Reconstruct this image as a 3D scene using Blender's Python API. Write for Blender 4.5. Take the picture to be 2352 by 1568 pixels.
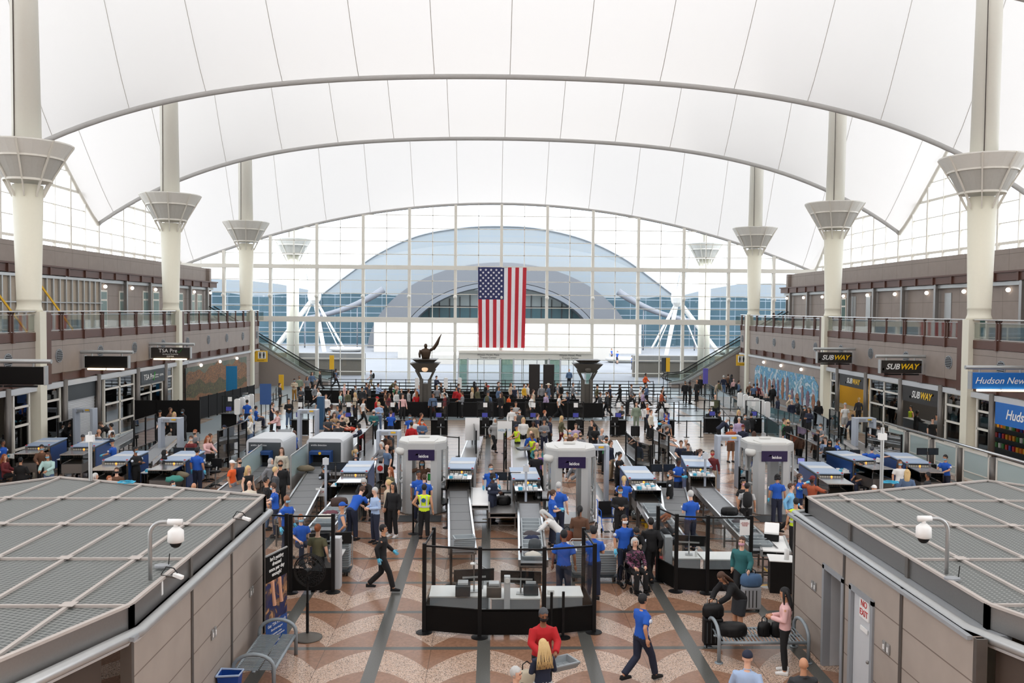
import bpy, math, random
from math import sin, cos, pi, radians as R, sqrt, atan2, hypot
from mathutils import Vector, Matrix
sc = bpy.context.scene
for o in list(bpy.data.objects): bpy.data.objects.remove(o)
C = sc.collection
rnd = random.Random(7)

# ------------------------------------------------------------------ camera
F, YAW, PIT, ROL, CX, CY, EYE = 2005.07, .0293, .0353, .009, 1185.87, 782.26, 7.3835
c_fw = Vector((sin(YAW)*cos(PIT), cos(YAW)*cos(PIT), -sin(PIT)))
c_r = Vector((cos(YAW), -sin(YAW), 0)); c_u = c_r.cross(c_fw)
cam = bpy.data.objects.new('camera', bpy.data.cameras.new('camera')); C.objects.link(cam)
rr = c_r*cos(ROL) + c_u*sin(ROL); uu = c_u*cos(ROL) - c_r*sin(ROL)
cam.matrix_world = Matrix(((rr.x, uu.x, -c_fw.x, 0), (rr.y, uu.y, -c_fw.y, 0), (rr.z, uu.z, -c_fw.z, EYE), (0, 0, 0, 1)))
cam.data.sensor_width = 36; cam.data.lens = F/2352*36
cam.data.shift_x = -(CX-1176)/2352; cam.data.shift_y = (CY-784)/2352
cam.data.clip_end = 2000
sc.camera = cam
def ray(px, py):
    a = px-CX; b = py-CY
    sx = a*cos(ROL)+b*sin(ROL); sy = -a*sin(ROL)+b*cos(ROL)
    return c_r*sx - c_u*sy + c_fw*F
def on(px, py, axis, val):
    d = ray(px, py); o = Vector((0, 0, EYE)); t = (val-o[axis])/d[axis]
    return o+d*t
def G(px, py, z=0.0): return on(px, py, 2, z)

# ------------------------------------------------------------------ light
w = bpy.data.worlds.new('World'); sc.world = w; w.use_nodes = True
nt = w.node_tree; bg = nt.nodes['Background']
sky = nt.nodes.new('ShaderNodeTexSky'); sky.sky_type = 'NISHITA'; sky.sun_disc = False
sky.sun_elevation = R(55); sky.sun_rotation = R(200); sky.air_density = .6; sky.dust_density = 3; sky.ozone_density = 1
hz = nt.nodes.new('ShaderNodeMix'); hz.data_type = 'RGBA'; hz.inputs[0].default_value = .86
hz.inputs[7].default_value = (3.8, 3.76, 3.74, 1)
nt.links.new(sky.outputs[0], hz.inputs[6]); nt.links.new(hz.outputs[2], bg.inputs[0]); bg.inputs[1].default_value = 1.0
sun = bpy.data.objects.new('sun', bpy.data.lights.new('sun', 'SUN')); C.objects.link(sun)
sun.data.energy = 3.2; sun.data.angle = R(3); sun.data.color = (1, .96, .9)
sun.rotation_euler = (R(38), R(14), 0)   # high sun beyond the glass front, lighting the plaza
sc.view_settings.view_transform = 'Standard'; sc.view_settings.look = 'None'
sc.view_settings.exposure = 0.0; sc.view_settings.gamma = 1; sc.view_settings.use_curve_mapping = False
sc.cycles.max_bounces = 7; sc.cycles.diffuse_bounces = 4; sc.cycles.glossy_bounces = 3
sc.cycles.transmission_bounces = 4; sc.cycles.transparent_max_bounces = 10
sc.cycles.use_denoising = True; sc.cycles.caustics_reflective = False; sc.cycles.caustics_refractive = False
sc.cycles.sample_clamp_indirect = 6

# ------------------------------------------------------------------ materials
def lin(c):
    if isinstance(c, str): c = tuple(int(c[i:i+2], 16) for i in (0, 2, 4))
    return tuple((v/255/12.92 if v <= 10 else ((v/255+.055)/1.055)**2.4) for v in c)+(1,)
MATS = {}
def N(nt, t, **kw):
    n = nt.nodes.new(t)
    for k, v in kw.items(): setattr(n, k, v)
    return n
def mat(name, col, rough=.6, metal=0, var=.06, scale=8, bump=0, alpha=None, emit=None, spec=None):
    if name in MATS: return MATS[name]
    m = bpy.data.materials.new(name); MATS[name] = m; m.use_nodes = True
    nt = m.node_tree; p = nt.nodes['Principled BSDF']; c = lin(col)
    p.inputs['Base Color'].default_value = c; p.inputs['Roughness'].default_value = rough; p.inputs['Metallic'].default_value = metal
    if spec is not None: p.inputs['Specular IOR Level'].default_value = spec
    if var:
        tc = N(nt, 'ShaderNodeTexCoord'); nz = N(nt, 'ShaderNodeTexNoise'); nz.inputs['Scale'].default_value = scale
        nz.inputs['Detail'].default_value = 3
        mr = N(nt, 'ShaderNodeMapRange'); mr.inputs[3].default_value = 1-var; mr.inputs[4].default_value = 1+var
        mx = N(nt, 'ShaderNodeMix', data_type='RGBA', blend_type='MULTIPLY'); mx.inputs[0].default_value = 1; mx.inputs[6].default_value = c
        nt.links.new(tc.outputs['Object'], nz.inputs['Vector']); nt.links.new(nz.outputs[0], mr.inputs[0])
        nt.links.new(mr.outputs[0], mx.inputs[7]); nt.links.new(mx.outputs[2], p.inputs['Base Color'])
        if bump:
            b = N(nt, 'ShaderNodeBump'); b.inputs['Strength'].default_value = bump; b.inputs['Distance'].default_value = .01
            nt.links.new(nz.outputs[0], b.inputs['Height']); nt.links.new(b.outputs[0], p.inputs['Normal'])
    if emit:
        p.inputs['Emission Color'].default_value = lin(emit[0]); p.inputs['Emission Strength'].default_value = emit[1]
    return m
def glassmat(name, tint=(235, 242, 242), refl=.08, frost=0, rough=.02):
    if name in MATS: return MATS[name]
    m = bpy.data.materials.new(name); MATS[name] = m; m.use_nodes = True
    nt = m.node_tree; out = nt.nodes['Material Output']; nt.nodes.remove(nt.nodes['Principled BSDF'])
    tr = N(nt, 'ShaderNodeBsdfTransparent'); tr.inputs[0].default_value = lin(tint)
    gl = N(nt, 'ShaderNodeBsdfGlossy'); gl.inputs['Roughness'].default_value = rough
    lw = N(nt, 'ShaderNodeLayerWeight'); lw.inputs[0].default_value = .3
    mr = N(nt, 'ShaderNodeMapRange'); mr.inputs[3].default_value = refl*.5; mr.inputs[4].default_value = min(1, refl*5)
    mx = N(nt, 'ShaderNodeMixShader'); nt.links.new(lw.outputs['Fresnel'], mr.inputs[0]); nt.links.new(mr.outputs[0], mx.inputs[0])
    src = tr.outputs[0]
    if frost:
        df = N(nt, 'ShaderNodeBsdfTranslucent'); df.inputs[0].default_value = lin((225, 238, 238))
        d2 = N(nt, 'ShaderNodeBsdfDiffuse'); d2.inputs[0].default_value = lin((205, 222, 222))
        a = N(nt, 'ShaderNodeMixShader'); a.inputs[0].default_value = .6
        nt.links.new(df.outputs[0], a.inputs[1]); nt.links.new(d2.outputs[0], a.inputs[2])
        b = N(nt, 'ShaderNodeMixShader'); b.inputs[0].default_value = frost
        nt.links.new(tr.outputs[0], b.inputs[1]); nt.links.new(a.outputs[0], b.inputs[2]); src = b.outputs[0]
    nt.links.new(src, mx.inputs[1]); nt.links.new(gl.outputs[0], mx.inputs[2]); nt.links.new(mx.outputs[0], out.inputs[0])
    return m
def math_(nt, op, a, b=None, c=None):
    n = N(nt, 'ShaderNodeMath', operation=op)
    for i, v in enumerate((a, b, c)):
        if v is None: continue
        if isinstance(v, (int, float)): n.inputs[i].default_value = v
        else: nt.links.new(v, n.inputs[i])
    return n.outputs[0]
def mixc(nt, f, a, b):
    n = N(nt, 'ShaderNodeMix', data_type='RGBA')
    if isinstance(f, (int, float)): n.inputs[0].default_value = f
    else: nt.links.new(f, n.inputs[0])
    for i, v in ((6, a), (7, b)):
        if isinstance(v, tuple): n.inputs[i].default_value = v
        else: nt.links.new(v, n.inputs[i])
    return n.outputs[2]

def fabric_mat():
    m = bpy.data.materials.new('roof_fabric'); m.use_nodes = True
    nt = m.node_tree; out = nt.nodes['Material Output']; nt.nodes.remove(nt.nodes['Principled BSDF'])
    t = N(nt, 'ShaderNodeBsdfTranslucent'); d = N(nt, 'ShaderNodeBsdfDiffuse')
    t.inputs[0].default_value = (.452, .450, .446, 1); d.inputs[0].default_value = (.8, .8, .79, 1)
    mx = N(nt, 'ShaderNodeMixShader'); mx.inputs[0].default_value = .5
    nt.links.new(t.outputs[0], mx.inputs[1]); nt.links.new(d.outputs[0], mx.inputs[2]); nt.links.new(mx.outputs[0], out.inputs[0])
    return m

def floor_mat():
    GX, GY, S = -.1009, 18.8221, 2.286
    m = bpy.data.materials.new('terrazzo_floor'); m.use_nodes = True
    nt = m.node_tree; p = nt.nodes['Principled BSDF']
    g = N(nt, 'ShaderNodeNewGeometry'); sp = N(nt, 'ShaderNodeSeparateXYZ'); nt.links.new(g.outputs['Position'], sp.inputs[0])
    X, Y = sp.outputs[0], sp.outputs[1]
    mm = lambda op, a, b=None, c=None: math_(nt, op, a, b, c)
    u = mm('SUBTRACT', mm('FRACT', mm('ADD', mm('DIVIDE', mm('SUBTRACT', X, GX), S), .5)), .5)   # -.5..5, 0 on the dark line
    au = mm('ABSOLUTE', u)
    fy = mm('FRACT', mm('DIVIDE', mm('SUBTRACT', Y, GY), S))
    v = mm('SUBTRACT', 1.0, fy)                                # 0 at far line, 1 at the near line
    t = mm('MULTIPLY', au, 2.0)
    gg = mm('ADD', mm('MULTIPLY', t, .18), mm('MULTIPLY', mm('MULTIPLY', t, t), .75))
    outer = mm('ADD', mm('MULTIPLY', gg, .5), .035); inner = mm('ADD', outer, .47)
    band = mm('MULTIPLY', mm('GREATER_THAN', v, outer), mm('LESS_THAN', v, inner))
    nz = N(nt, 'ShaderNodeTexNoise'); nz.inputs['Scale'].default_value = 55; nz.inputs['Detail'].default_value = 2; nt.links.new(g.outputs['Position'], nz.inputs['Vector'])
    n2 = N(nt, 'ShaderNodeTexNoise'); n2.inputs['Scale'].default_value = 5; n2.inputs['Detail'].default_value = 4; n2.inputs['Distortion'].default_value = 3; nt.links.new(g.outputs['Position'], n2.inputs['Vector'])
    vo = N(nt, 'ShaderNodeTexVoronoi'); vo.inputs['Scale'].default_value = 70; nt.links.new(g.outputs['Position'], vo.inputs['Vector'])
    sv = N(nt, 'ShaderNodeSeparateColor'); nt.links.new(vo.outputs['Color'], sv.inputs[0])
    cr = N(nt, 'ShaderNodeValToRGB'); e = cr.color_ramp.elements
    e[0].position = 0; e[0].color = lin((70, 60, 54)); e[1].position = 1; e[1].color = lin((205, 186, 172))
    for q, c in ((.16, (105, 88, 78)), (.3, (190, 162, 142)), (.65, (200, 168, 146))):
        x = cr.color_ramp.elements.new(q); x.color = lin(c)
    nt.links.new(sv.outputs[0], cr.inputs[0])
    red = mixc(nt, n2.outputs[0], lin((104, 74, 56)), lin((172, 128, 102)))
    red = mixc(nt, mm('MULTIPLY', nz.outputs[0], .35), red, lin((148, 120, 102)))
    col = mixc(nt, band, red, cr.outputs[0])
    grey = mixc(nt, nz.outputs[0], lin((66, 66, 63)), lin((104, 104, 100)))
    lines = mm('MAXIMUM', mm('LESS_THAN', au, .062), mm('MAXIMUM', mm('LESS_THAN', fy, .036), mm('GREATER_THAN', fy, .964)))
    seam = mm('GREATER_THAN', au, .4975)
    col = mixc(nt, mm('MULTIPLY', seam, .7), col, lin((60, 50, 45)))
    col = mixc(nt, lines, col, grey)
    # queue area: taupe stone, thin cross joints, some longitudinal dark bands, pale bands with bluish sky reflection put into the colour
    H = S*.5
    f2 = mm('FRACT', mm('DIVIDE', mm('SUBTRACT', Y, GY), H)); thin = mm('LESS_THAN', f2, .07)
    beige = mixc(nt, nz.outputs[0], lin((140, 124, 110)), lin((176, 160, 145)))
    beige = mixc(nt, thin, beige, lin((84, 80, 76)))
    u3 = mm('ABSOLUTE', mm('SUBTRACT', mm('FRACT', mm('ADD', mm('DIVIDE', mm('SUBTRACT', X, GX), S*3), .5)), .5))
    beige = mixc(nt, mm('LESS_THAN', u3, .02), beige, grey)
    pale = mixc(nt, nz.outputs[0], lin((128, 140, 146)), lin((165, 176, 180)))
    pb = mm('MAXIMUM', mm('MULTIPLY', mm('GREATER_THAN', Y, 58.2), mm('LESS_THAN', Y, 60.6)), mm('GREATER_THAN', Y, 75.5))
    edge = mm('MAXIMUM', mm('GREATER_THAN', X, 14.2), mm('LESS_THAN', X, -12.2))
    pb = mm('MAXIMUM', pb, mm('MULTIPLY', edge, mm('LESS_THAN', mm('FRACT', mm('DIVIDE', X, 4.572)), .5)))
    beige = mixc(nt, pb, beige, pale)
    far = mm('GREATER_THAN', Y, GY+S*9.5)
    col = mixc(nt, far, col, beige)
    nt.links.new(col, p.inputs['Base Color'])
    ro = mm('MULTIPLY_ADD', nz.outputs[0], .12, .17); nt.links.new(ro, p.inputs['Roughness'])
    p.inputs['Specular IOR Level'].default_value = .42
    return m

def grate_mat():
    m = bpy.data.materials.new('perforated_roof_panel'); m.use_nodes = True
    nt = m.node_tree; p = nt.nodes['Principled BSDF']
    tc = N(nt, 'ShaderNodeTexCoord'); mp = N(nt, 'ShaderNodeMapping'); mp.inputs['Rotation'].default_value = (0, 0, R(30)); mp.inputs['Scale'].default_value = (9, 14, 1)
    nt.links.new(tc.outputs['Object'], mp.inputs[0]); sp = N(nt, 'ShaderNodeSeparateXYZ'); nt.links.new(mp.outputs[0], sp.inputs[0])
    mm = lambda op, a, b=None: math_(nt, op, a, b)
    row = mm('FLOOR', sp.outputs[1]); x = mm('ADD', sp.outputs[0], mm('MULTIPLY', row, .5))
    fx = mm('ABSOLUTE', mm('SUBTRACT', mm('FRACT', x), .5)); fy = mm('ABSOLUTE', mm('SUBTRACT', mm('FRACT', sp.outputs[1]), .5))
    hole = mm('MULTIPLY', mm('LESS_THAN', fx, .36), mm('LESS_THAN', fy, .30))
    c = mixc(nt, hole, lin((122, 125, 122)), lin((72, 76, 75)))
    nt.links.new(c, p.inputs['Base Color']); p.inputs['Roughness'].default_value = .55
    b = N(nt, 'ShaderNodeBump'); b.inputs['Strength'].default_value = .6; b.inputs['Distance'].default_value = .02; b.invert = True
    nt.links.new(hole, b.inputs['Height']); nt.links.new(b.outputs[0], p.inputs['Normal'])
    return m

def paint_mat(name, cols, scale, dist=3, seed=0):
    m = bpy.data.materials.new(name); MATS[name] = m; m.use_nodes = True
    nt = m.node_tree; p = nt.nodes['Principled BSDF']; tc = N(nt, 'ShaderNodeTexCoord')
    mp = N(nt, 'ShaderNodeMapping'); mp.inputs['Location'].default_value = (seed, seed*2, seed); nt.links.new(tc.outputs['Object'], mp.inputs[0])
    nz = N(nt, 'ShaderNodeTexNoise'); nz.inputs['Scale'].default_value = scale; nz.inputs['Distortion'].default_value = dist; nz.inputs['Detail'].default_value = 4
    nt.links.new(mp.outputs[0], nz.inputs['Vector'])
    cr = N(nt, 'ShaderNodeValToRGB'); els = cr.color_ramp.elements; n = len(cols)
    els[0].position = .3; els[0].color = lin(cols[0]); els[1].position = .7; els[1].color = lin(cols[-1])
    for i, c in enumerate(cols[1:-1]):
        x = els.new(.3+.4*(i+1)/(n-1)); x.color = lin(c)
    nt.links.new(nz.outputs[0], cr.inputs[0]); nt.links.new(cr.outputs[0], p.inputs['Base Color']); p.inputs['Roughness'].default_value = .7
    return m

def wall_mat(name, col, px, pz, joint=(96, 86, 80)):
    """taupe panels with joints every px metres along Y and pz metres in height"""
    if name in MATS: return MATS[name]
    m = bpy.data.materials.new(name); MATS[name] = m; m.use_nodes = True
    nt = m.node_tree; p = nt.nodes['Principled BSDF']; g = N(nt, 'ShaderNodeNewGeometry'); sp = N(nt, 'ShaderNodeSeparateXYZ'); nt.links.new(g.outputs['Position'], sp.inputs[0])
    mm = lambda op, a, b=None: math_(nt, op, a, b)
    a = mm('LESS_THAN', mm('FRACT', mm('DIVIDE', mm('SUBTRACT', sp.outputs[1], 41.86), px)), .022/px)
    b = mm('LESS_THAN', mm('FRACT', mm('DIVIDE', sp.outputs[2], pz)), .022/pz)
    nz = N(nt, 'ShaderNodeTexNoise'); nz.inputs['Scale'].default_value = 2
    nt.links.new(g.outputs['Position'], nz.inputs['Vector'])
    base = mixc(nt, nz.outputs[0], lin(tuple(v*.95 for v in col)), lin(tuple(min(255, v*1.05) for v in col)))
    nt.links.new(mixc(nt, mm('MAXIMUM', a, b), base, lin(joint)), p.inputs['Base Color']); p.inputs['Roughness'].default_value = .6
    return m

M = dict(
 fabric=fabric_mat(), floor=floor_mat(), grate=grate_mat(),
 cable=mat('cable_wrap', (178, 176, 174), .8), mast=mat('mast_paint', (226, 224, 214), .45, var=.02), mastlow=mat('mast_cream', (228, 224, 206), .45, var=.02),
 bowl=mat('bowl_paint', (222, 220, 213), .5, var=.03), bowldark=mat('bowl_mesh', (184, 182, 175), .6), frame=mat('white_steel', (222, 218, 208), .45, var=.03),
 taupe=wall_mat('taupe_wall', (146, 134, 126), 2.286, 1.35), taupe_plain=mat('taupe_plain', (146, 134, 126), .6, var=.03), brown=mat('brown_steel', (88, 58, 48), .5), darkbrown=mat('dark_brown', (52, 38, 34), .6),
 steel=mat('brushed_steel', (150, 148, 146), .35, .8, scale=30), steeld=mat('dull_steel', (112, 108, 104), .45, .7), chrome=mat('bright_steel', (200, 200, 200), .2, .9, var=0), alu=mat('aluminium', (176, 178, 178), .4, .55),
 grey=mat('grey_plastic', (146, 150, 154), .5, var=.03), tray=mat('tray_plastic', (142, 150, 154), .5, var=.03), lightgrey=mat('light_grey', (196, 199, 202), .45, var=.03), bluegrey=mat('detector_grey', (172, 180, 192), .45, var=.02),
 white=mat('white_paint', (232, 232, 230), .4, var=.02), paper=mat('paper', (236, 236, 234), .7, var=0), black=mat('black_plastic', (15, 15, 16), .5, var=0, spec=.3), blackp=mat('black_panel', (10, 9, 9), .6, var=0, spec=.2),
 rubber=mat('dark_rubber', (58, 60, 62), .7), belt=mat('conveyor_belt', (112, 114, 116), .65, scale=20), charcoal=mat('charcoal_paint', (56, 62, 66), .5), scanner=mat('scanner_grey', (172, 173, 172), .4, var=.02), scannertop=mat('scanner_top', (206, 206, 202), .45, var=.03),
 blue=mat('machine_blue', (30, 66, 122), .45), topblue=mat('machine_top', (146, 166, 192), .4, var=.03), beigecurt=mat('lead_curtain', (178, 172, 160), .6), purple=mat('sign_purple', (34, 22, 62), .4, var=0),
 red=mat('red_plastic', (176, 34, 34), .4, var=0), yellow=mat('yellow_paint', (226, 178, 40), .5, var=.03), orange=mat('orange_paint', (232, 130, 32), .5), green=mat('green_paint', (60, 160, 70), .5), lime=mat('lime_paint', (180, 215, 60), .6), sblue=mat('sign_blue', (24, 104, 186), .4, var=0),
 cyan=mat('cyan_tape', (60, 170, 205), .5, var=0), teal=mat('door_green', (44, 84, 76), .3), wood=mat('wood', (176, 138, 88), .6, bump=.1), concrete=mat('concrete', (140, 138, 134), .8, scale=1.5), plaza=mat('plaza_stone', (116, 119, 124), .7, scale=.4, var=.1),
 bronze=mat('bronze', (72, 56, 42), .45, .5), pylon=mat('pylon_metal', (92, 88, 82), .5, .4), screen_green=mat('screen_green', (40, 110, 50), .3, emit=((30, 110, 45), .5)), screen_blue=mat('screen_blue', (50, 50, 110), .3, emit=((70, 74, 150), .5), var=0), screen_dark=mat('screen_dark', (40, 46, 54), .25, var=0), screen_img=mat('screen_lilac', (120, 124, 180), .3, emit=((130, 134, 190), .6), var=0),
 lamp=mat('lamp_glow', (255, 240, 210), .3, emit=((255, 226, 180), 6.0), var=0), spot=mat('spot_glow', (255, 240, 220), .3, emit=((255, 244, 230), 3.0), var=0), bulb=mat('amber_bulb', (255, 170, 60), .3, emit=((255, 160, 50), 2), var=0),
 glass=glassmat('clear_glass', (250, 252, 252), .06), facglass=glassmat('facade_glass', (238, 245, 250), .05), railglass=glassmat('rail_glass', (236, 240, 238), .1), frosted=glassmat('frosted_glass', frost=.9), shopglass=glassmat('shop_glass', (150, 155, 155), .25), smoke=glassmat('smoke_panel', (120, 126, 128), .1), bagfilm=glassmat('plastic_film', (220, 224, 226), .2, frost=.25),
)

# ------------------------------------------------------------------ mesh builder
class MB:
    def __init__(s): s.v = []; s.f = []; s.mi = []; s.T = None
    def add(s, vs, fs, mi=0):
        b = len(s.v)
        s.v += [tuple(s.T @ Vector(q)) if s.T else tuple(q) for q in vs]; s.f += [tuple(b+i for i in f) for f in fs]; s.mi += [mi]*len(fs)
    def box(s, x0, x1, y0, y1, z0, z1, mi=0):
        s.add([(x0, y0, z0), (x1, y0, z0), (x1, y1, z0), (x0, y1, z0), (x0, y0, z1), (x1, y0, z1), (x1, y1, z1), (x0, y1, z1)],
              [(0, 3, 2, 1), (4, 5, 6, 7), (0, 1, 5, 4), (1, 2, 6, 5), (2, 3, 7, 6), (3, 0, 4, 7)], mi); return s
    def bar(s, a, b, w, h=None, mi=0, up=(0, 0, 1)):
        a, b = Vector(a), Vector(b); d = (b-a).normalized(); u = Vector(up)
        if abs(d.dot(u)) > .98: u = Vector((0, 1, 0))
        x = d.cross(u).normalized()*w/2; y = x.cross(d).normalized()*(h or w)/2
        s.add([a-x-y, a+x-y, a+x+y, a-x+y, b-x-y, b+x-y, b+x+y, b-x+y], [(0, 3, 2, 1), (4, 5, 6, 7), (0, 1, 5, 4), (1, 2, 6, 5), (2, 3, 7, 6), (3, 0, 4, 7)], mi); return s
    def cyl(s, a, b, r, r2=None, n=12, mi=0, cap=True):
        a, b = Vector(a), Vector(b); r2 = r if r2 is None else r2; d = (b-a).normalized()
        u = Vector((0, 0, 1)) if abs(d.z) < .95 else Vector((1, 0, 0)); x = d.cross(u).normalized(); y = d.cross(x)
        vs = [a+(x*cos(2*pi*i/n)+y*sin(2*pi*i/n))*r for i in range(n)]+[b+(x*cos(2*pi*i/n)+y*sin(2*pi*i/n))*r2 for i in range(n)]
        fs = [(i, (i+1) % n, n+(i+1) % n, n+i) for i in range(n)]
        if cap: fs += [tuple(range(n))[::-1], tuple(range(n, 2*n))]
        s.add(vs, fs, mi); return s
    def tube(s, pts, r, n=8, mi=0):
        P = [Vector(p) for p in pts]; rings = []
        for i, p in enumerate(P):
            d = (P[min(i+1, len(P)-1)]-P[max(i-1, 0)]).normalized()
            u = Vector((0, 0, 1)) if abs(d.z) < .9 else Vector((1, 0, 0))
            if i: u = py
            x = d.cross(u).normalized(); py = x.cross(d).normalized()
            ri = r[i] if isinstance(r, (list, tuple)) else r
            rings.append([p+(x*cos(2*pi*k/n)+py*sin(2*pi*k/n))*ri for k in range(n)])
        vs = [v for q in rings for v in q]; fs = []
        for i in range(len(P)-1):
            for k in range(n): fs.append((i*n+k, i*n+(k+1) % n, (i+1)*n+(k+1) % n, (i+1)*n+k))
        fs += [tuple(range(n))[::-1], tuple(range(len(vs)-n, len(vs)))]
        s.add(vs, fs, mi); return s
    def lathe(s, prof, c=(0, 0, 0), n=24, mi=0, sx=1, sy=1):
        vs = []; fs = []
        for r, z in prof:
            for k in range(n): vs.append((c[0]+r*sx*cos(2*pi*k/n), c[1]+r*sy*sin(2*pi*k/n), c[2]+z))
        for i in range(len(prof)-1):
            for k in range(n): fs.append((i*n+k, i*n+(k+1) % n, (i+1)*n+(k+1) % n, (i+1)*n+k))
        fs += [tuple(range(n))[::-1], tuple(range(len(vs)-n, len(vs)))]
        s.add(vs, fs, mi); return s
    def prism(s, poly, z0, z1, mi=0):
        n = len(poly); vs = [(x, y, z0) for x, y in poly]+[(x, y, z1) for x, y in poly]
        s.add(vs, [tuple(range(n))[::-1], tuple(range(n, 2*n))]+[(i, (i+1) % n, n+(i+1) % n, n+i) for i in range(n)], mi); return s
    def prismy(s, poly, y0, y1, mi=0):        # outline in x,z
        n = len(poly); vs = [(x, y0, z) for x, z in poly]+[(x, y1, z) for x, z in poly]
        s.add(vs, [tuple(range(n)), tuple(range(n, 2*n))[::-1]]+[((i+1) % n, i, n+i, n+(i+1) % n) for i in range(n)], mi); return s
    def prismx(s, poly, x0, x1, mi=0):        # outline in y,z
        n = len(poly); vs = [(x0, y, z) for y, z in poly]+[(x1, y, z) for y, z in poly]
        s.add(vs, [tuple(range(n))[::-1], tuple(range(n, 2*n))]+[(i, (i+1) % n, n+(i+1) % n, n+i) for i in range(n)], mi); return s
    def ball(s, c, rx, ry=None, rz=None, n=12, m=8, mi=0):
        ry = ry or rx; rz = rz or rx; vs = [(c[0], c[1], c[2]-rz)]
        for i in range(1, m):
            a = -pi/2+pi*i/m
            for k in range(n): vs.append((c[0]+rx*cos(a)*cos(2*pi*k/n), c[1]+ry*cos(a)*sin(2*pi*k/n), c[2]+rz*sin(a)))
        vs.append((c[0], c[1], c[2]+rz)); fs = [(0, 1+(k+1) % n, 1+k) for k in range(n)]
        for i in range(m-2):
            for k in range(n): a = 1+i*n; fs.append((a+k, a+(k+1) % n, a+n+(k+1) % n, a+n+k))
        L = len(vs)-1; a = 1+(m-2)*n; fs += [(a+k, a+(k+1) % n, L) for k in range(n)]
        s.add(vs, fs, mi); return s
    def grid(s, fn, nu, nv, mi=0):
        vs = [fn(i/nu, j/nv) for j in range(nv+1) for i in range(nu+1)]
        s.add(vs, [(j*(nu+1)+i, j*(nu+1)+i+1, (j+1)*(nu+1)+i+1, (j+1)*(nu+1)+i) for j in range(nv) for i in range(nu)], mi); return s
    def mesh(s, name, mats, smooth=False):
        me = bpy.data.meshes.new(name); me.from_pydata(s.v, [], s.f)
        for m in (mats if isinstance(mats, (list, tuple)) else [mats]): me.materials.append(m)
        me.polygons.foreach_set('material_index', s.mi)
        if smooth: me.polygons.foreach_set('use_smooth', [True]*len(s.f))
        me.update(); return me
    def build(s, name, mats, parent=None, smooth=False, bevel=0):
        o = bpy.data.objects.new(name, s.mesh(name, mats, smooth)); C.objects.link(o)
        if parent: o.parent = parent
        if bevel:
            b = o.modifiers.new('bevel', 'BEVEL'); b.width = bevel; b.segments = 2; b.limit_method = 'ANGLE'
        return o
LAB = {}
def tag(o, label, cat, group=None):
    o['label'] = label; o['category'] = cat
    if group: o['group'] = group
    return o
def struct(o): o['kind'] = 'structure'; return o
def empty(name, loc=(0, 0, 0), rz=0):
    o = bpy.data.objects.new(name, None); C.objects.link(o); o.location = loc; o.rotation_euler = (0, 0, rz); o.empty_display_size = .1; return o
def kids(o): return KID.get(o.name, [])
def copy_tree(o, parent=None, loc=None, rz=None):
    c = o.copy(); C.objects.link(c); c.parent = parent
    for ch in [q for q in C.objects if q.parent == o]: copy_tree(ch, c)
    if loc is not None: c.location = loc
    if rz is not None: c.rotation_euler = (0, 0, rz)
    return c
ORD = 'first second third fourth fifth sixth seventh eighth ninth tenth eleventh twelfth thirteenth fourteenth fifteenth sixteenth seventeenth eighteenth nineteenth twentieth'.split()
def ordn(i):
    if i < 20: return ORD[i]
    t = ['twenty', 'thirty', 'forty', 'fifty'][(i+1)//10-2]; return (t+'-'+ORD[(i+1) % 10-1]) if (i+1) % 10 else {'twenty': 'twentieth', 'thirty': 'thirtieth', 'forty': 'fortieth', 'fifty': 'fiftieth'}[t]
def text(s, size, m, parent, loc, rot, name='lettering', ext=.003, align='CENTER', shear=0, spacing=1, bold=0):
    cu = bpy.data.curves.new(name, 'FONT'); cu.body = s; cu.size = size; cu.extrude = ext; cu.align_x = align; cu.align_y = 'CENTER'; cu.shear = shear
    cu.space_character = spacing; cu.offset = bold; cu.resolution_u = 3
    t = bpy.data.objects.new(name, cu); C.objects.link(t)
    dg = bpy.context.evaluated_depsgraph_get(); me = bpy.data.meshes.new_from_object(t.evaluated_get(dg)); bpy.data.objects.remove(t); bpy.data.curves.remove(cu)
    me.materials.clear(); me.materials.append(m)
    o = bpy.data.objects.new(name, me); C.objects.link(o); o.location = loc; o.rotation_euler = rot
    if parent: o.parent = parent
    return o
FRONT = (R(90), 0, 0)      # text facing the camera (-Y)
# ================================================================== SETTING
XC = .989; BAY = 18.288; Y0 = 41.863; XL, XR = -21.78, 23.76
FL, FR = -21.35, 23.35          # balcony faces
fl = MB(); fl.box(-34, 36, -6, 88.5, -.3, 0); struct(fl.build('floor', M['floor']))

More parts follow.
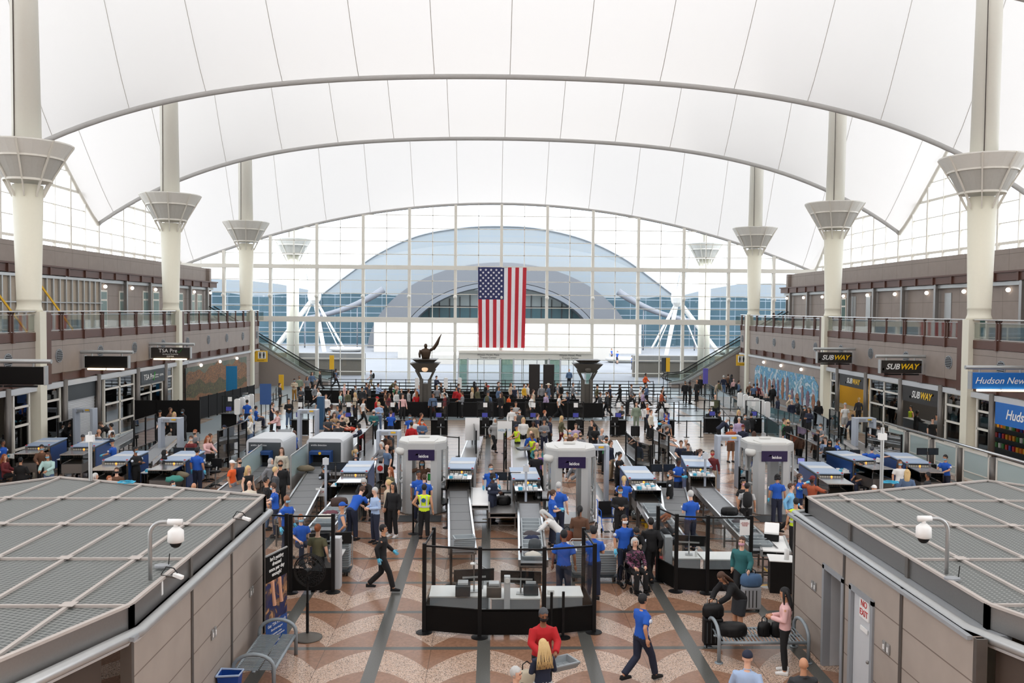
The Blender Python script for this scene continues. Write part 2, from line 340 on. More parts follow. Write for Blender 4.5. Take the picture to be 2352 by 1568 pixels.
# ---- tent roof
def valley(x, k):
    x = abs(x)
    return (20.9-.002855*x*x-4.163e-6*x**4) if k < 2 else (18.0-.0065*x*x)
def ridge(x):
    x = abs(x)
    if x < 22.8: return 27.5+8.5*(x/22.8)**3
    return 36-(x-22.8)/8.9*15.2+0*(x)
HW = 31.68
for b in range(-2, 3):
    ym = Y0+b*BAY
    for side, kk in ((-1, b-1), (1, b)):
        mb = MB()
        def fn(u, v, side=side, kk=kk, ym=ym):
            x = -HW+2*HW*u; t = v
            za = ridge(x); zb = valley(x, kk)
            return (XC+x, ym+side*t*BAY/2, zb+(za-zb)*(1-t)**1.14)
        mb.grid(fn, 56, 10)
        o = mb.build('roof_fabric', M['fabric'], smooth=True); struct(o)
        sm = MB()                                               # welded seams of this slope
        for i in range(-7, 8):
            if abs(i) > 7: continue
            xs = i*4.35
            for (xa, xb) in ((xs, xs*.995),):
                pts = []
                for j in range(9):
                    t = 1-j/8*.95; x = xa+(xb-xa)*(1-t); za = ridge(x); zb = valley(x, kk)
                    pts.append((XC+x, ym+side*t*BAY/2, zb+(za-zb)*(1-t)**1.14-.03))
                sm.tube(pts, .022, 4)
        struct(sm.build('trim_roof_seams', mat('seam_grey', (206, 204, 200), .8)))
for k in range(-3, 3):
    mb = MB(); y = Y0+BAY/2+k*BAY
    mb.tube([(XC-HW+2*HW*i/60, y, valley(-HW+2*HW*i/60, k)-.05) for i in range(61)], .16 if k < 2 else .14, 8)
    mb.build('trim_valley_cable', M['cable'], smooth=True)['kind'] = 'structure'
for s in (-1, 1):
    for b in range(-1, 3):
        mb = MB(); ym = Y0+b*BAY
        pts = []
        for j in range(-10, 11):
            t = abs(j)/10; kk = b if j > 0 else b-1; za = ridge(HW); zb = valley(HW, kk)
            pts.append((XC+s*HW, ym+j/10*BAY/2, zb+(za-zb)*(1-t)**1.14-.1))
        mb.tube(pts, .16, 8); mb.build('trim_edge_cable', M['frame'], smooth=True)['kind'] = 'structure'

# ---- clerestory glazing along both sides
def edge_z(y):
    b = round((y-Y0)/BAY); dy = y-(Y0+b*BAY); t = min(1, abs(dy)/(BAY/2)); kk = b if dy > 0 else b-1
    return valley(HW, kk)+(ridge(HW)-valley(HW, kk))*(1-t)**1.14
wi = 0
for s, side in ((-1, 'left'), (1, 'right')):
    x = XC+s*(HW+.02); fr = MB(); gl = MB(); y = 23.575
    ys = []
    while y < 87.6: ys.append(y); y += 2.286
    for i, y in enumerate(ys):
        big = i % 2 == 0; zt = edge_z(y)
        w_ = .2 if big else .08
        fr.box(x-.12, x+.12, y-w_/2, y+w_/2, 10.6, zt)
        if i < len(ys)-1:
            y2 = ys[i+1]; z2 = edge_z(y2)
            gl.add([(x, y, 10.6), (x, y2, 10.6), (x, y2, z2), (x, y, zt)], [(0, 1, 2, 3)])
    z = 11.9
    k = 0
    while z < 20.5:
        for i in range(len(ys)-1):
            if min(edge_z(ys[i]), edge_z(ys[i+1])) > z+.05 or max(edge_z(ys[i]), edge_z(ys[i+1])) > z+.8: fr.box(x-.06, x+.06, ys[i], ys[i+1], z-.03 if k % 3 else z-.09, z+.03 if k % 3 else z+.09)
        z += 1.3; k += 1
    wi += 1; o = struct(fr.build('window_%d' % wi, M['frame'])); struct(gl.build('glazing', M['facglass'], o))

# ---- front glass wall
FY = 87.5; fx = [1.0023+k*4.572 for k in range(-7, 8)]
def ztop(x): return 18.0-.0065*(x-XC)**2-.12
fr = MB(); gl = MB()
for i, x in enumerate(fx):
    if ztop(x) > 6 and abs(x-XC) < 33:
        fr.box(x-.14, x+.14, FY-.35, FY+.1, 0, ztop(x))
        for z in (8.6,): fr.ball((x, FY-.5, z), .2, n=8, m=6)
    if i < len(fx)-1:
        x2 = fx[i+1]; xm = (x+x2)/2; fr.box(xm-.035, xm+.035, FY-.06, FY+.06, 0, ztop(xm))
        gl.add([(x, FY, 0), (x2, FY, 0), (x2, FY, ztop(x2)), (x, FY, ztop(x))], [(0, 1, 2, 3)])
for z, hh in ((11.5, .2), (6.29, .26)):
    fr.box(fx[0], fx[-1], FY-.4, FY+.05, z-hh, z+hh)
for z in [11.5+1.3*k for k in range(1, 6)]+[6.29+1.3*k for k in (1, 2, 3)]+[6.29-1.3*k for k in (1, 2, 3, 4)]:
    hwid = 33 if z < 11.8 else sqrt(max(0, (18-.1-z)/.0065))
    hwid = min(hwid, 32)
    fr.box(XC-hwid, XC+hwid, FY-.06, FY+.06, z-.035, z+.035)
o = struct(fr.build('window_3', M['frame'])); struct(gl.build('glazing', M['facglass'], o))
# closing wall parts beside the balconies and near end (behind the camera is open fabric only)
nb = MB(); nb.box(-34, 36, -6.4, -6, 0, 16); struct(nb.build('wall_near', M['taupe_plain']))

# ---- masts
def mast(x, y, z0, label, white=True):
    r = empty('roof_mast', (x, y, z0)); lean = .012*(1 if x > 0 else -1)
    a = MB()
    a.lathe([(.60, 0), (.56, .12), (.52, .25), (.52, .5), (.535, .52), (.535, .6), (.53, .62), (.66, 13.22-7.3)], n=28) if z0 > 5 else a.lathe([(.66, 0), (.66, 13.22)], n=28)
    a.build('lower_shaft', M['mastlow'], r, smooth=True)
    zb = 13.22-z0; u = MB(); u.cyl((0, 0, zb), (lean*22, 0, zb+24), .63, .5, n=28)
    ob = u.build('upper_shaft', M['mast'], r, smooth=True)
    s = MB(); s.box(-.31, -.285, -.59, -.55, zb+1.6, zb+17); s.build('seam_strip', M['darkbrown'], r)
    bw = MB(); bw.lathe([(.98, zb+.05), (1.5, zb+1.02), (1.52, zb+1.02), (1.0, zb)], n=32)
    bw.build('bowl_mesh_panel', M['bowldark'], r, smooth=False)
    b2 = MB(); b2.lathe([(1.5, zb+1.05), (1.95, zb+1.72), (1.98, zb+1.72), (1.98, zb+1.66), (1.53, zb+1.0)], n=32)
    b2.build('bowl_rim', M['bowl'], r)
    rb = MB()
    for k in range(8):
        t = 2*pi*k/8+.25; rb.bar((1.0*cos(t), 1.0*sin(t), zb-.02), (1.99*cos(t), 1.99*sin(t), zb+1.7), .07, .07)
        rb.bar((.64*cos(t), .64*sin(t), zb-.75), (1.0*cos(t), 1.0*sin(t), zb), .05, .12)
    rb.lathe([(.99, zb-.04), (1.05, zb-.04), (1.05, zb+.06), (.99, zb+.06)], n=32); rb.lathe([(1.5, zb+.98), (1.58, zb+.98), (1.58, zb+1.07), (1.5, zb+1.07)], n=32)
    rb.build('bowl_ribs', M['frame'], r)
    if z0 > 5:
        p = MB(); sx = .38 if x < 0 else -.38; p.box(sx-.27, sx+.27, -.3, .3, -z0, 0); p.build('lower_post', M['mastlow'], r)
    return tag(r, label, 'mast')
nm = ['nearest', 'middle', 'farthest']
for i in range(3):
    mast(XL, Y0+i*BAY, 7.1, '%s cream roof mast with lamp bowl standing on the left balcony' % nm[i])
    mast(XR, Y0+i*BAY, 7.1, '%s cream roof mast with lamp bowl standing on the right balcony' % nm[i])
mast(XL, Y0+3*BAY, 0, 'cream roof mast outside the glass wall, beyond the restroom sign on the left')
mast(XR, Y0+3*BAY, 0, 'cream roof mast outside the glass wall, beyond the restroom sign on the right')

# ---- side walls
def side(s):
    f = FL if s < 0 else FR; nmS = 'left' if s < 0 else 'right'; q = lambda d: f+s*d   # d metres outward
    B = lambda mb, d0, d1, y0, y1, z0, z1, mi=0: mb.box(min(q(d0), q(d1)), max(q(d0), q(d1)), y0, y1, z0, z1, mi)
    YE = 81.0; YS = 24
    m = MB(); B(m, 0, .4, YS, YE, 4.05, 5.7); B(m, .15, .4, YS, YE, 3.4, 4.05); B(m, .1, 6, YE-.25, YE, 4.0, 6.1)
    struct(m.build('wall_%s_spandrel' % nmS, M['taupe']))
    m = MB(); B(m, -.02, .25, YS, YE, 5.72, 6.12); B(m, .05, .3, YS, YE, 3.66, 4.05)
    y = Y0-2.286*7; k = 0
    while y < YE:
        B(m, -.1, .0, y-.09, y+.09, 5.68, 6.16)
        if k % 2: B(m, -.16, .06, y-.28, y+.28, 3.66, 4.1)
        else: B(m, -.05, .06, y-.12, y+.12, 3.66, 4.08)
        y += 2.286; k += 1
    for b in range(3): B(m, -.12, .05, Y0+b*BAY+(.45), Y0+b*BAY+.95, 3.6, 7.05)
    struct(m.build('trim_%s_brown' % nmS, M['brown']))
    m = MB(); B(m, .3, 6.2, YS, YE, 5.6, 5.95); struct(m.build('floor_%s_balcony' % nmS, M['taupe_plain']))
    # ceiling over the shops
    # railing
    r = empty('balcony_railing', (q(.05), 0, 0))
    gls = MB(); hr = MB()
    y = Y0-2.286*7; k = 0
    while y < YE+.3:
        for dy in ((-.12, .12) if k % 2 == 0 else (0,)):
            pst = MB(); pst.box(-.05, .05, y+dy-.04, y+dy+.04, 6.1, 7.08)
            pst.prismx([(y+dy-.14, 7.12), (y+dy+.14, 7.12), (y+dy+.04, 6.98), (y+dy-.04, 6.98)], -.05, .05); pst.build('post', M['brown'], r)
        gls = MB(); gls.box(-.012, .012, y+.14, y+2.14, 6.2, 6.98); gls.build('glass_panel', M['railglass'], r)
        y += 2.286; k += 1
    hr.cyl((-s*.06, YS, 7.1), (-s*.06, YE, 7.1), .035, n=8); hr.cyl((-s*.02, YS, 6.95), (-s*.02, YE, 6.95), .02, n=6); hr.cyl((-s*.02, YS, 6.17), (-s*.02, YE, 6.17), .02, n=6)
    hr.build('handrail', M['chrome'], r)
    tag(r, 'brown post and glass railing with steel handrail along the %s balcony' % nmS, 'railing')
    # vents
    v0 = Y0+1.9; i = 0; y = v0-4.572*2
    while y < YE:
        t = empty('wall_vent', (q(-.02), y, 4.92)); a = MB(); n = 20
        ring = [(.34*cos(2*pi*j/n), .34*sin(2*pi*j/n)) for j in range(n)]
        a.prismx([(c*1, d) for c, d in ring], -.02, .02); a.build('ring', M['grey'], t)
        b = MB(); b.prismx([(c*.88, d*.88) for c, d in ring], -.03, .03); b.build('dark_opening', M['black'], t)
        c_ = MB()
        for j in range(-3, 4):
            hw = sqrt(.09-(j*.085)**2) if abs(j*.085) < .3 else .05
            c_.box(-.045, .045, -hw, hw, j*.085-.016, j*.085+.016)
        c_.build('louvre', M['grey'], t)
        tag(t, 'round louvred vent on the %s balcony wall, %s from the near end' % (nmS, ordn(i)), 'vent', 'round vents on the %s balcony wall' % nmS); y += 4.572; i += 1
    # upper storey
    U = 5.65
    m = MB(); B(m, U, U+.3, YS, 85, 5.9, 9.25); B(m, U+.6, 10.6, YS, 85.2, 10.95, 11.1); B(m, U+.3, U+.6, YS, 85.2, 9.8, 11.1); B(m, U, 10.6, 84.7, 85.2, 5.9, 11.1)
    struct(m.build('wall_%s_upper' % nmS, M['taupe']))
    m = MB(); B(m, U-.5, U+.3, YS, 85.3, 9.25, 9.7); B(m, U-.6, U+.3, YS, 85.4, 9.7, 9.8)
    y = Y0-2.286*7
    while y < 85:
        B(m, U-.6, U-.5, y-.08, y+.08, 9.22, 9.72); y += 2.286
    struct(m.build('trim_%s_upper_beam' % nmS, M['brown']))
    m = MB(); B(m, U-.25, U-.02, YS, 85, 9.0, 9.22)
    struct(m.build('trim_%s_upper_soffit' % nmS, M['alu']))
    i = 0; y = Y0-4.572*3
    while y < 84.8:
        p = MB(); p.box(q(U-.3)-.12, q(U-.3)+.12, y-.12, y+.12, 5.95, 9.25); o = p.build('steel_column', M['steel']); tag(o, 'grey steel column on the %s upper storey, %s from the near end' % (nmS, ordn(i)), 'column', '%s upper storey columns' % nmS)
        L = empty('wall_light', (q(U-.12), y+1.6, 8.75)); a = MB(); a.ball((0, 0, 0), .13, n=10, m=6); a.build('globe', M['spot'], L); b = MB(); b.cyl((0, 0, 0), (s*.12, 0, 0), .08, n=8); b.build('bracket', M['alu'], L)
        tag(L, 'small round wall light on the %s upper storey, %s from the near end' % (nmS, ordn(i)), 'light', '%s upper storey lights' % nmS)
        y += 4.572; i += 1
    # upper doors and windows
    def udoor(y0, y1, z0, z1, n, glz=True):
        d = MB(); B(d, U-.06, U+.02, y0, y1, z0, z1)
        o = d.build(n, M['frame']); struct(o)
        g = MB(); B(g, U-.08, U-.05, y0+.12, y1-.12, z0+.12, z1-.75); B(g, U-.08, U-.05, y0+.12, y1-.12, z1-.62, z1-.12); struct(g.build('pane', M['teal'] if s > 0 else mat('green_glass', (130, 150, 146), .15), o))
    if s > 0:
        udoor(50.2, 51.2, 5.95, 8.9, 'door_1'); udoor(70.5, 71.4, 5.95, 8.6, 'door_2')
        for k, yy in enumerate((54.2, 65.9, 68.6, 73.2)):
            a = MB(); B(a, U-.05, U, yy, yy+.8, 6.3, 8.7); tag(a.build('metal_wall_panel', M['alu']), 'brushed metal panel on the right upper wall, %s from the near end' % ordn(k), 'panel')
    else:
        udoor(60.5, 62.2, 5.95, 8.5, 'door_3'); udoor(64.2, 65.6, 5.95, 8.5, 'door_4')
        for k, yy in enumerate((68.5, 70.5, 73.5, 76, 79, 81)): udoor(yy, yy+1.3, 5.95, 8.6, 'window_%d' % (10+k))
        # hoarding of bare studs with yellow braces
        hb = empty('stud_hoarding', (q(U-1.6), 0, 5.95)); a = MB(); bk = MB(); bk.box(-.02, .02, 30, 57.5, .1, 3.0); bk.build('back_sheet', mat('gypsum', (170, 158, 142), .8), hb)
        y = 30
        while y < 57.6: a.box(.03, .14, y-.05, y+.05, 0, 3.05); y += .76
        a.box(.02, .16, 30, 57.6, 3.0, 3.15); a.box(.02, .16, 30, 57.6, 0, .1); a.box(.02, .16, 30, 57.6, 1.6, 1.66); a.build('studs', M['alu'], hb)
        ck = MB(); ck.box(-1.4, .02, 57.4, 57.6, 0, 3.1); ck.build('end_panel', M['steeld'], hb)
        tag(hb, 'hoarding of bare metal studs behind the left balcony railing', 'hoarding')
        for k, yy in enumerate((33, 37, 41.5, 44.5, 49.5)):
            b = MB(); b.bar((0, 0, 2.7), (1.1, 1.6, .05), .09); b.bar((0, 0, .0), (0, 0, 2.7), .08)
            o = b.build('yellow_brace', M['yellow']); o.location = (q(U-1.8), yy, 5.95); tag(o, 'yellow diagonal brace on the stud hoarding, %s from the near end' % ordn(k), 'brace', 'yellow braces')
    # shop level ceiling light strip and back
    m = MB(); B(m, .3, 6, YS, YE, 3.4, 3.6); struct(m.build('ceiling_%s_shops' % nmS, M['taupe_plain']))
    m = MB(); B(m, 6, 6.2, YS, 88, -.0, 5.6); struct(m.build('wall_%s_back' % nmS, mat('shop_back', (96, 88, 80), .8)))
    m = MB(); B(m, -.06, .12, YS, 62.2 if s < 0 else 60.4, 3.36, 3.62); B(m, -.1, .1, 62 if s < 0 else 60, YE, 3.4, 3.56); struct(m.build('trim_%s_fascia' % nmS, M['lightgrey']))
    return q
qL = side(-1); qR = side(1)
YofL = lambda px: on(px, 850, 0, FL)[1]
YofR = lambda px: on(px, 850, 0, FR)[1]

def steel_post(f, s, y, lab, cnt=[0]):
    a = MB(); a.cyl((f-s*.05, y, 0), (f-s*.05, y, 3.7), .15, n=14); tag(a.build('shop_column', M['steeld'], smooth=True), lab, 'column')
def shopwin(f, s, y0, y1, nx=1, name='window_20', zs=(.0, .85, 1.9, 2.75, 3.36), m='shopglass'):
    a = MB(); x0, x1 = sorted((f+s*.02, f+s*.14))
    ys = [y0+(y1-y0)*i/nx for i in range(nx+1)]
    for y in ys: a.box(x0, x1, y-.06, y+.06, 0, 3.36)
    for z in zs: a.box(x0, x1, y0, y1, z-.05, z+.05)
    o = struct(a.build(name, M['frame'])); g = MB(); g.box(f+s*.07, f+s*.09, y0, y1, 0, 3.36) if s > 0 else g.box(f+s*.09, f+s*.07, y0, y1, 0, 3.36); struct(g.build('pane', M[m], o))
# left shops (near to far)
wc = [20]
def W(*a, **k): shopwin(*a, name='window_%d' % wc[0], **k); wc[0] += 1
L_ = YofL
W(FL, -1, L_(-80), L_(-5)); steel_post(FL, -1, L_(5)+.3, 'round steel column at the near end of the left shops')
W(FL, -1, L_(32), L_(68)); W(FL, -1, L_(96), L_(139)); steel_post(FL, -1, L_(146), 'round steel column left of the closed shutter')
ys0, ys1 = L_(150), L_(222)
sh = empty('roller_shutter', (FL-.15, (ys0+ys1)/2, 0)); a = MB(); hl = (ys1-ys0)/2
for k in range(30): a.box(-.02, .02+.015*(k % 2), -hl, hl, k*.085, k*.085+.075)
a.build('curtain', M['lightgrey'], sh); b = MB(); b.box(-.05, .1, -hl, hl, 2.55, 3.36); b.build('grey_header', M['charcoal'], sh); tag(sh, 'closed roller shutter under a dark header in the left shops', 'shutter')
steel_post(FL, -1, L_(229)-.3, 'round steel column right of the closed shutter'); W(FL, -1, L_(241), L_(309), nx=2); steel_post(FL, -1, L_(314), 'round steel column left of the enrolment shop door')
y0, y1 = L_(320), L_(374)
W(FL, -1, y0, y1, nx=2, zs=(0, 2.0, 2.5, 3.36))
sg = empty('enrolment_sign', (FL+.08, (y0+y1)/2, 3.0)); a = MB(); hl = (y1-y0)/2; a.box(-.03, .03, -hl, hl, -.42, .42); a.build('board', M['charcoal'], sg)
text('TSA Pre', .5, M['white'], sg, (.04, -hl*.35, 0), (R(90), 0, R(90))); text('Enrollment\nProvided by', .14, M['white'], sg, (.04, hl*.28, 0), (R(90), 0, R(90))); text('IDEMIA', .2, M['white'], sg, (.04, hl*.72, 0), (R(90), 0, R(90)))
a = MB(); a.bar((.045, hl*-.02, -.12), (.045, hl*.02, -.25), .05, .02); a.bar((.045, hl*.02, -.25), (.045, hl*.12, .28), .06, .02); a.build('check_mark', M['green'], sg)
tag(sg, 'dark sign reading TSA Pre over the enrolment shop door', 'sign')
steel_post(FL, -1, L_(378), 'round steel column right of the enrolment shop door'); W(FL, -1, L_(383), L_(397))
m = MB(); m.box(FL-.3, FL, 62.0, 81, 0, 3.5); struct(m.build('wall_left_mural', M['taupe']))
m = MB(); m.box(FR, FR+.3, 60.6, 81, 0, 3.5); struct(m.build('wall_right_mural', M['taupe']))
# right shops (far to near)
R_ = YofR
W(FR, 1, R_(1922), R_(1908)); steel_post(FR, 1, R_(1926), 'round steel column left of the yellow sandwich shop doorway')
steel_post(FR, 1, R_(1992), 'round steel column right of the yellow sandwich shop doorway'); W(FR, 1, R_(2065), R_(1998), nx=2)
steel_post(FR, 1, R_(2072), 'round steel column left of the sandwich counter opening'); steel_post(FR, 1, R_(2165), 'round steel column right of the sandwich counter opening')
W(FR, 1, R_(2215), R_(2173)); W(FR, 1, R_(2278), R_(2245)); steel_post(FR, 1, R_(2284), 'round steel column left of the newsstand'); 
W(FR, 1, R_(2560), R_(2480))
def fascia_sign(y0, y1, z0, z1, m, name, label, out=.06):
    t = empty(name, (FR-out, (y0+y1)/2, (z0+z1)/2)); a = MB(); hl = (y1-y0)/2; hz_ = (z1-z0)/2; a.box(-.03, .03, -hl, hl, -hz_, hz_); a.build('board', m, t); tag(t, label, 'sign'); return t, hl, hz_
RT = (R(90), 0, R(-90))
def subway(t, cx, cz, sz, rot, dx):
    # white SUB, yellow WAY with arrow tips
    ax = Vector((0, -1, 0)) if rot == RT else Vector((1, 0, 0)); off = Vector((dx, 0, 0)) if rot == RT else Vector((0, dx, 0))
    P = lambda a: Vector((0, 0, cz))+off+ax*(cx+a)
    text('SUB', sz, M['white'], t, P(-sz*1.02), rot, shear=.3, bold=.02*sz); text('WAY', sz, mat('logo_yellow', (245, 196, 20), .4, var=0), t, P(sz*1.08), rot, shear=.3, bold=.02*sz, name='yellow_lettering')
    for sg_, mm_, px_ in ((-1, M['white'], -2.1), (1, mat('logo_yellow', (245, 196, 20)), 2.45)):
        a = MB(); c = P(px_*sz); c = c+Vector((0, 0, sz*.3*sg_))
        tip = c+ax*sg_*sz*.28; a.add([tip, c+Vector((0, 0, sz*.2))+off*.0, c-Vector((0, 0, sz*.2))], [(0, 1, 2), (0, 2, 1)]); a.build('arrow_tip', mm_, t)
t, hl, hz_ = fascia_sign(R_(1988), R_(1932), 2.6, 3.36, mat('sign_black', (34, 30, 28), .5), 'shop_sign', 'black fascia sign reading SUBWAY over the yellow doorway'); subway(t, .2, 0, .48, RT, -.04)
t, hl, hz_ = fascia_sign(R_(2160), R_(2078), 2.5, 3.36, MATS['sign_black'], 'shop_sign', 'black fascia sign reading SUBWAY over the sandwich counter'); subway(t, .1, 0, .52, RT, -.04)
t, hl, hz_ = fascia_sign(R_(2480), R_(2293), 2.35, 3.36, M['sblue'], 'shop_sign', 'bright blue fascia sign reading Hudson over the newsstand'); text('Hudson News', .62, M['white'], t, (-.04, hl*.05+.0, 0), RT, shear=.3, bold=.01)
# shop interiors right
R2 = lambda px, d=5.3: on(px, 850, 0, FR+d)[1]
rm = MB(); rm.box(FR+5.4, FR+5.6, R2(2010), R2(1925), 0, 3.4); struct(rm.build('wall_right_shop_yellow', mat('yellow_wall', (208, 158, 44), .7)))
rm = MB(); rm.box(FR+5.3, FR+5.5, R2(2240), R2(2012), 0, 3.4); struct(rm.build('wall_right_shop_dark', mat('menu_wall', (48, 44, 42), .7)))
for k, (yy, m_) in enumerate(((R2(2135), M['screen_img']), (R2(2115), M['paper']), (R2(2098), M['orange']))):
    a = MB(); a.box(FR+5.2, FR+5.28, yy-.5, yy+.5, 1.7, 2.6); tag(a.build('menu_board', m_), ['lit lilac menu board', 'white menu board', 'orange menu board'][k]+' on the dark wall behind the sandwich counter', 'menu board')
a = MB(); a.box(FR+1.6, FR+2.4, R2(2160, 2), R2(2090, 2), 0, 1.1); tag(a.build('serving_counter', M['charcoal'], bevel=.02), 'dark serving counter inside the sandwich shop', 'counter')
for k in range(3):
    t = empty('pendant_lamp', (FR+1.8, R2(2150, 1.8)+k*1.6, 2.55)); a = MB(); a.ball((0, 0, 0), .11, n=10, m=6); a.build('amber_globe', M['bulb'], t); a = MB(); a.cyl((0, 0, .1), (0, 0, .85), .01, n=5); a.build('cord', M['black'], t); tag(t, 'amber pendant lamp over the sandwich counter, %s from the near end' % ordn(k), 'lamp', 'amber pendants')
pc = empty('framed_picture', (FR+5.35, R2(1953), 2.3)); a = MB(); a.box(-.03, .03, -.8, .8, -.5, .5); a.build('canvas', M['paper'], pc); a = MB(); a.ball((-.05, .1, 0), .02, .4, .16); a.ball((-.05, -.2, .05), .02, .25, .1, mi=1); a.build('print', [M['red'], M['green']], pc); tag(pc, 'framed white picture on the yellow wall of the sandwich shop', 'picture')
# newsstand shelves
YS_ = on(2335, 950, 0, FR+2.2)[1]+.6; sf = empty('snack_shelf', (FR+2.2, YS_, 0)); a = MB()
for z in (.25, .75, 1.25, 1.75): a.box(-.3, .3, -4, 3, z-.03, z)
a.box(.28, .32, -4, 3, 0, 2.3); a.build('shelves', M['charcoal'], sf); tag(sf, 'dark snack shelf inside the newsstand doorway', 'shelf')
pk = [mat('pack%d' % i, c, .4, var=0) for i, c in enumerate(((200, 40, 40), (240, 240, 240), (240, 170, 40), (40, 60, 160), (60, 140, 60), (230, 120, 40)))]
me_ = [MB().box(-.06, .06, -.09, .09, 0, .24).mesh('snack_pack', p) for p in pk]
k = 0
for zi, z in enumerate((.75, 1.25, 1.75)):
    for j in range(22):
        o = bpy.data.objects.new('snack_pack', me_[(j*3+zi*2+(j//3)) % 6]); C.objects.link(o); o.location = (FR+2.02, YS_-3.4+j*.29, z)
        tag(o, '%s snack pack on the %s newsstand shelf, %s from the near end' % (['red', 'white', 'amber', 'blue', 'green', 'orange'][(j*3+zi*2+(j//3)) % 6], ['lowest', 'middle', 'top'][zi], ordn(j)), 'snack pack', 'packs on the newsstand shelves')
# area lamps added to brighten the shop interiors, no visible fittings
for s_, ys_ in ((1, (38, 42, 46.5, 50, 54, 58, 65, 70)), (-1, (38, 44, 48, 53, 57, 60))):
    for i, y in enumerate(ys_):
        L = bpy.data.objects.new('shop_ceiling_light', bpy.data.lights.new('shop_ceiling_light', 'AREA')); L.data.shape = 'RECTANGLE'; L.data.size = 1.2; L.data.size_y = .6; L.data.energy = 75 if s_ > 0 else 14; L.data.color = (1, .93, .82)
        C.objects.link(L); L.location = ((FR+3) if s_ > 0 else (FL-3), y, 3.36); tag(L, 'added fill light in the %s shops, %s from the near end' % ('right' if s_ > 0 else 'left', ordn(i)), 'light', 'added shop fill lights')

# ---- murals (plain painted stand-ins)
def mural_left():
    y0, y1 = L_(424), L_(565); t = empty('mural', (FL+.03, y0, 0)); H0, H1 = .35, 3.1; n = 40
    a = MB(); a.box(-.02, .02, 0, y1-y0, H0, H1); a.build('sky_ground', paint_mat('mural_sky', [(70, 82, 74), (96, 104, 92), (120, 112, 92)], .6, 1), t)
    for k, (cols, base, amp, x) in enumerate(((((84, 62, 44), (150, 104, 66), (70, 60, 50), (176, 128, 84)), .78, .22, .03), (((60, 74, 50), (96, 88, 54), (46, 52, 40), (130, 104, 66)), .42, .2, .04), (((90, 50, 34), (140, 96, 60), (64, 70, 46)), .22, .12, .05))):
        top = []
        for i in range(n+1):
            u = i/n; top.append((u*(y1-y0), H0+(H1-H0)*(base+amp*sin(u*3.0+k*1.3)*.7+amp*.35*sin(u*17+k*5)+amp*.2*sin(u*41))))
        vs = [(x, p, z) for p, z in top]+[(x, p, H0) for p, z in top]
        a = MB(); a.add(vs, [(i, i+1, n+2+i, n+1+i) for i in range(n)]); a.build('painted_ridge', paint_mat('mural_ridge%d' % k, cols, 1.4, 4, k*7), t)
    a = MB(); a.box(-.01, .05, -.06, 0, H0, H1); a.build('frame_edge', M['black'], t)
    tag(t, 'large landscape mural in browns and greens on the left wall under the balcony', 'mural')
mural_left()
def mural_right():
    y0, y1 = R_(1881), R_(1735); t = empty('mural', (FR-.03, y0, 0)); H0, H1 = .45, 2.75; Lh = y1-y0
    out = [(0, H0), (Lh, H0), (Lh, H1-.4), (Lh-.6, H1), (.9, H1), (0, H1-.6)]
    a = MB(); a.prismx(out, -.02, .02); a.build('painted_board', paint_mat('mural_blue', [(40, 90, 140), (110, 160, 196), (70, 130, 150), (196, 208, 214), (120, 110, 130)], .9, 2), t)
    r_ = random.Random(3); figs = [paint_mat('mural_fig%d' % i, c, 3, 3, i) for i, c in enumerate((((110, 70, 50), (170, 120, 90)), ((60, 50, 70), (140, 110, 120)), ((150, 110, 80), (90, 90, 120))))]
    for k in range(13):
        yc = .8+k*(Lh-1.6)/12; h_ = r_.uniform(.8, 1.9); w_ = r_.uniform(.25, .5); a = MB(); n = 14
        a.prismx([(yc+w_*cos(2*pi*i/n)*(1.0 if i % 2 else .7), H0+h_/2+h_/2*sin(2*pi*i/n)) for i in range(n)], -.05, -.03); a.build('painted_figure', figs[k % 3], t)
    tag(t, 'large blue painted mural board with brown shapes on the right wall under the balcony', 'mural')
mural_right()
for s_, f, pxs in ((-1, FL, (458, 502, 541)), (1, FR, (1757, 1797, 1844))):
    for i, px in enumerate(pxs):
        y = on(px, 832, 0, f)[1]; t = empty('spotlight', (f-s_*.12, y, 3.12)); a = MB(); a.ball((0, 0, 0), .12, n=10, m=6); a.build('globe', M['spot'], t); a = MB(); a.cyl((0, 0, 0), (s_*.12, 0, 0), .05, n=8); a.build('bracket', M['alu'], t)
        tag(t, 'white round spotlight above the %s mural, %s from the %s' % ('left' if s_ < 0 else 'right', ordn(i), 'near end' if s_ < 0 else 'far end'), 'light', 'mural spotlights')

# ---- hanging signs
def hang_sign(px, py, z, w_, h_, board, label, Yd=None, X=None, lampy=True):
    c = on(px, py, 0, X); t = empty('hanging_sign', (c[0], c[1], c[2])); a = MB(); a.box(-w_/2, w_/2, -.12, .12, -h_/2, h_/2); a.build('sign_box', board, t, bevel=.01)
    a = MB(); a.box(-w_/2-.05, -w_/2, -.14, .14, -h_/2-.02, h_/2+.04); a.box(w_/2, w_/2+.05, -.14, .14, -h_/2-.02, h_/2+.04); a.cyl((-w_/2-.25, 0, h_/2+.22), (w_/2+.25, 0, h_/2+.22), .09, n=10)
    for x in (-w_*.35, w_*.35): a.cyl((x, 0, h_/2), (x, 0, h_/2+.2), .04, n=6)
    s_ = 1 if c[0] > 0 else -1
    a.cyl((s_*(w_/2+.2), 0, h_/2+.22), (s_*(abs((FR if s_ > 0 else FL)-c[0])), 0, h_/2+.22), .05, n=8); a.build('bracket', M['alu'], t)
    b = MB(); b.box(-w_*.42, -.04, -.2, -.1, -h_/2-.1, -h_/2-.02); b.box(.04, w_*.42, -.2, -.1, -h_/2-.1, -h_/2-.02); b.build('light_strip', M['lamp'] if lampy else M['black'], t)
    tag(t, label, 'sign'); return t
XS = 1.35
SB = MATS['sign_black']
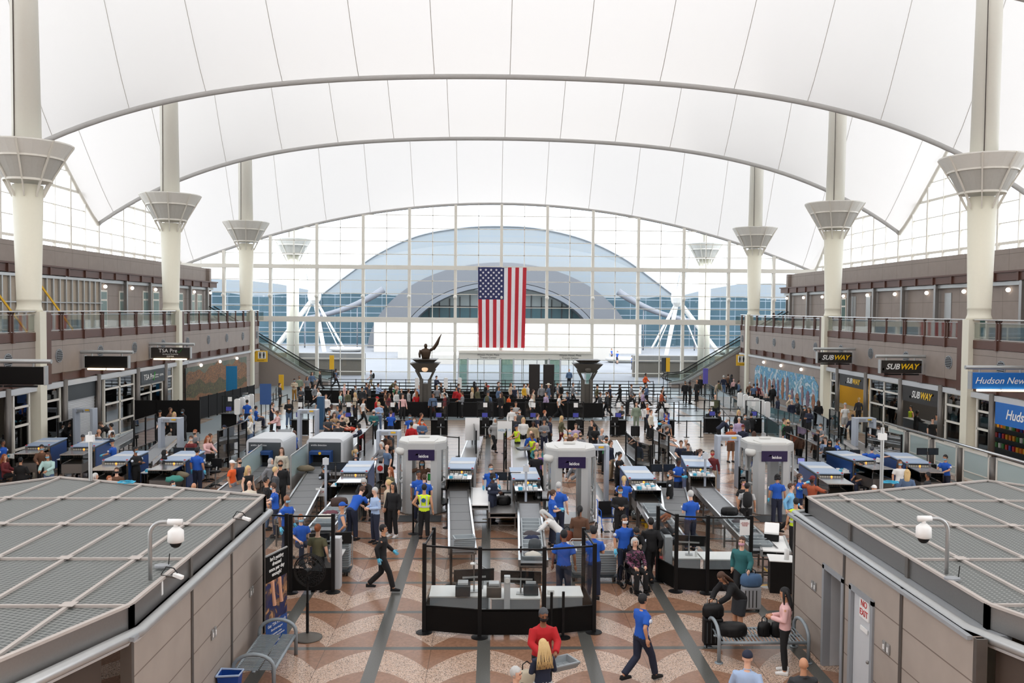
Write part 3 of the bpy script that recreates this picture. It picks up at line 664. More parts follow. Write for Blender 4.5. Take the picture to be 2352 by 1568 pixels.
hang_sign(12, 862, 0, 3.2, .72, M['blackp'], 'blank black hanging sign at the left edge, nearest of the left signs', X=FL+XS+.4, lampy=False)
hang_sign(246, 831, 0, 2.2, .60, M['blackp'], 'blank black hanging sign with lit strip, over the closed left shutter', X=FL+XS)
t = hang_sign(393, 810, 0, 2.4, .66, SB, 'dark hanging sign reading TSA Pre beside the left mural', X=FL+XS)
text('TSA Pre', .34, M['white'], t, (-.15, -.13, .13), FRONT); text('Enrollment Provided by', .1, M['white'], t, (0, -.13, -.08), FRONT); text('IDEMIA', .14, M['white'], t, (0, -.13, -.22), FRONT)
a = MB(); a.bar((.48, -.13, .1), (.55, -.13, .02), .04, .01); a.bar((.55, -.13, .02), (.75, -.13, .3), .05, .01); a.build('check_mark', M['green'], t)
t = hang_sign(1916, 821, 0, 2.2, .68, SB, 'black hanging sign reading SUBWAY nearest the right mural', X=FR-XS, lampy=False); subway(t, -.05, 0, .42, FRONT, -.13)
t = hang_sign(2068, 842, 0, 2.2, .68, SB, 'black hanging sign reading SUBWAY, middle of the three right signs', X=FR-XS, lampy=False); subway(t, -.05, 0, .42, FRONT, -.13)
t = hang_sign(2296, 874, 0, 2.55, .70, M['sblue'], 'blue hanging sign reading Hudson News at the right edge', X=FR-XS); text('Hudson News', .40, M['white'], t, (0, -.13, 0), FRONT, shear=.35)
def rest_sign(px, py, Y, flip):
    c = on(px, py, 1, Y); t = empty('restroom_sign', c); a = MB(); a.box(-.6, .6, -.05, .05, -.5, .5); a.build('yellow_board', M['yellow'], t); o = -.12 if flip else .12
    a = MB(); a.box(o-.35 if not flip else o-.35, o+.35, -.07, -.05, -.2, .42); a.build('white_panel', M['white'], t)
    a = MB()
    for dx in (-.17, .17):
        a.cyl((o+dx, -.08, .33), (o+dx, -.07, .33), .05, n=10); a.box(o+dx-.07, o+dx+.07, -.08, -.071, 0, .27); a.box(o+dx-.05, o+dx+.05, -.08, -.071, -.16, 0)
    a.box(o-.01, o+.01, -.08, -.071, -.16, .38); a.build('pictograms', M['black'], t)
    d = 1 if flip else -1; a = MB(); a.bar((d*.32+d*.03, -.06, .36), (d*.56, -.06, .36), .03, .01); a.bar((d*.56, -.06, .36), (d*.47, -.06, .45), .03, .01); a.bar((d*.56, -.06, .36), (d*.47, -.06, .27), .03, .01); a.build('arrow', M['black'], t)
    text('Restrooms', .14, M['black'], t, (0, -.055, -.37), FRONT)
    a = MB(); sx = -1 if c[0] < 0 else 1; a.box(.6 if sx > 0 else -1.2, 1.2 if sx > 0 else -.6, -.03, .03, -.1, .1); a.build('bracket', M['frame'], t)
    tag(t, 'yellow restroom sign with two figures at the far end of the %s balcony' % ('left' if c[0] < 0 else 'right'), 'sign')
rest_sign(599, 818, 79.5, False); rest_sign(1706, 827, 79.5, True)

# ---- exterior
g = MB(); g.box(-140, 150, 88.5, 400, -.25, -.02); struct(g.build('ground_plaza', M['plaza']))
HYd = 180.0
def hp(px, py, Y=HYd): p = on(px, py, 1, Y); return (p.x, p.z)
hotel = empty('hotel', (0, HYd, 0))
out = [hp(*q) for q in ((742, 798), (742, 672), (800, 628), (870, 580), (960, 540), (1060, 522), (1150, 518), (1240, 524), (1340, 548), (1430, 590), (1500, 640), (1552, 680), (1552, 798))]
sm_ = [out[0]]
for i in range(1, len(out)-2):
    p0_, p1_, p2_, p3_ = out[max(i-1, 1)], out[i], out[i+1], out[min(i+2, len(out)-2)]
    for k in range(6):
        t = k/6; sm_.append(tuple(.5*(2*b+(c-a_)*t+(2*a_-5*b+4*c-d)*t*t+(3*b-a_-3*c+d)*t**3) for a_, b, c, d in zip(p0_, p1_, p2_, p3_)))
sm_ += out[-2:]
a = MB(); a.prismy(sm_, 0, 14)
rl = empty('roof_edge', (0, HYd, 0)); rb_ = MB(); rb_.tube([(x, -.2, z) for x, z in sm_[1:-1]], .22, 6); rb_.build('white_edge', M['lightgrey'], rl); rl.parent = hotel; rl.location = (0, 0, 0)
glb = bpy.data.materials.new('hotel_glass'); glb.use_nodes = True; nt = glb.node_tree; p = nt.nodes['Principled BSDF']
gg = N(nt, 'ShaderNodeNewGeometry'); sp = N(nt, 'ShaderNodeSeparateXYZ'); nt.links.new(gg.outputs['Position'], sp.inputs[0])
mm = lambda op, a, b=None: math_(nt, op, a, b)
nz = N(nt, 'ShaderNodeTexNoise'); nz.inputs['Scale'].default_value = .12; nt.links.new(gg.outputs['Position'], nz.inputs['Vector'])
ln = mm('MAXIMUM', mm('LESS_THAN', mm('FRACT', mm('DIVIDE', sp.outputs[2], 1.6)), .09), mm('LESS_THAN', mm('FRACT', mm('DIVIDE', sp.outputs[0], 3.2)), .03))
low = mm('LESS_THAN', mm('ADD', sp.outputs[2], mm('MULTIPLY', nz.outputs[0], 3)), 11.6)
cup_sky = mixc(nt, nz.outputs[0], (.19, .225, .25, 1), (.235, .255, .27, 1)); clo = mixc(nt, mm('MULTIPLY', nz.outputs[0], 1.0), (.012, .035, .05, 1), (.07, .12, .15, 1))  # pale blue upper tone: sky reflection put into the base colour
nt.links.new(mixc(nt, ln, mixc(nt, low, cup_sky, clo), (.2, .24, .28, 1)), p.inputs['Base Color']); p.inputs['Roughness'].default_value = .35; p.inputs['Specular IOR Level'].default_value = .15
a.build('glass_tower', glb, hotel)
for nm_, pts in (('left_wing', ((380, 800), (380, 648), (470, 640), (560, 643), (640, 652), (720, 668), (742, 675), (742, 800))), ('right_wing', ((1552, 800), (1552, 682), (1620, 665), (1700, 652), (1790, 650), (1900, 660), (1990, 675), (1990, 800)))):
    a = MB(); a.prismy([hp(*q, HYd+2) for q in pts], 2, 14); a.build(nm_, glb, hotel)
tag(hotel, 'blue glass hotel with saddle-shaped roofline beyond the plaza', 'building')
# long roofline cables
for k in range(1):
    pass
# white arch
ar = empty('entrance_arch', (0, 165, 0)); n = 36
A0 = on(1150, 815, 1, 165); so = 2005/165.
def ell(hw, hh, t, zb): return (A0.x+hw*cos(t), zb+hh*sin(t))
def band(hwo, hho, hwi, hhi, y0, y1, mb, zb=-1):
    o_ = [ell(hwo, hho, pi*i/n, zb) for i in range(n+1)]; i_ = [ell(hwi, hhi, pi*i/n, zb) for i in range(n+1)]
    for i in range(n):
        q = [o_[i], o_[i+1], i_[i+1], i_[i]]; mb.prismy(q[::-1], y0, y1)
a = MB(); band(25.2, 17.3, 19.5, 13.6, 0, 4, a); a.build('outer_band', mat('arch_metal', (88, 92, 98), .6), ar)
a = MB(); band(19.6, 13.7, 18.6, 12.8, 0, 9, a); a.build('vault', mat('arch_soffit', (92, 98, 106), .5), ar)
a = MB(); a.box(A0.x-17, A0.x+17, 7, 7.3, 5.6, 8.0); a.build('glazed_screen', mat('screen_glass', (60, 96, 104), .3), ar); a = MB(); a.box(A0.x-17, A0.x+17, 7, 7.2, -.5, 5.6); a.box(A0.x-16, A0.x+16, 7, 7.2, 8, 11.2); a.build('pale_lobby', mat('lobby_pale', (158, 168, 168), .5), ar); a = MB()
for k in range(-8, 9): a.box(A0.x+k*2-.08, A0.x+k*2+.08, 6.8, 7, 4.6, 11.5-abs(k)*.4)
a.box(A0.x-16, A0.x+16, 6.8, 7, 7.9, 8.1); a.build('mullions', M['charcoal'], ar)
tag(ar, 'wide grey arch over the hotel entrance beyond the plaza', 'arch')
for s_ in (-1, 1):
    a = MB(); pts = []
    for i in range(17):
        u = i/16; x = A0.x+s_*(22+26*u); pts.append((x, 164, 4.4+5.5*(1-u)**2.2*0+3.0*(u-.0)**2*0+6.0*(1-u)**3+.6))
    a.tube(pts, [.15+.5*(1-i/16) for i in range(17)], 8); [a.cyl((pts[i][0], 164, -.02), pts[i], .12, n=6) for i in (3, 9, 15)]; tag(a.build('canopy_wing', mat('canopy_metal', (104, 108, 116), .6), smooth=True), 'long white sweeping canopy on the %s of the entrance arch' % ('left' if s_ < 0 else 'right'), 'canopy')
# struts beyond the glass
def strut_frame(px0, py0, feet, label):
    Y = 101; c = on(px0, py0, 1, Y); t = empty('cable_pylon', (c.x, c.y, 0)); a = MB()
    for fxp, fyp, r_ in feet:
        q = on(fxp, fyp, 1, Y); a.cyl((0, 0, c.z), (q.x-c.x, 0, q.z), r_, n=10)
    a.build('white_struts', M['white'], t); b = MB(); b.ball((0, 0, c.z+.2), .8, .8, 1.1, n=10, m=6); b.build('node_joint', M['white'], t)
    d = MB(); q = on(px0-(35 if c.x < 0 else -35), 520, 1, Y); 
    for dx in (-.35, .35): d.cyl((dx, 0, c.z), (q.x-c.x+dx, 0, q.z), .09, n=6)
    for k in range(16): u = k/16; d.bar((-.35+(q.x-c.x)*u, 0, c.z+(q.z-c.z)*u), (.35+(q.x-c.x)*(u+.06), 0, c.z+(q.z-c.z)*(u+.06)), .07)
    d.build('lattice_boom', M['lightgrey'], t)
    tag(t, label, 'pylon')
strut_frame(722, 682, ((628, 805, .27), (745, 808, .24), (790, 800, .12), (668, 805, .08), (778, 800, .06)), 'white cable pylon with splayed struts outside, left of the plaza')
strut_frame(1556, 688, ((1650, 810, .27), (1530, 815, .24), (1497, 800, .12), (1604, 805, .08), (1508, 800, .06)), 'white cable pylon with splayed struts outside, right of the plaza')
for k, (x0, x1, z_, y) in enumerate(((-32, -14, 1.7, 97), (16, 36, 1.7, 97))):
    t = empty('terrace_wall', (0, y, 0)); a = MB(); a.box(x0, x1, 0, 1.2, -.1, z_); a.build('stone_wall', mat('stone_beige', (112, 106, 96), .8), t); a = MB(); a.box(x0, x1, -.1, 1.3, z_, z_+.7); a.build('parapet', M['concrete'], t); tag(t, 'beige terrace wall outside, %s side of the plaza' % ('left' if k == 0 else 'right'), 'wall')
lwall = mat('sunlit_concrete', (176, 173, 168), .8, scale=.5)
for k, (xa, xb, y, z_) in enumerate(((-14, 18, 132, 3.2), (-20, 26, 150, 5.2), (-9, 12, 118, 1.2))):
    a = MB(); a.prism([(xa, y), (xb, y), (xb-2, y+9), (xa+2, y+9)], -.1, z_); tag(a.build('plaza_terrace', lwall), ['long pale concrete terrace across the plaza, middle step', 'highest pale concrete terrace under the arch', 'lowest pale concrete terrace nearest the doors'][k], 'terrace')
for k, (px, py, r_) in enumerate(((1430, 832, 1.3), (1395, 760, 1.6), (820, 800, 1.5))):
    q = on(px, py, 2, .0); a = MB(); a.lathe([(r_, 0), (r_*1.3, .4), (r_*1.2, .75), (r_*.4, .8)], n=20, sx=1.5); o = a.build('planter_bench', mat('bench_white', (170, 170, 168), .6), smooth=True); o.location = (q.x, min(q.y, 150), 0); tag(o, ['white rounded bench outside, right of the doors', 'white rounded planter farther out on the plaza', 'white rounded bench on the plaza, left side'][k], 'bench')

# ---- vestibule
p0 = on(1053, 880, 1, 85.6); p1 = on(1358, 880, 1, 85.6); xa, xb = p0.x, p1.x; W_ = xb-xa
vb = empty('entrance_vestibule', (xa, 85.6, 0))
a = MB(); a.box(0, W_, 0, 1.9, 2.55, 3.35); a.box(0, W_, -.15, 0, 3.1, 3.3); a.build('sign_band', M['frame'], vb)
a = MB(); xs_ = [0, .9, 4.1, 5.4, 8.9, 10.0, W_-.6, W_]
for x in xs_: a.box(x-.08, x+.08, 0, .2, 0, 2.6)
for x in (2.5, 6.2, 7.7, 11.3): a.box(x-.04, x+.04, 0, .15, 0, 2.5)
a.box(0, W_, 0, .15, 1.15, 1.2); a.build('door_frames', M['lightgrey'], vb)
a = MB()
for i in (0, 2, 4, 6):
    a = MB(); a.box(xs_[i]+.08, xs_[i+1]-.08, .05, .08, 0, 2.5); a.build('green_glass_panel', glassmat('green_pane', (190, 208, 200), .15), vb)
for i in (1, 3, 5): a = MB(); a.box(xs_[i]+.08, xs_[i+1]-.08, .05, .07, 0, 2.5); a.build('door_leaf', M['glass'], vb)
for x in (2.6, W_-2.4):
    text('Westin Hotel, Plaza\nTransit Center', .27, M['charcoal'], vb, (x+.3, -.02, 2.82), FRONT)
tag(vb, 'cream entrance vestibule with glass doors and hotel directions in the glass wall', 'vestibule')

# ---- flag
fp0 = on(1098, 613, 1, 86.6); fp1 = on(1208, 799, 1, 86.6); Wf = fp1.x-fp0.x; Hf = fp0.z-fp1.z
fl_ = empty('national_flag', (fp0.x, 86.88, fp1.z)); a = MB(); a.box(0, Wf, .05, .25, Hf-.03, Hf+.03); a.build('hanging_bar', M['alu'], fl_); a = MB(); nu, nv = 52, 40
mats = [mat('flag_red', (186, 36, 48), .7), mat('flag_white', (232, 230, 234), .7), mat('flag_blue', (40, 44, 92), .7)]
def fv(u, v): return (Wf*(u+(.012*(1-v)*(.5-u)*4)), .07*sin(u*26)+.05*sin(u*9+v*3), Hf*v)
vs = [fv(i/nu, j/nv) for j in range(nv+1) for i in range(nu+1)]
cant = 28; cv = int(nv*.6)
for j in range(nv):
    for i in range(nu):
        mi = 2 if (i < cant and j >= cv) else (0 if (i//4) % 2 == 0 else 1)
        a.f.append((j*(nu+1)+i, j*(nu+1)+i+1, (j+1)*(nu+1)+i+1, (j+1)*(nu+1)+i)); a.mi.append(mi)
a.v = vs; a.build('cloth', mats, fl_, smooth=True)
st = MB()
for r_ in range(11):                                  # rotated canton: 11 columns along height, 9 across
    pass
for cI in range(9):
    for rI in range(11):
        if (cI+rI) % 2 == 0:
            x = Wf*cant/nu*(cI+1)/10; z = Hf*(.6+.4*(rI+1)/12); yy = .07*sin(x/Wf*26)+.05*sin(x/Wf*9+z/Hf*3)-.04; pts = []
            for k in range(10):
                rr_ = .15 if k % 2 == 0 else .06; t_ = pi/2+k*pi/5; pts.append((x+rr_*cos(t_), z+rr_*sin(t_)))
            st.prismy(pts, yy, yy+.01)
st.build('stars', mats[1], fl_)
tag(fl_, 'very large national flag of stars and stripes hanging vertically on the glass wall', 'flag')

# ---- escalators
def escal(s):
    x0, x1 = (-16.6, -26.6) if s < 0 else (18.6, 28.6); t = empty('escalator', (x0, 84.0, 0)); L = x1-x0; sg = -1 if s < 0 else 1
    a = MB(); a.prismy([(sg*-1.2, 0), (sg*0, 0), (sg*4, 0), (sg*10, 0), (sg*10, 6.4), (0+sg*.2, .5), (sg*-1.2, .35)][::(1 if sg > 0 else -1)], -.75, .75); a.build('side_cladding', M['brown'] if 0 else M['taupe_plain'], t)
    a = MB(); a.prismy([(sg*-1.2, .36), (sg*.2, .52), (sg*10, 6.42), (sg*10, 6.6), (sg*.1, .7), (sg*-1.2, .5)][::(1 if sg > 0 else -1)], -.8, -.7); a.prismy([(sg*-1.2, .36), (sg*.2, .52), (sg*10, 6.42), (sg*10, 6.6), (sg*.1, .7), (sg*-1.2, .5)][::(1 if sg > 0 else -1)], .7, .8); a.build('steel_skirt', M['alu'], t)
    for yy in (-.75, .75):
        g = MB(); g.prismy([(sg*-1.5, .5), (sg*.1, .7), (sg*10, 6.6), (sg*10, 7.4), (0, 1.45), (sg*-1.5, 1.3)][::(1 if sg > 0 else -1)], yy-.01, yy+.01); g.build('glass_balustrade', M['railglass'], t)
        h = MB(); h.tube([(sg*-1.2, yy, .7), (sg*-1.75, yy, .8), (sg*-1.85, yy, 1.05), (sg*-1.6, yy, 1.3), (0, yy, 1.48), (sg*10, yy, 7.45)], .05, 8); h.build('handrail', M['black'], t)
    st_ = MB()
    for k in range(24): st_.box(min(sg*(.3+k*.4), sg*(.7+k*.4)), max(sg*(.3+k*.4), sg*(.7+k*.4)), -.5, .5, .4+k*.24, .62+k*.24)
    st_.build('steps', M['steeld'], t)
    tag(t, 'escalator rising to the %s balcony beside the glass wall' % ('left' if s < 0 else 'right'), 'escalator')
escal(-1); escal(1)
# ================================================================== OFFICE KIOSKS IN FRONT
def kiosk(s):
    nmS = 'left' if s < 0 else 'right'
    wx = -5.1 if s < 0 else 7.02; rx = -5.17 if s < 0 else 7.42
    poly = [(-5.17, 12.6), (-5.17, 20.0), (-10.84, 22.1), (-13.2, 19.6), (-13.2, 7.5), (-7.1, 7.5)] if s < 0 else [(7.42, 12.6), (7.42, 20.0), (12.85, 22.05), (15.6, 19.2), (15.6, 7.5), (9.4, 7.5)]
    P = poly if s > 0 else poly[::-1]
    P = P[::-1]
    r = empty('office_kiosk', (0, 0, 0))
    a = MB(); a.prism(P, 3.02, 3.06); a.build('perforated_roof', M['grate'], r)
    # light frame bars laid on the roof, clipped to the outline
    def clip(axis, c):
        pts = []
        for i in range(len(poly)):
            p, q = poly[i], poly[(i+1) % len(poly)]
            if (p[axis]-c)*(q[axis]-c) < 0:
                t = (c-p[axis])/(q[axis]-p[axis]); pts.append((p[0]+(q[0]-p[0])*t, p[1]+(q[1]-p[1])*t))
        return pts
    a = MB(); light = mat('roof_bar', (178, 170, 164), .6)
    ys = [12.57+2.37*k for k in range(-2, 5)]; x0 = rx+s*.86; xs = [x0+s*1.183*k for k in range(0, 8)]
    for y in ys:
        p = clip(1, y)
        if len(p) >= 2: a.bar((p[0][0], y, 3.08), (p[1][0], y, 3.08), .045, .04)
    for x in xs:
        p = clip(0, x)
        if len(p) >= 2: a.bar((x, p[0][1], 3.08), (x, p[1][1], 3.08), .058, .04)
        for y in ys:
            if len(p) >= 2 and min(p[0][1], p[1][1])+.2 < y < max(p[0][1], p[1][1])-.2: a.box(x-.1, x+.1, y-.1, y+.1, 3.10, 3.11)
    for i in range(len(poly)):
        p, q = poly[i], poly[(i+1) % len(poly)]; a.bar((p[0], p[1], 3.09), (q[0], q[1], 3.09), .07, .04)
    a.build('roof_frame', light, r)
    a = MB()
    for i in range(len(poly)):
        p, q = poly[i], poly[(i+1) % len(poly)]; a.bar((p[0], p[1], 2.9), (q[0], q[1], 2.9), .03, .34)
        L = hypot(q[0]-p[0], q[1]-p[1]); n = max(1, int(L/2.37))
        for k in range(n+1): u = k/n; a.box(p[0]+(q[0]-p[0])*u-.05, p[0]+(q[0]-p[0])*u+.05, p[1]+(q[1]-p[1])*u-.05, p[1]+(q[1]-p[1])*u+.05, 2.7, 3.08, 1)
    a.build('fascia', [M['steel'], mat('joint_cover', (96, 92, 88), .6)], r)
    a = MB(); ox = .18*-s if 0 else (.16 if s < 0 else -.30)
    off = [(p[0]+(.14 if s < 0 else -.30), p[1]) for p in poly[:2]]; ch = [(poly[5][0]+(.14 if s < 0 else -.3), poly[5][1]-.1)]
    pl = [ch[0]]+off; a.tube([(p[0], p[1]-(0 if i else 0), 2.70) for i, p in enumerate(pl)]+[(poly[2][0], poly[2][1]+.2, 2.70)], .085, 12); a.build('edge_pipe', M['alu'], r, smooth=True)
    a = MB(); a.tube([(p[0]+s*.05, p[1], 2.6) for p in pl], .05, 6); a.build('gutter', M['lightgrey'], r)
    # wall
    a = MB(); T = .12; X0, X1 = sorted((wx, wx+s*T))
    def WB(y0, y1, z0, z1, mi=0): a.box(X0, X1, y0, y1, z0, z1, mi)
    if s > 0:
        WB(12.2, 15.52, 0, 2.72); WB(15.52, 16.55, 2.11, 2.72); WB(16.55, 16.85, 0, 2.72); WB(16.85, 17.9, 2.11, 2.72); WB(17.9, 19.75, 0, 2.72)
    else: WB(12.45, 19.8, 0, 2.72)
    ye = 19.75; a.build('wall_panel', kiosk_wall, r); a = MB(); a.box(min(wx, wx+s*6), max(wx, wx+s*6), ye-.1, ye, 0, 2.72); 
    a.build('end_wall', kiosk_wall, r); a = MB(); a.box(min(wx-.08, rx+.08), max(wx-.08, rx+.08)+.1, 12.3, 20.0, 2.66, 2.72); a.build('ledge', M['grey'], r)
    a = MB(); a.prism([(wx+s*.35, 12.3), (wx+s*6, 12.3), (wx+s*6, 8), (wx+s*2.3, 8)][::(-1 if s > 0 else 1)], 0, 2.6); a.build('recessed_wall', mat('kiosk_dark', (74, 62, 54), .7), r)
    for y in ((12.2, 14.47, 16.87, 19.72) if s > 0 else (12.47, 14.98, 17.27, 19.78)): a = MB(); a.box(X0-.02, X1+.02, y-.045, y+.045, 0, 2.72); a.build('steel_post', M['steeld'], r)
    for y, z in (((18.5, 1.5), (18.36, 1.5), (15.05, 1.5), (14.9, 1.5)) if s > 0 else ((18.75, 1.3), (18.6, 1.3), (16.2, 1.35), (16.05, 1.35))):
        a = MB(); xx = wx-s*.01; a.box(min(xx, xx-s*.02), max(xx, xx-s*.02), y-.05, y+.05, z-.09, z+.09, 0); a.box(xx-.03, xx+.03, y-.022, y+.022, z-.05, z+.03, 1); a.build('switch_plate', [M['alu'], M['white']], r)
    tag(r, 'flat-roofed taupe office kiosk with perforated grey roof, front %s' % nmS, 'kiosk', 'office kiosks')
    if s > 0:
        dk = MB(); dk.box(9.3, 9.4, 13, 19.6, 0, 2.7); dk.build('inner_wall', mat('inner_cream', (196, 184, 160), .7), r)
        fx_ = wx-.02
        for i, (y0, y1) in enumerate(((16.9, 17.86), (15.56, 16.5))):
            a = MB()
            a.box(fx_-.02, wx+.14, y0-.06, y0+.04, 0, 2.13); a.box(fx_-.02, wx+.14, y1-.04, y1+.06, 0, 2.13); a.box(fx_-.02, wx+.14, y0-.06, y1+.06, 2.05, 2.15); a.build('door_frame', M['grey'], r)
            if i == 1:
                d = MB(); d.box(wx+.03, wx+.08, y0+.05, y1-.05, 0, 2.05); dd = d.build('door', M['lightgrey'], r); k = MB(); k.ball((wx-.03, y0+.12, .95), .035, n=8, m=6); k.build('door_knob', M['steel'], dd)
            else:
                d = MB(); d.bar((wx+.12, y1-.02, 1.02), (wx+.98, y1+.06, 1.02), .05, 2.03); dd = d.build('door', M['lightgrey'], r)
        sg = MB(); sg.box(wx-.0, wx+.025, 15.75, 16.15, 1.66, 2.03); sg_o = sg.build('no_exit_notice', M['white']); tag(sg_o, 'white notice reading NO EXIT in red on the grey kiosk door', 'sign')
        tt = text('NO\nEXIT', .17, mat('sign_red', (190, 40, 40), .5), None, (wx-.005, 15.95, 1.85), (R(90), 0, R(-90))); tt.parent = sg_o
        b = MB(); b.box(wx+.0, wx+.02, 15.8, 16.1, 1.42, 1.5); tag(b.build('door_label', M['white']), 'small blank white label on the grey kiosk door', 'label')
        e_ = MB(); e_.lathe([(.08, 0), (.08, .45), (.03, .52), (.03, .58)], n=12); o = e_.build('fire_extinguisher', M['red'], smooth=True); o.location = (7.6, 16.98, .3); tag(o, 'red fire extinguisher just inside the open kiosk door', 'extinguisher')
    return r
kiosk_wall = wall_mat('kiosk_wall', (160, 150, 141), 50, .68, (110, 98, 90))
kiosk(-1); kiosk(1)
def dome_cam(px, py, s, lab):
    q = G(px, py, 3.1); t = empty('dome_camera_pole', q); a = MB(); pts = [(0, 0, 0), (0, 0, .72)]+[(s*.2*(1-cos(pi/2*k/6)), 0, .72+.2*sin(pi/2*k/6)) for k in range(1, 7)]+[(s*.32, 0, .92)]
    a.tube(pts, .032, 10); a.build('curved_pole', M['alu'], t, smooth=True)
    b = MB(); b.cyl((s*.28, 0, .92), (s*.5, 0, .92), .05, n=12); b.cyl((s*.40, 0, .92), (s*.40, 0, .82), .035, n=10); b.lathe([(.05, .84), (.12, .78), (.125, .62), (.1, .60)], (s*.40, 0, 0), n=18); b.build('white_housing', M['white'], t, smooth=True)
    c = MB(); c.ball((s*.40, 0, .61), .095, .095, .1, n=14, m=8); c.build('smoked_dome', M['black'], t, smooth=True)
    tag(t, lab, 'camera')
dome_cam(345, 1332, 1, 'dome security camera on curved pole standing on the left kiosk roof')
dome_cam(2174, 1318, -1, 'dome security camera on curved pole standing on the right kiosk roof')
def pole_cam(px, py, h_, lab):
    q = G(px, py, 3.1); t = empty('camera_pole', q); a = MB(); a.cyl((0, 0, 0), (0, 0, h_), .045, n=10); a.build('pole', M['alu'], t); b = MB(); b.box(-.09, .09, -.06, .06, h_*.8, h_*.8+.16); b.build('junction_box', M['white'], t); tag(t, lab, 'pole')
pole_cam(208, 1103, 1.2, 'thin grey pole standing at the back edge of the left kiosk roof'); pole_cam(2024, 1122, 1.5, 'grey pole with junction box at the back edge of the right kiosk roof')
def small_cam(px, py, lab, s):
    q = G(px, py, 3.05); t = empty('bullet_camera', q); a = MB(); a.bar((0, 0, .06), (s*.25, 0, .03), .03); a.build('arm', M['steeld'], t); b = MB(); b.bar((s*.2, 0, .08), (s*.36, -.05, .04), .07, .06); b.build('camera_body', M['white'], t, bevel=.01); c = MB(); c.tube([(0, 0, .08), (s*.08, 0, .2), (s*.2, 0, .18), (s*.26, 0, .1)], .01, 5); c.build('cable', M['black'], t); tag(t, lab, 'camera')
small_cam(370, 1330, 'white bullet camera on the left kiosk roof edge below the dome camera', 1); small_cam(535, 1197, 'white bullet camera at the far end of the left kiosk roof edge', 1)
def router(px, py, lab):
    q = G(px, py, 3.1); t = empty('antenna_box', q); a = MB(); a.lathe([(.13, 0), (.13, .03), (.05, .05)], n=14, sy=.7); a.build('box', M['grey'], t); b = MB(); b.cyl((.1, 0, .03), (.12, 0, .22), .008, n=6); b.build('antenna', M['black'], t); tag(t, lab, 'antenna')
router(373, 1301, 'grey antenna box behind the left kiosk dome camera'); router(2187, 1330, 'grey antenna box at the foot of the right kiosk dome camera')
for k, (px, py, s_) in enumerate(((366, 1350, -1), (2142, 1322, 1))):
    q = G(px, py, 2.95); a = MB(); a.box(-.05, .05, -.03, .03, -.11, .11); o = a.build('emergency_light', M['white']); o.location = (q.x, q.y, q.z); tag(o, 'small white box fixed to the %s kiosk fascia' % ('left', 'right')[k], 'light')
for k, (px, py) in enumerate(((290, 1110), (2045, 1110))):
    q = G(px, py, 3.12); a = MB(); a.tube([(.18*cos(i*.6)*(1+.1*(i % 3)), .12*sin(i*.6), .02+.01*(i % 4)) for i in range(24)], .012, 5); o = a.build('cable_coil', M['cyan']); o.location = q; tag(o, 'loose blue cable coil on the back edge of the %s kiosk roof' % ('left', 'right')[k], 'cable')

# ================================================================== FURNITURE OF THE NEAR FLOOR
def bench(x0, x1, y0, y1, along, lab):
    t = empty('metal_bench', ((x0+x1)/2, (y0+y1)/2, 0)); w_, d_ = (x1-x0)/2, (y1-y0)/2
    bm_ = mat('bench_grey', (138, 148, 154), .45, .2)
    sl = MB(); fr = MB()
    if along == 'x':
        n = 24
        for i in range(n): x = -w_+.05+(2*w_-.1)*i/(n-1); sl.box(x-.014, x+.014, -d_, d_*.25, .43, .445); sl.box(x-.014+.02, x+.014+.02, d_*.3, d_, .43, .445)
        fr.cyl((-w_, -d_, .42), (w_, -d_, .42), .035, n=8); fr.cyl((-w_, d_, .42), (w_, d_, .42), .03, n=8); fr.box(-w_, w_, -.03, .03, .40, .43)
        ends = [((-w_, 1), (w_, 1))]
        for sx in (-w_, w_):
            lg = MB(); pts = [(sx, -d_-.02, 0), (sx, -d_-.02, .5)]+[(sx, -d_-.02+(2*d_+.04)*(1-cos(pi*k/10))/2, .5+.26*sin(pi*k/10)) for k in range(1, 10)]+[(sx, d_+.02, .5), (sx, d_+.02, 0)]
            lg.tube(pts, .038, 10); lg.lathe([(.09, 0), (.09, .015)], (sx, -d_-.02, 0), n=14); lg.lathe([(.09, 0), (.09, .015)], (sx, d_+.02, 0), n=14); lg.build('hoop_leg', bm_, t, smooth=True)
    else:
        n = 26
        for i in range(n): y = -d_+.05+(2*d_-.1)*i/(n-1); sl.box(-w_, w_*.2, y-.014, y+.014, .43, .445); sl.box(w_*.28, w_, y-.014+.02, y+.014+.02, .43, .445)
        fr.cyl((-w_, -d_, .42), (-w_, d_, .42), .03, n=8); fr.cyl((w_, -d_, .42), (w_, d_, .42), .035, n=8); fr.box(-.03, .03, -d_, d_, .40, .43)
        for sy in (-d_, d_):
            lg = MB(); pts = [(-w_-.02, sy, 0), (-w_-.02, sy, .5)]+[(-w_-.02+(2*w_+.04)*(1-cos(pi*k/10))/2, sy, .5+.26*sin(pi*k/10)) for k in range(1, 10)]+[(w_+.02, sy, .5), (w_+.02, sy, 0)]
            lg.tube(pts, .038, 10); lg.build('hoop_leg', bm_, t, smooth=True)
    sl.build('slatted_seat', bm_, t); fr.build('seat_frame', bm_, t, smooth=True); tag(t, lab, 'bench')
bench(-4.85, -4.12, 16.6, 18.5, 'y', 'grey slatted metal bench against the left kiosk wall beside the banner')
bench(4.85, 6.75, 18.0, 18.85, 'x', 'grey slatted metal bench with bags on it before the right kiosk')
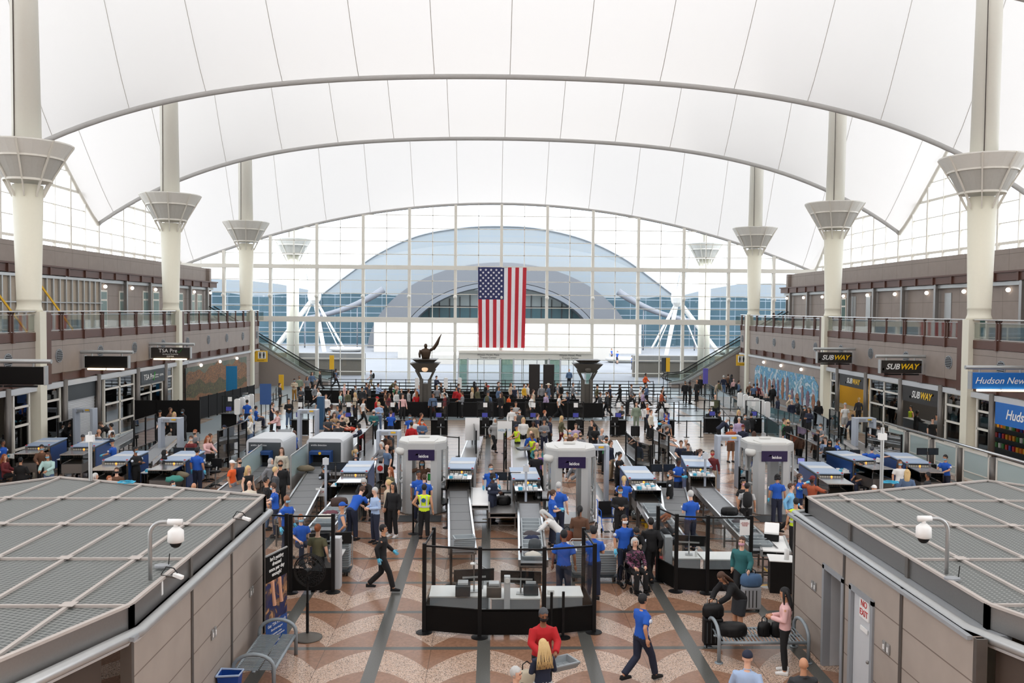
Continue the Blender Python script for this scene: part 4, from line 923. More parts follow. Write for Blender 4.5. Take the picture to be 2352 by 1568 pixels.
# fan
t = empty('pedestal_fan', (-4.05, 19.43, 0)); a = MB(); a.lathe([(.33, 0), (.33, .02), (.28, .035), (.07, .10), (.03, .12)], n=28); a.build('round_base', M['pylon'], t, smooth=True)
a = MB(); a.cyl((0, 0, .1), (0, 0, 1.4), .026, n=10); a.cyl((0, 0, .1), (0, 0, .8), .034, n=10); a.build('pole', M['black'], t)
a = MB(); a.cyl((0, -.16, 1.52), (0, .06, 1.5), .075, n=14); a.build('motor', M['black'], t)
a = MB()
for rr_, yy in ((.37, .1), (.36, .05), (.3, .0), (.2, -.03), (.37, .15), (.3, .2), (.2, .22)):
    a.tube([(rr_*cos(2*pi*k/28), yy, 1.5+rr_*sin(2*pi*k/28)) for k in range(29)], .008, 4)
for k in range(28): t_ = 2*pi*k/28; a.tube([(.05*cos(t_), -.05, 1.5+.05*sin(t_)), (.25*cos(t_), -.02, 1.5+.25*sin(t_)), (.37*cos(t_), .1, 1.5+.37*sin(t_)), (.25*cos(t_), .22, 1.5+.25*sin(t_))], .005, 3)
a.build('wire_guard', M['black'], t)
for k in range(3):
    t_ = 2*pi*k/3+.3; a = MB(); a.add([(.04*cos(t_), .05, 1.5+.04*sin(t_)), (.3*cos(t_-.3), .1, 1.5+.3*sin(t_-.3)), (.33*cos(t_), .09, 1.5+.33*sin(t_)), (.3*cos(t_+.35), .07, 1.5+.3*sin(t_+.35))], [(0, 1, 2, 3), (3, 2, 1, 0)]); a.build('blade', M['charcoal'], t)
t.rotation_euler.z = R(-15); tag(t, 'black pedestal fan with round base standing beside the banner', 'fan')
# banner
t = empty('roll_up_banner', (-4.62, 18.95, 0)); t.rotation_euler.z = R(72)
bw = .42; a = MB(); a.box(-bw, bw, -.005, .005, .05, .62); a.build('blue_panel', mat('banner_blue', (24, 74, 146), .5), t)
a = MB(); a.box(-bw, bw, -.005, .005, .62, 1.5); a.build('picture_panel', paint_mat('banner_photo', [(20, 24, 60), (30, 40, 90), (60, 50, 60), (176, 130, 90), (196, 150, 100)], 2.2, 2), t)
a = MB()
for x in (-.16, .12): a.tube([(x-.03, -.008, 1.5), (x, -.012, 1.25), (x+.05, -.012, .95)], [.05, .04, .05], 8)
a.build('printed_arms', mat('skin_print', (214, 160, 130), .7), t)
a = MB(); a.box(-bw, bw, -.005, .005, 1.5, 2.08); a.build('black_panel', M['blackp'], t)
a = MB(); a.box(-bw-.02, bw+.02, -.03, .03, 0, .06); a.box(-bw-.01, bw+.01, -.015, .015, 2.07, 2.10); a.build('rails', M['alu'], t)
text("Isn't getting\ndressed\nonce per day\nenough?", .115, M['white'], t, (0, -.008, 1.80), FRONT, bold=.002)
text('Get TSA Precheck', .095, M['white'], t, (0, -.008, .53), FRONT); text('Enroll at tsa.gov', .07, M['white'], t, (0, -.008, .42), FRONT)
text('5 minutes online\nand 10 minutes in person', .06, M['white'], t, (0, -.008, .29), FRONT); text('TSA Pre', .09, M['white'], t, (-.05, -.008, .14), FRONT)
a = MB(); a.bar((.14, -.008, .14), (.17, -.008, .1), .015, .004); a.bar((.17, -.008, .1), (.24, -.008, .2), .018, .004); a.build('check_mark', M['green'], t)
tag(t, 'tall roll-up banner asking about getting dressed, beside the left kiosk', 'banner')
# bin
t = empty('waste_bin', (-4.86, 16.36, 0)); a = MB()
a.v = []; n = 4
for (hw, z) in ((.15, 0), (.2, .5)):
    a.v += [(-hw, -hw*.75, z), (hw, -hw*.75, z), (hw, hw*.75, z), (-hw, hw*.75, z)]
a.f = [(0, 3, 2, 1), (0, 1, 5, 4), (1, 2, 6, 5), (2, 3, 7, 6), (3, 0, 4, 7)]; a.mi = [0]*5
a.build('blue_tub', mat('bin_blue', (26, 70, 150), .4), t)
a = MB(); a.tube([(-.21, -.16, .5), (.21, -.16, .52), (.21, .16, .5), (-.21, .16, .52), (-.21, -.16, .5)], .02, 6); a.build('bin_liner', mat('liner', (170, 190, 220), .3), t); tag(t, 'blue waste bin with clear liner next to the left bench', 'bin')

# ---- luggage
def suitcase(px, py, h_, col, lab, rz=0, w_=.42, d_=.26, z=0, loc=None):
    q = loc or G(px, py, z); t = empty('rolling_suitcase', q, rz); a = MB(); a.box(-w_/2, w_/2, -d_/2, d_/2, .06, h_); a.build('shell', col, t, bevel=.04)
    b = MB(); [b.box(-w_/2+.05+k*.09, -w_/2+.07+k*.09, -d_/2-.008, -d_/2, .12, h_-.08) for k in range(4)]; b.build('ribs', M['black'] if col is not M['black'] else M['charcoal'], t)
    for sx in (-1, 1):
        for sy in (-1, 1): c = MB(); c.cyl((sx*(w_/2-.06)-.015, sy*(d_/2-.05), .03), (sx*(w_/2-.06)+.015, sy*(d_/2-.05), .03), .03, n=8); c.build('wheel', M['black'], t)
    c = MB(); c.tube([(-.1, d_/2-.04, h_), (-.1, d_/2-.04, h_+.38), (.1, d_/2-.04, h_+.38), (.1, d_/2-.04, h_)], .012, 6); c.build('pull_handle', M['alu'], t); return tag(t, lab, 'suitcase')
def bag(q, sx, sy, sz, col, lab, handle=True, rz=0, name='handbag', cat='bag'):
    t = empty(name, q, rz); a = MB(); n = 8
    def f_(u, v):
        return None
    prof = [(.0, 0), (.85, 0), (1, .15), (1, .6), (.85, .9), (.4, 1), (0, 1)]
    a.lathe([(max(.01, r_)*sx/2*1.15, z_*sz) for r_, z_ in prof], n=16, sy=sy/sx); a.build('body', col, t, smooth=True)
    b = MB(); b.box(-sx*.28, sx*.28, -sy*.54, -sy*.46, sz*.15, sz*.55); b.build('pocket', col, t, bevel=.01)
    if handle: c = MB(); c.tube([(-sx*.22, 0, sz*.9), (-sx*.2, 0, sz*1.25), (0, 0, sz*1.4), (sx*.2, 0, sz*1.25), (sx*.22, 0, sz*.9)], .012, 6); c.build('handle', M['black'], t)
    return tag(t, lab, cat)
S1 = G(1636, 1484); suitcase(0, 0, .66, M['black'], 'black rolling suitcase beside the right bench, a tote bag on top', loc=S1)
bag(S1+Vector((0, -.02, .67)), .42, .24, .3, M['black'], 'black work bag sitting on the black suitcase by the right bench')
bag(Vector((5.25, 18.4, .447)), .55, .36, .26, M['charcoal'] if 0 else M['black'], 'slumped black duffel bag on the left end of the right bench', handle=False)
bag(Vector((5.92, 18.35, .447)), .26, .2, .3, M['black'], 'small black quilted handbag in the middle of the right bench')
bag(Vector((6.2, 18.3, .447)), .27, .2, .33, M['black'], 'black backpack on the right bench beside the woman in pink')
suitcase(1724, 1402, .62, M['grey'], 'grey rolling suitcase with a blue bag on it, near the right check desk', w_=.46)
bag(G(1724, 1402)+Vector((0, 0, .63)), .48, .3, .3, mat('denim_bag', (66, 96, 130), .8), 'blue holdall on top of the grey rolling suitcase')
suitcase(758, 1338, .62, M['grey'], 'silver rolling suitcase leaning near the left check desk')
suitcase(1523, 1328, .6, M['red'], 'red rolling suitcase behind the right check desk')
suitcase(1459, 1003, .65, M['black'], 'black suitcase beside the woman in a white cardigan in the queue area', w_=.5)
suitcase(1417, 998, .6, mat('navy_case', (40, 70, 100), .5), 'navy suitcase beside the man in a sage sweater')
# ================================================================== CHECKPOINT EQUIPMENT
OBS = []          # taken floor rectangles, not used for rendering
def body_scanner(px, py, lab):
    q = G(px, py); t = empty('body_scanner', (q.x, q.y+.9, 0)); t.rotation_euler.z = 0
    H = 2.58; D = .9; Wd = .87
    a = MB(); a.prism([(-Wd, -.45), (-.45, -D), (.45, -D), (Wd, -.45), (Wd, .45), (.45, D), (-.45, D), (-Wd, .45)], 0, .05); a.build('base_plate', M['steel'], t)
    a = MB(); oc = [(-Wd, -.45), (-.48, -D), (.48, -D), (Wd, -.45), (Wd, .45), (.48, D), (-.48, D), (-Wd, .45)]
    a.prism(oc, 2.3, H); a.build('canopy_ring', M['scanner'], t, bevel=.02)
    a = MB(); a.prism([(x*.97, y*.97) for x, y in oc], H, H+.05); a.prism([(-.45, -.86), (.45, -.86), (.55, -.1), (-.55, -.1)], H+.05, H+.08); a.box(-.2, .22, .2, .3, H+.06, H+.14); a.build('canopy_top', M['scannertop'], t, bevel=.01)
    for sx in (-1, 1):
        for sy in (-1, 1):
            a = MB(); P = [(sx*.33, sy*.9), (sx*.56, sy*.86), (sx*.70, sy*.62), (sx*.62, sy*.5), (sx*.36, sy*.62)]
            if sx*sy < 0: P = P[::-1]
            a.prism(P[::-1] if 1 else P, .05, 2.32); a.build('pillar', M['scanner'], t)
        g = MB(); n = 8; pts = [(sx*(.70+.17*sin(pi*k/n)), -.6+1.2*k/n) for k in range(n+1)]
        g.add([(x, y, .3) for x, y in pts]+[(x, y, 2.3) for x, y in pts], [(k, k+1, n+2+k, n+1+k) for k in range(n)]); g.build('curved_glass', M['glass'], t)
        g = MB(); g.tube([(x, y, 1.12) for x, y in pts], .035, 6); g.tube([(x, y, .28) for x, y in pts], .05, 6); g.box(sx*.87-.03, sx*.87+.03, -.4, -.34, .1, 2.3); g.box(sx*.87-.03, sx*.87+.03, .34, .4, .1, 2.3); g.build('side_rail', M['scanner'], t)
    a = MB(); a.lathe([(.14, 2.12), (.24, 2.2), (.24, 2.34), (.18, 2.38)], (-.72, -.52, 0), n=16); a.build('sensor_pod', M['scannertop'], t, smooth=True)
    a = MB(); a.box(-.36, .36, .4, .5, .05, 2.3); a.build('scan_panel', M['charcoal'], t) if 0 else None
    a = MB(); a.box(-.47, .47, -D-.03, -D, 1.98, 2.36); a.build('purple_header', M['purple'], t)
    text('leidos', .15, M['white'], t, (.08, -D-.033, 2.13), FRONT, bold=.002); a = MB(); a.add([(-.25, -D-.034, 2.14), (-.17, -D-.034, 2.22), (-.1, -D-.034, 2.22), (-.13, -D-.034, 2.17), (-.2, -D-.034, 2.17)], [(0, 4, 3, 2, 1), (0, 1, 2, 3, 4)]); a.build('logo', M['white'], t)
    a = MB(); a.box(-.75, .75, -1.9, -.95, .004, .014); o = a.build('rubber_mat', M['rubber']); o.location = (q.x, q.y+.9, 0); tag(o, 'dark rubber mat in front of '+lab.split(',')[0], 'mat')
    return tag(t, lab, 'body scanner')
body_scanner(967, 1183, 'the leftmost purple-fronted body scanner, a grey walk-in booth behind the hi-vis guard')
body_scanner(1312, 1206, 'the middle purple-fronted body scanner, a grey walk-in booth in the centre of the hall')
body_scanner(1776, 1184, 'the rightmost purple-fronted body scanner, a grey walk-in booth behind the right kiosk')
a = MB(); a.box(-.14, .14, -.02, .02, -.11, .11); 
def metal_detector(px, py, lab, num=None):
    q = G(px, py); t = empty('metal_detector', q)
    for sx in (-1, 1): a = MB(); a.box(sx*.44-.07, sx*.44+.07, -.28, .28, 0, 2.2); a.build('side_panel', M['bluegrey'], t, bevel=.015)
    a = MB(); a.box(-.37, .37, -.2, .2, 2.0, 2.2); a.build('crosspiece', M['bluegrey'], t, bevel=.01); a = MB(); a.box(-.3, 0, -.22, -.2, 2.04, 2.15); a.build('display', M['grey'], t); a = MB(); a.box(.1, .3, -.22, -.2, 2.09, 2.16); a.build('yellow_label', M['yellow'], t)
    if num: text(num, .16, M['black'], t, (.0 if num == '2' else .2, -.225, 2.05), FRONT)
    return tag(t, lab, 'metal detector')
metal_detector(196, 1036, 'grey metal detector arch number 2 at the far left lane', '2'); metal_detector(393, 1066, 'grey metal detector arch behind the TSA officer with his back turned, left lanes')
metal_detector(708, 1038, 'grey metal detector arch between the two white scanning tunnels'); metal_detector(1366, 1150, 'grey metal detector arch right behind the middle body scanner')
metal_detector(1670, 1119, 'grey metal detector arch left of the rightmost body scanner'); metal_detector(1982, 1060, 'grey metal detector arch number 10 by the frosted glass screens', '10')
metal_detector(893, 1105, 'grey metal detector arch left of the leftmost body scanner')

def rz_of(front, back): return -atan2(back.x-front.x, back.y-front.y)
def paper_stack(t, x, y, z, n, seed):
    pass
BOXM = None
def xray(fp, bp, side_m, lab, w_=.95):
    fz = G(*fp, 1.42); bz = G(*bp, 1.42); rz = rz_of(fz, bz); L = max(2.2, min(3.2, (bz-fz).length)); t = empty('xray_machine', (fz.x, fz.y, 0), rz); h = w_/2
    a = MB(); a.box(-h, h, .0, L, .25, 1.38); a.build('body', M['charcoal'], t, bevel=.02)
    a = MB(); a.box(-h-.02, -h, .05, L-.05, .3, 1.3); a.box(h, h+.02, .05, L-.05, .3, 1.3); a.build('side_panels', side_m, t)
    a = MB(); a.box(-h-.03, h+.03, -.03, L+.03, 1.37, 1.42); a.build('top_lid', M['topblue'], t, bevel=.01); a = MB(); a.box(-h, h, L*.4, L*.62, 1.421, 1.428); a.build('grey_band', M['lightgrey'], t)
    a = MB()
    for k in range(9): x = -h+.12+(w_-.24)*k/8; a.box(x-.035, x+.035, -.05, -.035, .92, 1.32)
    a.build('lead_curtain', M['beigecurt'], t); a = MB(); a.box(-h+.05, h-.05, -.03, -.01, .9, 1.35); a.build('tunnel_mouth', M['black'], t)
    for sx in (-1, 1):
        a = MB(); a.box(sx*(h-.04)-.05, sx*(h-.04)+.05, -.06, 0, .3, 1.37); b_ = a.build('corner_post', M['steeld'], t); a = MB(); a.box(sx*(h-.04)-.035, sx*(h-.04)+.035, -.065, -.06, 1.2, 1.26); a.build('warning_sticker', M['orange'], b_)
        a = MB(); a.ball((sx*(h-.03), .0, 1.42), .05, .04, .03, n=8, m=5); a.build('stop_button', M['red'], t)
    a = MB(); a.ball((.05, -.06, 1.3), .03, n=8, m=5); a.build('amber_lamp', M['bulb'], t)
    for sx in (-1, 1):
        for y in (.3, L-.3): a = MB(); a.cyl((sx*(h-.1), y, 0), (sx*(h-.1), y, .25), .05, n=8); a.build('foot', M['black'], t)
    return tag(t, lab, 'x-ray machine')
X1 = xray((1058, 1075), (1066, 1050), M['grey'], 'x-ray machine right of the leftmost body scanner, its belt running to the centre desk')
X2 = xray((1209, 1099), (1200, 1073), M['grey'], 'x-ray machine left of the middle body scanner, full trays in front')
X3 = xray((1475, 1098), (1453, 1070), M['blue'], 'x-ray machine with blue sides right of the middle body scanner')
X4 = xray((1606, 1070), (1592, 1046), M['blue'], 'x-ray machine beside the lone metal detector arch, right lanes')
X5 = xray((1906, 1086), (1863, 1060), M['blue'], 'x-ray machine with blue sides right of the rightmost body scanner')
X6 = xray((2109, 1062), (2057, 1039), M['blue'], 'x-ray machine with blue sides next to the frosted glass screens')
X7 = xray((1985, 1055), (1931, 1038), M['blue'], 'x-ray machine between two others on the right, officer leaning over it')
X8 = xray((814, 1082), (831, 1058), M['blue'], 'x-ray machine left of the leftmost body scanner, papers on its lid')
X9 = xray((265, 1056), (314, 1035), M['blue'], 'x-ray machine beside the black-uniformed officer, left lanes')
X10 = xray((398, 1056), (441, 1036), M['blue'], 'x-ray machine in front of the red-shirted man, left lanes')
X11 = xray((87, 1022), (122, 1007), M['blue'], 'x-ray machine beside the seated officer at the far left')
X12 = xray((191, 1024), (230, 1007), M['blue'], 'x-ray machine behind the far left metal detector arch')
def ct_scanner(px, lab, extra):
    fz = G(px, 1007, 1.9); t = empty('scanning_tunnel', (fz.x, fz.y, 0), R(-3)); w_, L = .78, 2.0
    a = MB(); pr = [(-w_, .35), (w_, .35), (w_, 1.7)]+[(w_-.2+.2*cos(pi/2*k/4), 1.7+.2*sin(pi/2*k/4)) for k in range(1, 5)]+[(-w_+.2-.2*sin(pi/2*k/4), 1.7+.2*cos(pi/2*k/4)) for k in range(0, 5)]
    a.prismy(pr, 0, L); a.build('rounded_shell', M['lightgrey'], t, smooth=False); a = MB(); a.box(-w_+.1, w_-.1, -.012, 0, .5, 1.74); a.build('dark_front', M['charcoal'], t)
    a = MB(); a.box(-.55, .35, -.45, -.012, 1.28, 1.42); a.box(-.55, -.5, -.45, 0, .9, 1.3); a.box(.3, .35, -.45, 0, .9, 1.3); a.build('blue_hood', M['blue'], t, bevel=.01); a = MB(); a.box(-.48, .28, -.016, -.012, .9, 1.27); a.build('tunnel_mouth', M['black'], t)
    a = MB(); a.lathe([(.06, 0), (.06, .012)], (-.1, 0, 0), n=12); o = a.build('yellow_knob', M['yellow'], t); o.rotation_euler.x = R(90); o.location = (0, -.455, 1.35)
    text('smiths detection', .1, M['white'], t, (-.25, -.016, 1.62), FRONT); a = MB(); a.box(w_-.3, w_+.02, .2, L-.2, .05, .35); a.box(-w_+.02, w_-.3, .2, L-.2, .05, .35); a.build('plinth', M['steeld'], t)
    return tag(t, lab, 'scanning tunnel')
T1 = ct_scanner(608, 'white rounded scanning tunnel, the left one of the two with dark fronts', 0); T2 = ct_scanner(746, 'white rounded scanning tunnel, the right one, officer in blue at its mouth', 1)

# conveyors / roller tables ------------------------------------------------
def table_run(a_, b_, w_, z, kind, lab, slope=0):
    """a_ near end, b_ far end (world xy)"""
    A, B_ = Vector(a_[:2]), Vector(b_[:2]); L = (B_-A).length; rz = -atan2(B_.x-A.x, B_.y-A.y); t = empty({'belt': 'belt_conveyor', 'roller': 'roller_table', 'table': 'steel_table', 'white': 'work_table'}[kind], (A.x, A.y, 0), rz); h = w_/2
    a = MB()
    for sx in (-1, 1): a.box(sx*h-.03, sx*h+.03, 0, L, z-.14, z+.05)
    a.box(-h, h, 0, L, z-.14, z-.1); a.build('side_rails', M['chrome'] if kind != 'white' else M['alu'], t)
    if kind == 'belt':
        a = MB(); a.box(-h+.04, h-.04, .02, L-.02, z-.08, z); a.build('belt', M['belt'], t)
        a = MB()
        for k in range(1, int(L/1.1)+1): a.box(-h+.04, h-.04, k*1.1-.01, k*1.1+.01, z, z+.004)
        a.build('belt_joints', M['charcoal'], t)
    elif kind == 'roller':
        a = MB(); n = int(L/.085)
        for k in range(n): a.cyl((-h+.03, (k+.5)*L/n, z-.03), (h-.03, (k+.5)*L/n, z-.03), .03, n=6)
        a.build('rollers', M['grey'], t)
    else:
        a = MB(); a.box(-h-.02, h+.02, 0, L, z, z+.03); a.build('tabletop', M['white'] if kind == 'white' else M['steel'], t)
    n = max(2, int(L/1.6)+1)
    for k in range(n):
        y = .08+(L-.16)*k/(n-1)
        for sx in (-1, 1): g = MB(); g.box(sx*(h-.04)-.025, sx*(h-.04)+.025, y-.025, y+.025, 0, z-.12); g.build('leg', M['steeld'], t)
        g = MB(); g.box(-h+.04, h-.04, y-.02, y+.02, .18, .22); g.build('cross_brace', M['steeld'], t)
    return tag(t, lab, {'belt': 'conveyor', 'roller': 'roller table', 'table': 'table', 'white': 'table'}[kind])
Wz = .86
def fr_of(t, y): return t.matrix_world if 0 else Matrix.Translation(t.location) @ Matrix.Rotation(t.rotation_euler.z, 4, 'Z') @ Vector((0, y, 0))
def lane(t, near, far_len, w_, lab, kind='belt', L_=2.6, hood=True):
    e0 = fr_of(t, -.05-hood*1.3); hd = empty('exit_hood', fr_of(t, -1.35), t.rotation_euler.z); h = w_/2; a = MB()
    a.box(-h-.05, -h, 0, 1.25, .9, 1.25); a.build('side_plate', M['smoke'], hd); a = MB(); a.box(h, h+.05, 0, 1.25, .9, 1.25); a.build('side_plate', M['smoke'], hd); a = MB(); a.box(-h-.06, h+.06, 0, 1.25, 1.25, 1.28); a.build('hood_lid', M['chrome'], hd); a = MB(); a.box(-h, h, 0, 1.25, .5, .88); a.build('hood_base', M['steeld'], hd)
    a = MB(); [a.box(sx*(h-.05)-.03, sx*(h-.05)+.03, y-.03, y+.03, 0, .5) for sx in (-1, 1) for y in (.1, 1.1)]; a.build('legs', M['steeld'], hd)
    tag(hd, 'clear-sided exit hood on '+lab, 'hood')
    return hd
def lane_conv(t, nearpx, w_, kind, lab, z=Wz):
    A = G(nearpx[0], nearpx[1], z); B_ = fr_of(t, -1.38); return table_run(A, B_, w_, z, kind, lab)
hoods = []
hoods.append(lane(X1, None, 0, .8, 'the x-ray machine right of the leftmost body scanner')); c1 = lane_conv(X1, (1062, 1262), .72, 'belt', 'grey belt conveyor running from the centre x-ray machine towards the centre desk')
hoods.append(lane(X2, None, 0, .8, 'the x-ray machine left of the middle body scanner')); c2 = lane_conv(X2, (1225, 1290), .72, 'roller', 'roller table full of trays left of the middle body scanner')
hoods.append(lane(X3, None, 0, .8, 'the x-ray machine right of the middle body scanner')); c3 = lane_conv(X3, (1545, 1235), .72, 'roller', 'roller table with trays right of the middle body scanner')
hoods.append(lane(X4, None, 0, .8, 'the x-ray machine beside the lone metal detector arch')); c4 = lane_conv(X4, (1755, 1262), .72, 'roller', 'long roller table running towards the right check desk')
hoods.append(lane(X5, None, 0, .8, 'the x-ray machine right of the rightmost body scanner')); hoods.append(lane(X6, None, 0, .8, 'the x-ray machine next to the frosted glass screens')); hoods.append(lane(X7, None, 0, .8, 'the x-ray machine between two others on the right'))
hoods.append(lane(X8, None, 0, .8, 'the x-ray machine left of the leftmost body scanner')); c8 = lane_conv(X8, (735, 1215), .72, 'roller', 'roller table with clothes and trays by the man in a blue tank top')
hoods.append(lane(X9, None, 0, .8, 'the x-ray machine beside the black-uniformed officer')); hoods.append(lane(X10, None, 0, .8, 'the x-ray machine in front of the red-shirted man')); hoods.append(lane(X11, None, 0, .8, 'the x-ray machine beside the seated officer at the far left')); hoods.append(lane(X12, None, 0, .8, 'the x-ray machine behind the far left arch'))
c9 = table_run(G(665, 1196, .8), fr_of(T2, -.5), .9, .82, 'belt', 'wide grey belt conveyor running from the right white scanning tunnel')
c10 = table_run(G(480, 1170, .8), fr_of(T1, -.5), .9, .82, 'belt', 'wide grey belt conveyor running from the left white scanning tunnel')
c11 = table_run(G(330, 1135, .8), fr_of(X9, -1.4), .7, .82, 'belt', 'belt conveyor behind the back edge of the left kiosk roof')
def back_run(t, L0, px, lab, kind='table'):
    A = fr_of(t, L0); B_ = G(px[0], px[1], .8)
    table_run(A, B_, .7, .8, kind, lab)
back_run(X1, 2.9, (1093, 1003), 'steel loading table behind the centre x-ray machine'); back_run(X2, 2.9, (1190, 1010), 'steel loading table with trays behind the x-ray left of the middle body scanner')
back_run(X3, 2.9, (1400, 1012), 'steel loading table behind the x-ray right of the middle body scanner'); back_run(X4, 2.9, (1520, 1002), 'steel loading table behind the x-ray by the lone arch', 'roller')
back_run(X5, 2.9, (1760, 1005), 'steel loading table behind the x-ray right of the rightmost body scanner'); back_run(X6, 2.9, (1955, 1012), 'steel loading table behind the x-ray next to the frosted glass'); back_run(X7, 2.9, (1830, 1002), 'steel loading table behind the middle x-ray of the right lanes', 'roller')
back_run(X8, 2.9, (862, 1010), 'steel loading table behind the x-ray left of the leftmost body scanner'); back_run(X9, 2.9, (400, 1000), 'steel loading table behind the x-ray by the black-uniformed officer', 'roller'); back_run(X10, 2.9, (545, 995), 'steel loading table behind the x-ray by the red-shirted man', 'roller'); back_run(X12, 2.9, (330, 985), 'steel loading table behind the far left x-ray', 'roller')
table_run(fr_of(T2, 2.1), G(838, 985, .8), .8, .8, 'table', 'steel loading table behind the right white scanning tunnel'); table_run(fr_of(T1, 2.1), G(655, 985, .8), .8, .8, 'roller', 'steel loading table behind the left white scanning tunnel')

# tray ---------------------------------------------------------------------
tr = MB(); 
def tray_mesh():
    a = MB(); W_, D_, H_ = .27, .19, .12
    def ring(w_, d_, z): return [(-w_, -d_, z), (w_, -d_, z), (w_, d_, z), (-w_, d_, z)]
    R_ = ring(W_*.88, D_*.84, 0)+ring(W_, D_, H_)+ring(W_+.025, D_+.025, H_)+ring(W_+.025, D_+.025, H_-.02)+ring(W_-.012, D_-.012, H_)+ring(W_*.86, D_*.82, .012)
    f = []
    for A_, B_ in ((0, 4), (4, 8), (8, 12)): pass
    q4 = lambda A_, B_: [(A_+i, A_+(i+1) % 4, B_+(i+1) % 4, B_+i) for i in range(4)]
    f += [(3, 2, 1, 0)]+q4(0, 12)+q4(12, 8)+q4(8, 16)+q4(16, 20)+[(20, 21, 22, 23)]
    a.add(R_, f)
    for x in (-.12, 0, .12): a.box(x-.006, x+.006, -.13, .13, .012, .018)
    return a.mesh('tray', M['tray'])
TM = tray_mesh()
def tray(loc, rz, lab, grp):
    o = bpy.data.objects.new('tray', TM); C.objects.link(o); o.location = loc; o.rotation_euler.z = rz; return tag(o, lab, 'tray', grp)
def trays_on(t, ys, z, where, x=0):
    for i, y in enumerate(ys):
        p = Matrix.Translation(t.location) @ Matrix.Rotation(t.rotation_euler.z, 4, 'Z') @ Vector((x, y, z)); tray(p, t.rotation_euler.z, 'grey tray on %s, %s from near end' % (where, ordn(i)), 'trays on the roller tables')
trays_on(c2, [.3, .72, 1.14, 1.56, 1.98, 2.4, 2.82, 3.24, 3.66, 4.08], Wz, 'the roller table left of the middle body scanner')
trays_on(c3, [.9, 1.35, 1.8, 2.8, 3.3, 3.8], Wz, 'the roller table right of the middle body scanner')
trays_on(c4, [.35, 1.0, 2.1, 2.7, 3.2], Wz, 'the long roller table near the right check desk')
trays_on(c8, [.5, 1.0, 1.6, 2.2], Wz, 'the roller table by the man in the blue tank top')
p = Matrix.Translation(c1.location) @ Matrix.Rotation(c1.rotation_euler.z, 4, 'Z')
for k in range(5): tray(p @ Vector((.05, .15, Wz+.004+k*.05)), c1.rotation_euler.z+(.15 if k == 4 else .02*k), 'grey tray stacked on the near end of the centre belt, %s from bottom' % ordn(k), 'tray stack on the centre belt')
def tray_cart(px, py, n, cols, lab):
    q = G(px, py); t = empty('tray_cart', q); a = MB(); w_ = .32*cols; a.box(-w_, w_, -.25, .25, .12, .16); a.build('deck', M['charcoal'], t); a = MB(); a.tube([(w_, .22, .14), (w_, .22, 1.0), (w_-.04, .22, 1.05), (w_-.2, .22, 1.05)] if cols == 1 else [(w_, .22, .14), (w_, .22, 1.0), (w_-.05, .22, 1.06), (-w_+.05, .22, 1.06), (-w_, .22, 1.0), (-w_, .22, .14)], .014, 6); a.build('push_handle', M['alu'], t)
    for sx in (-1, 1):
        for sy in (-1, 1): a = MB(); a.cyl((sx*(w_-.08)-.02, sy*.18, .06), (sx*(w_-.08)+.02, sy*.18, .06), .06, n=10); a.build('wheel', M['black'], t)
    tag(t, lab, 'cart')
    for c_ in range(cols):
        nn = n if c_ == 0 else n-4
        for k in range(nn): tray(q+Vector(((c_-(cols-1)/2)*.62, 0, .165+k*.065)), .01*(k % 3), 'grey tray on %s, %s from the bottom%s' % ('the tray cart', ordn(k), {1: ' of the single stack', 2: (' of the left stack' if c_ == 0 else ' of the right stack')}[cols]), 'trays on the carts')
tray_cart(780, 1318, 12, 1, 'tray cart with one tall stack beside the left check desk'); tray_cart(1363, 1330, 12, 2, 'double tray cart right behind the centre check desk')
for k, (px, py, lab) in enumerate(((1636, 1202, 'single grey tray lying on the floor under the right lane conveyor'),)): tray(G(px, py), .1, lab, 'loose trays')

# barrier posts and glazed desks ---------------------------------------------
def post_mesh(h_):
    a = MB(); a.cyl((0, 0, 0), (0, 0, h_), .045, n=10); a.lathe([(.18, 0), (.18, .012), (.05, .03)], n=18); return a.mesh('barrier_post', M['black'])
def glazed_desk_screen(pts, lab, zt=2.0, zl=.62, bases=True):
    t = empty('glazed_barrier', (pts[0][0], pts[0][1], 0)); o0 = Vector((pts[0][0], pts[0][1], 0))
    for i, p in enumerate(pts):
        v = Vector((p[0], p[1], 0))-o0; a = MB(); a.box(v.x-.045, v.x+.045, v.y-.045, v.y+.045, 0, zt+.06); a.lathe([(.19, 0), (.19, .012), (.06, .03)], (v.x, v.y, 0), n=20); a.build('post', M['black'], t)
        if i < len(pts)-1:
            q = Vector((pts[i+1][0], pts[i+1][1], 0))-o0
            a = MB(); a.bar((v.x, v.y, (.06+zl)/2), (q.x, q.y, (.06+zl)/2), .03, zl-.06); a.build('lower_panel', M['blackp'], t)
            a = MB(); a.bar((v.x, v.y, (zl+zt)/2), (q.x, q.y, (zl+zt)/2), .01, zt-zl); a.build('glass_pane', M['glass'], t)
            a = MB(); a.bar((v.x, v.y, zt), (q.x, q.y, zt), .03, .04); a.bar((v.x, v.y, zl), (q.x, q.y, zl), .03, .04); a.build('rail', M['black'], t)
    return tag(t, lab, 'barrier')
g2 = lambda px, py, z=2.0: tuple(G(px, py, z))[:2]
glazed_desk_screen([(-1.35, 21.2), (-1.47, 19.75), (-.2, 19.45), (1.25, 19.45), (2.42, 19.75), (2.32, 21.2)], 'black framed glazed barrier around the centre check desk')
glazed_desk_screen([(4.62, 23.6), (4.93, 22.65), (5.72, 22.5), (6.86, 22.5)], 'black framed glazed barrier around the right check desk')
glazed_desk_screen([(-5.0, 22.6), (-4.98+.05-.2, 22.55), (-4.05, 22.6)][1:], 'black framed glazed barrier in front of the left check desk')
glazed_desk_screen([(-6.6, 22.9), (-5.25, 22.6)], 'black framed glazed barrier wedged behind the left kiosk corner')
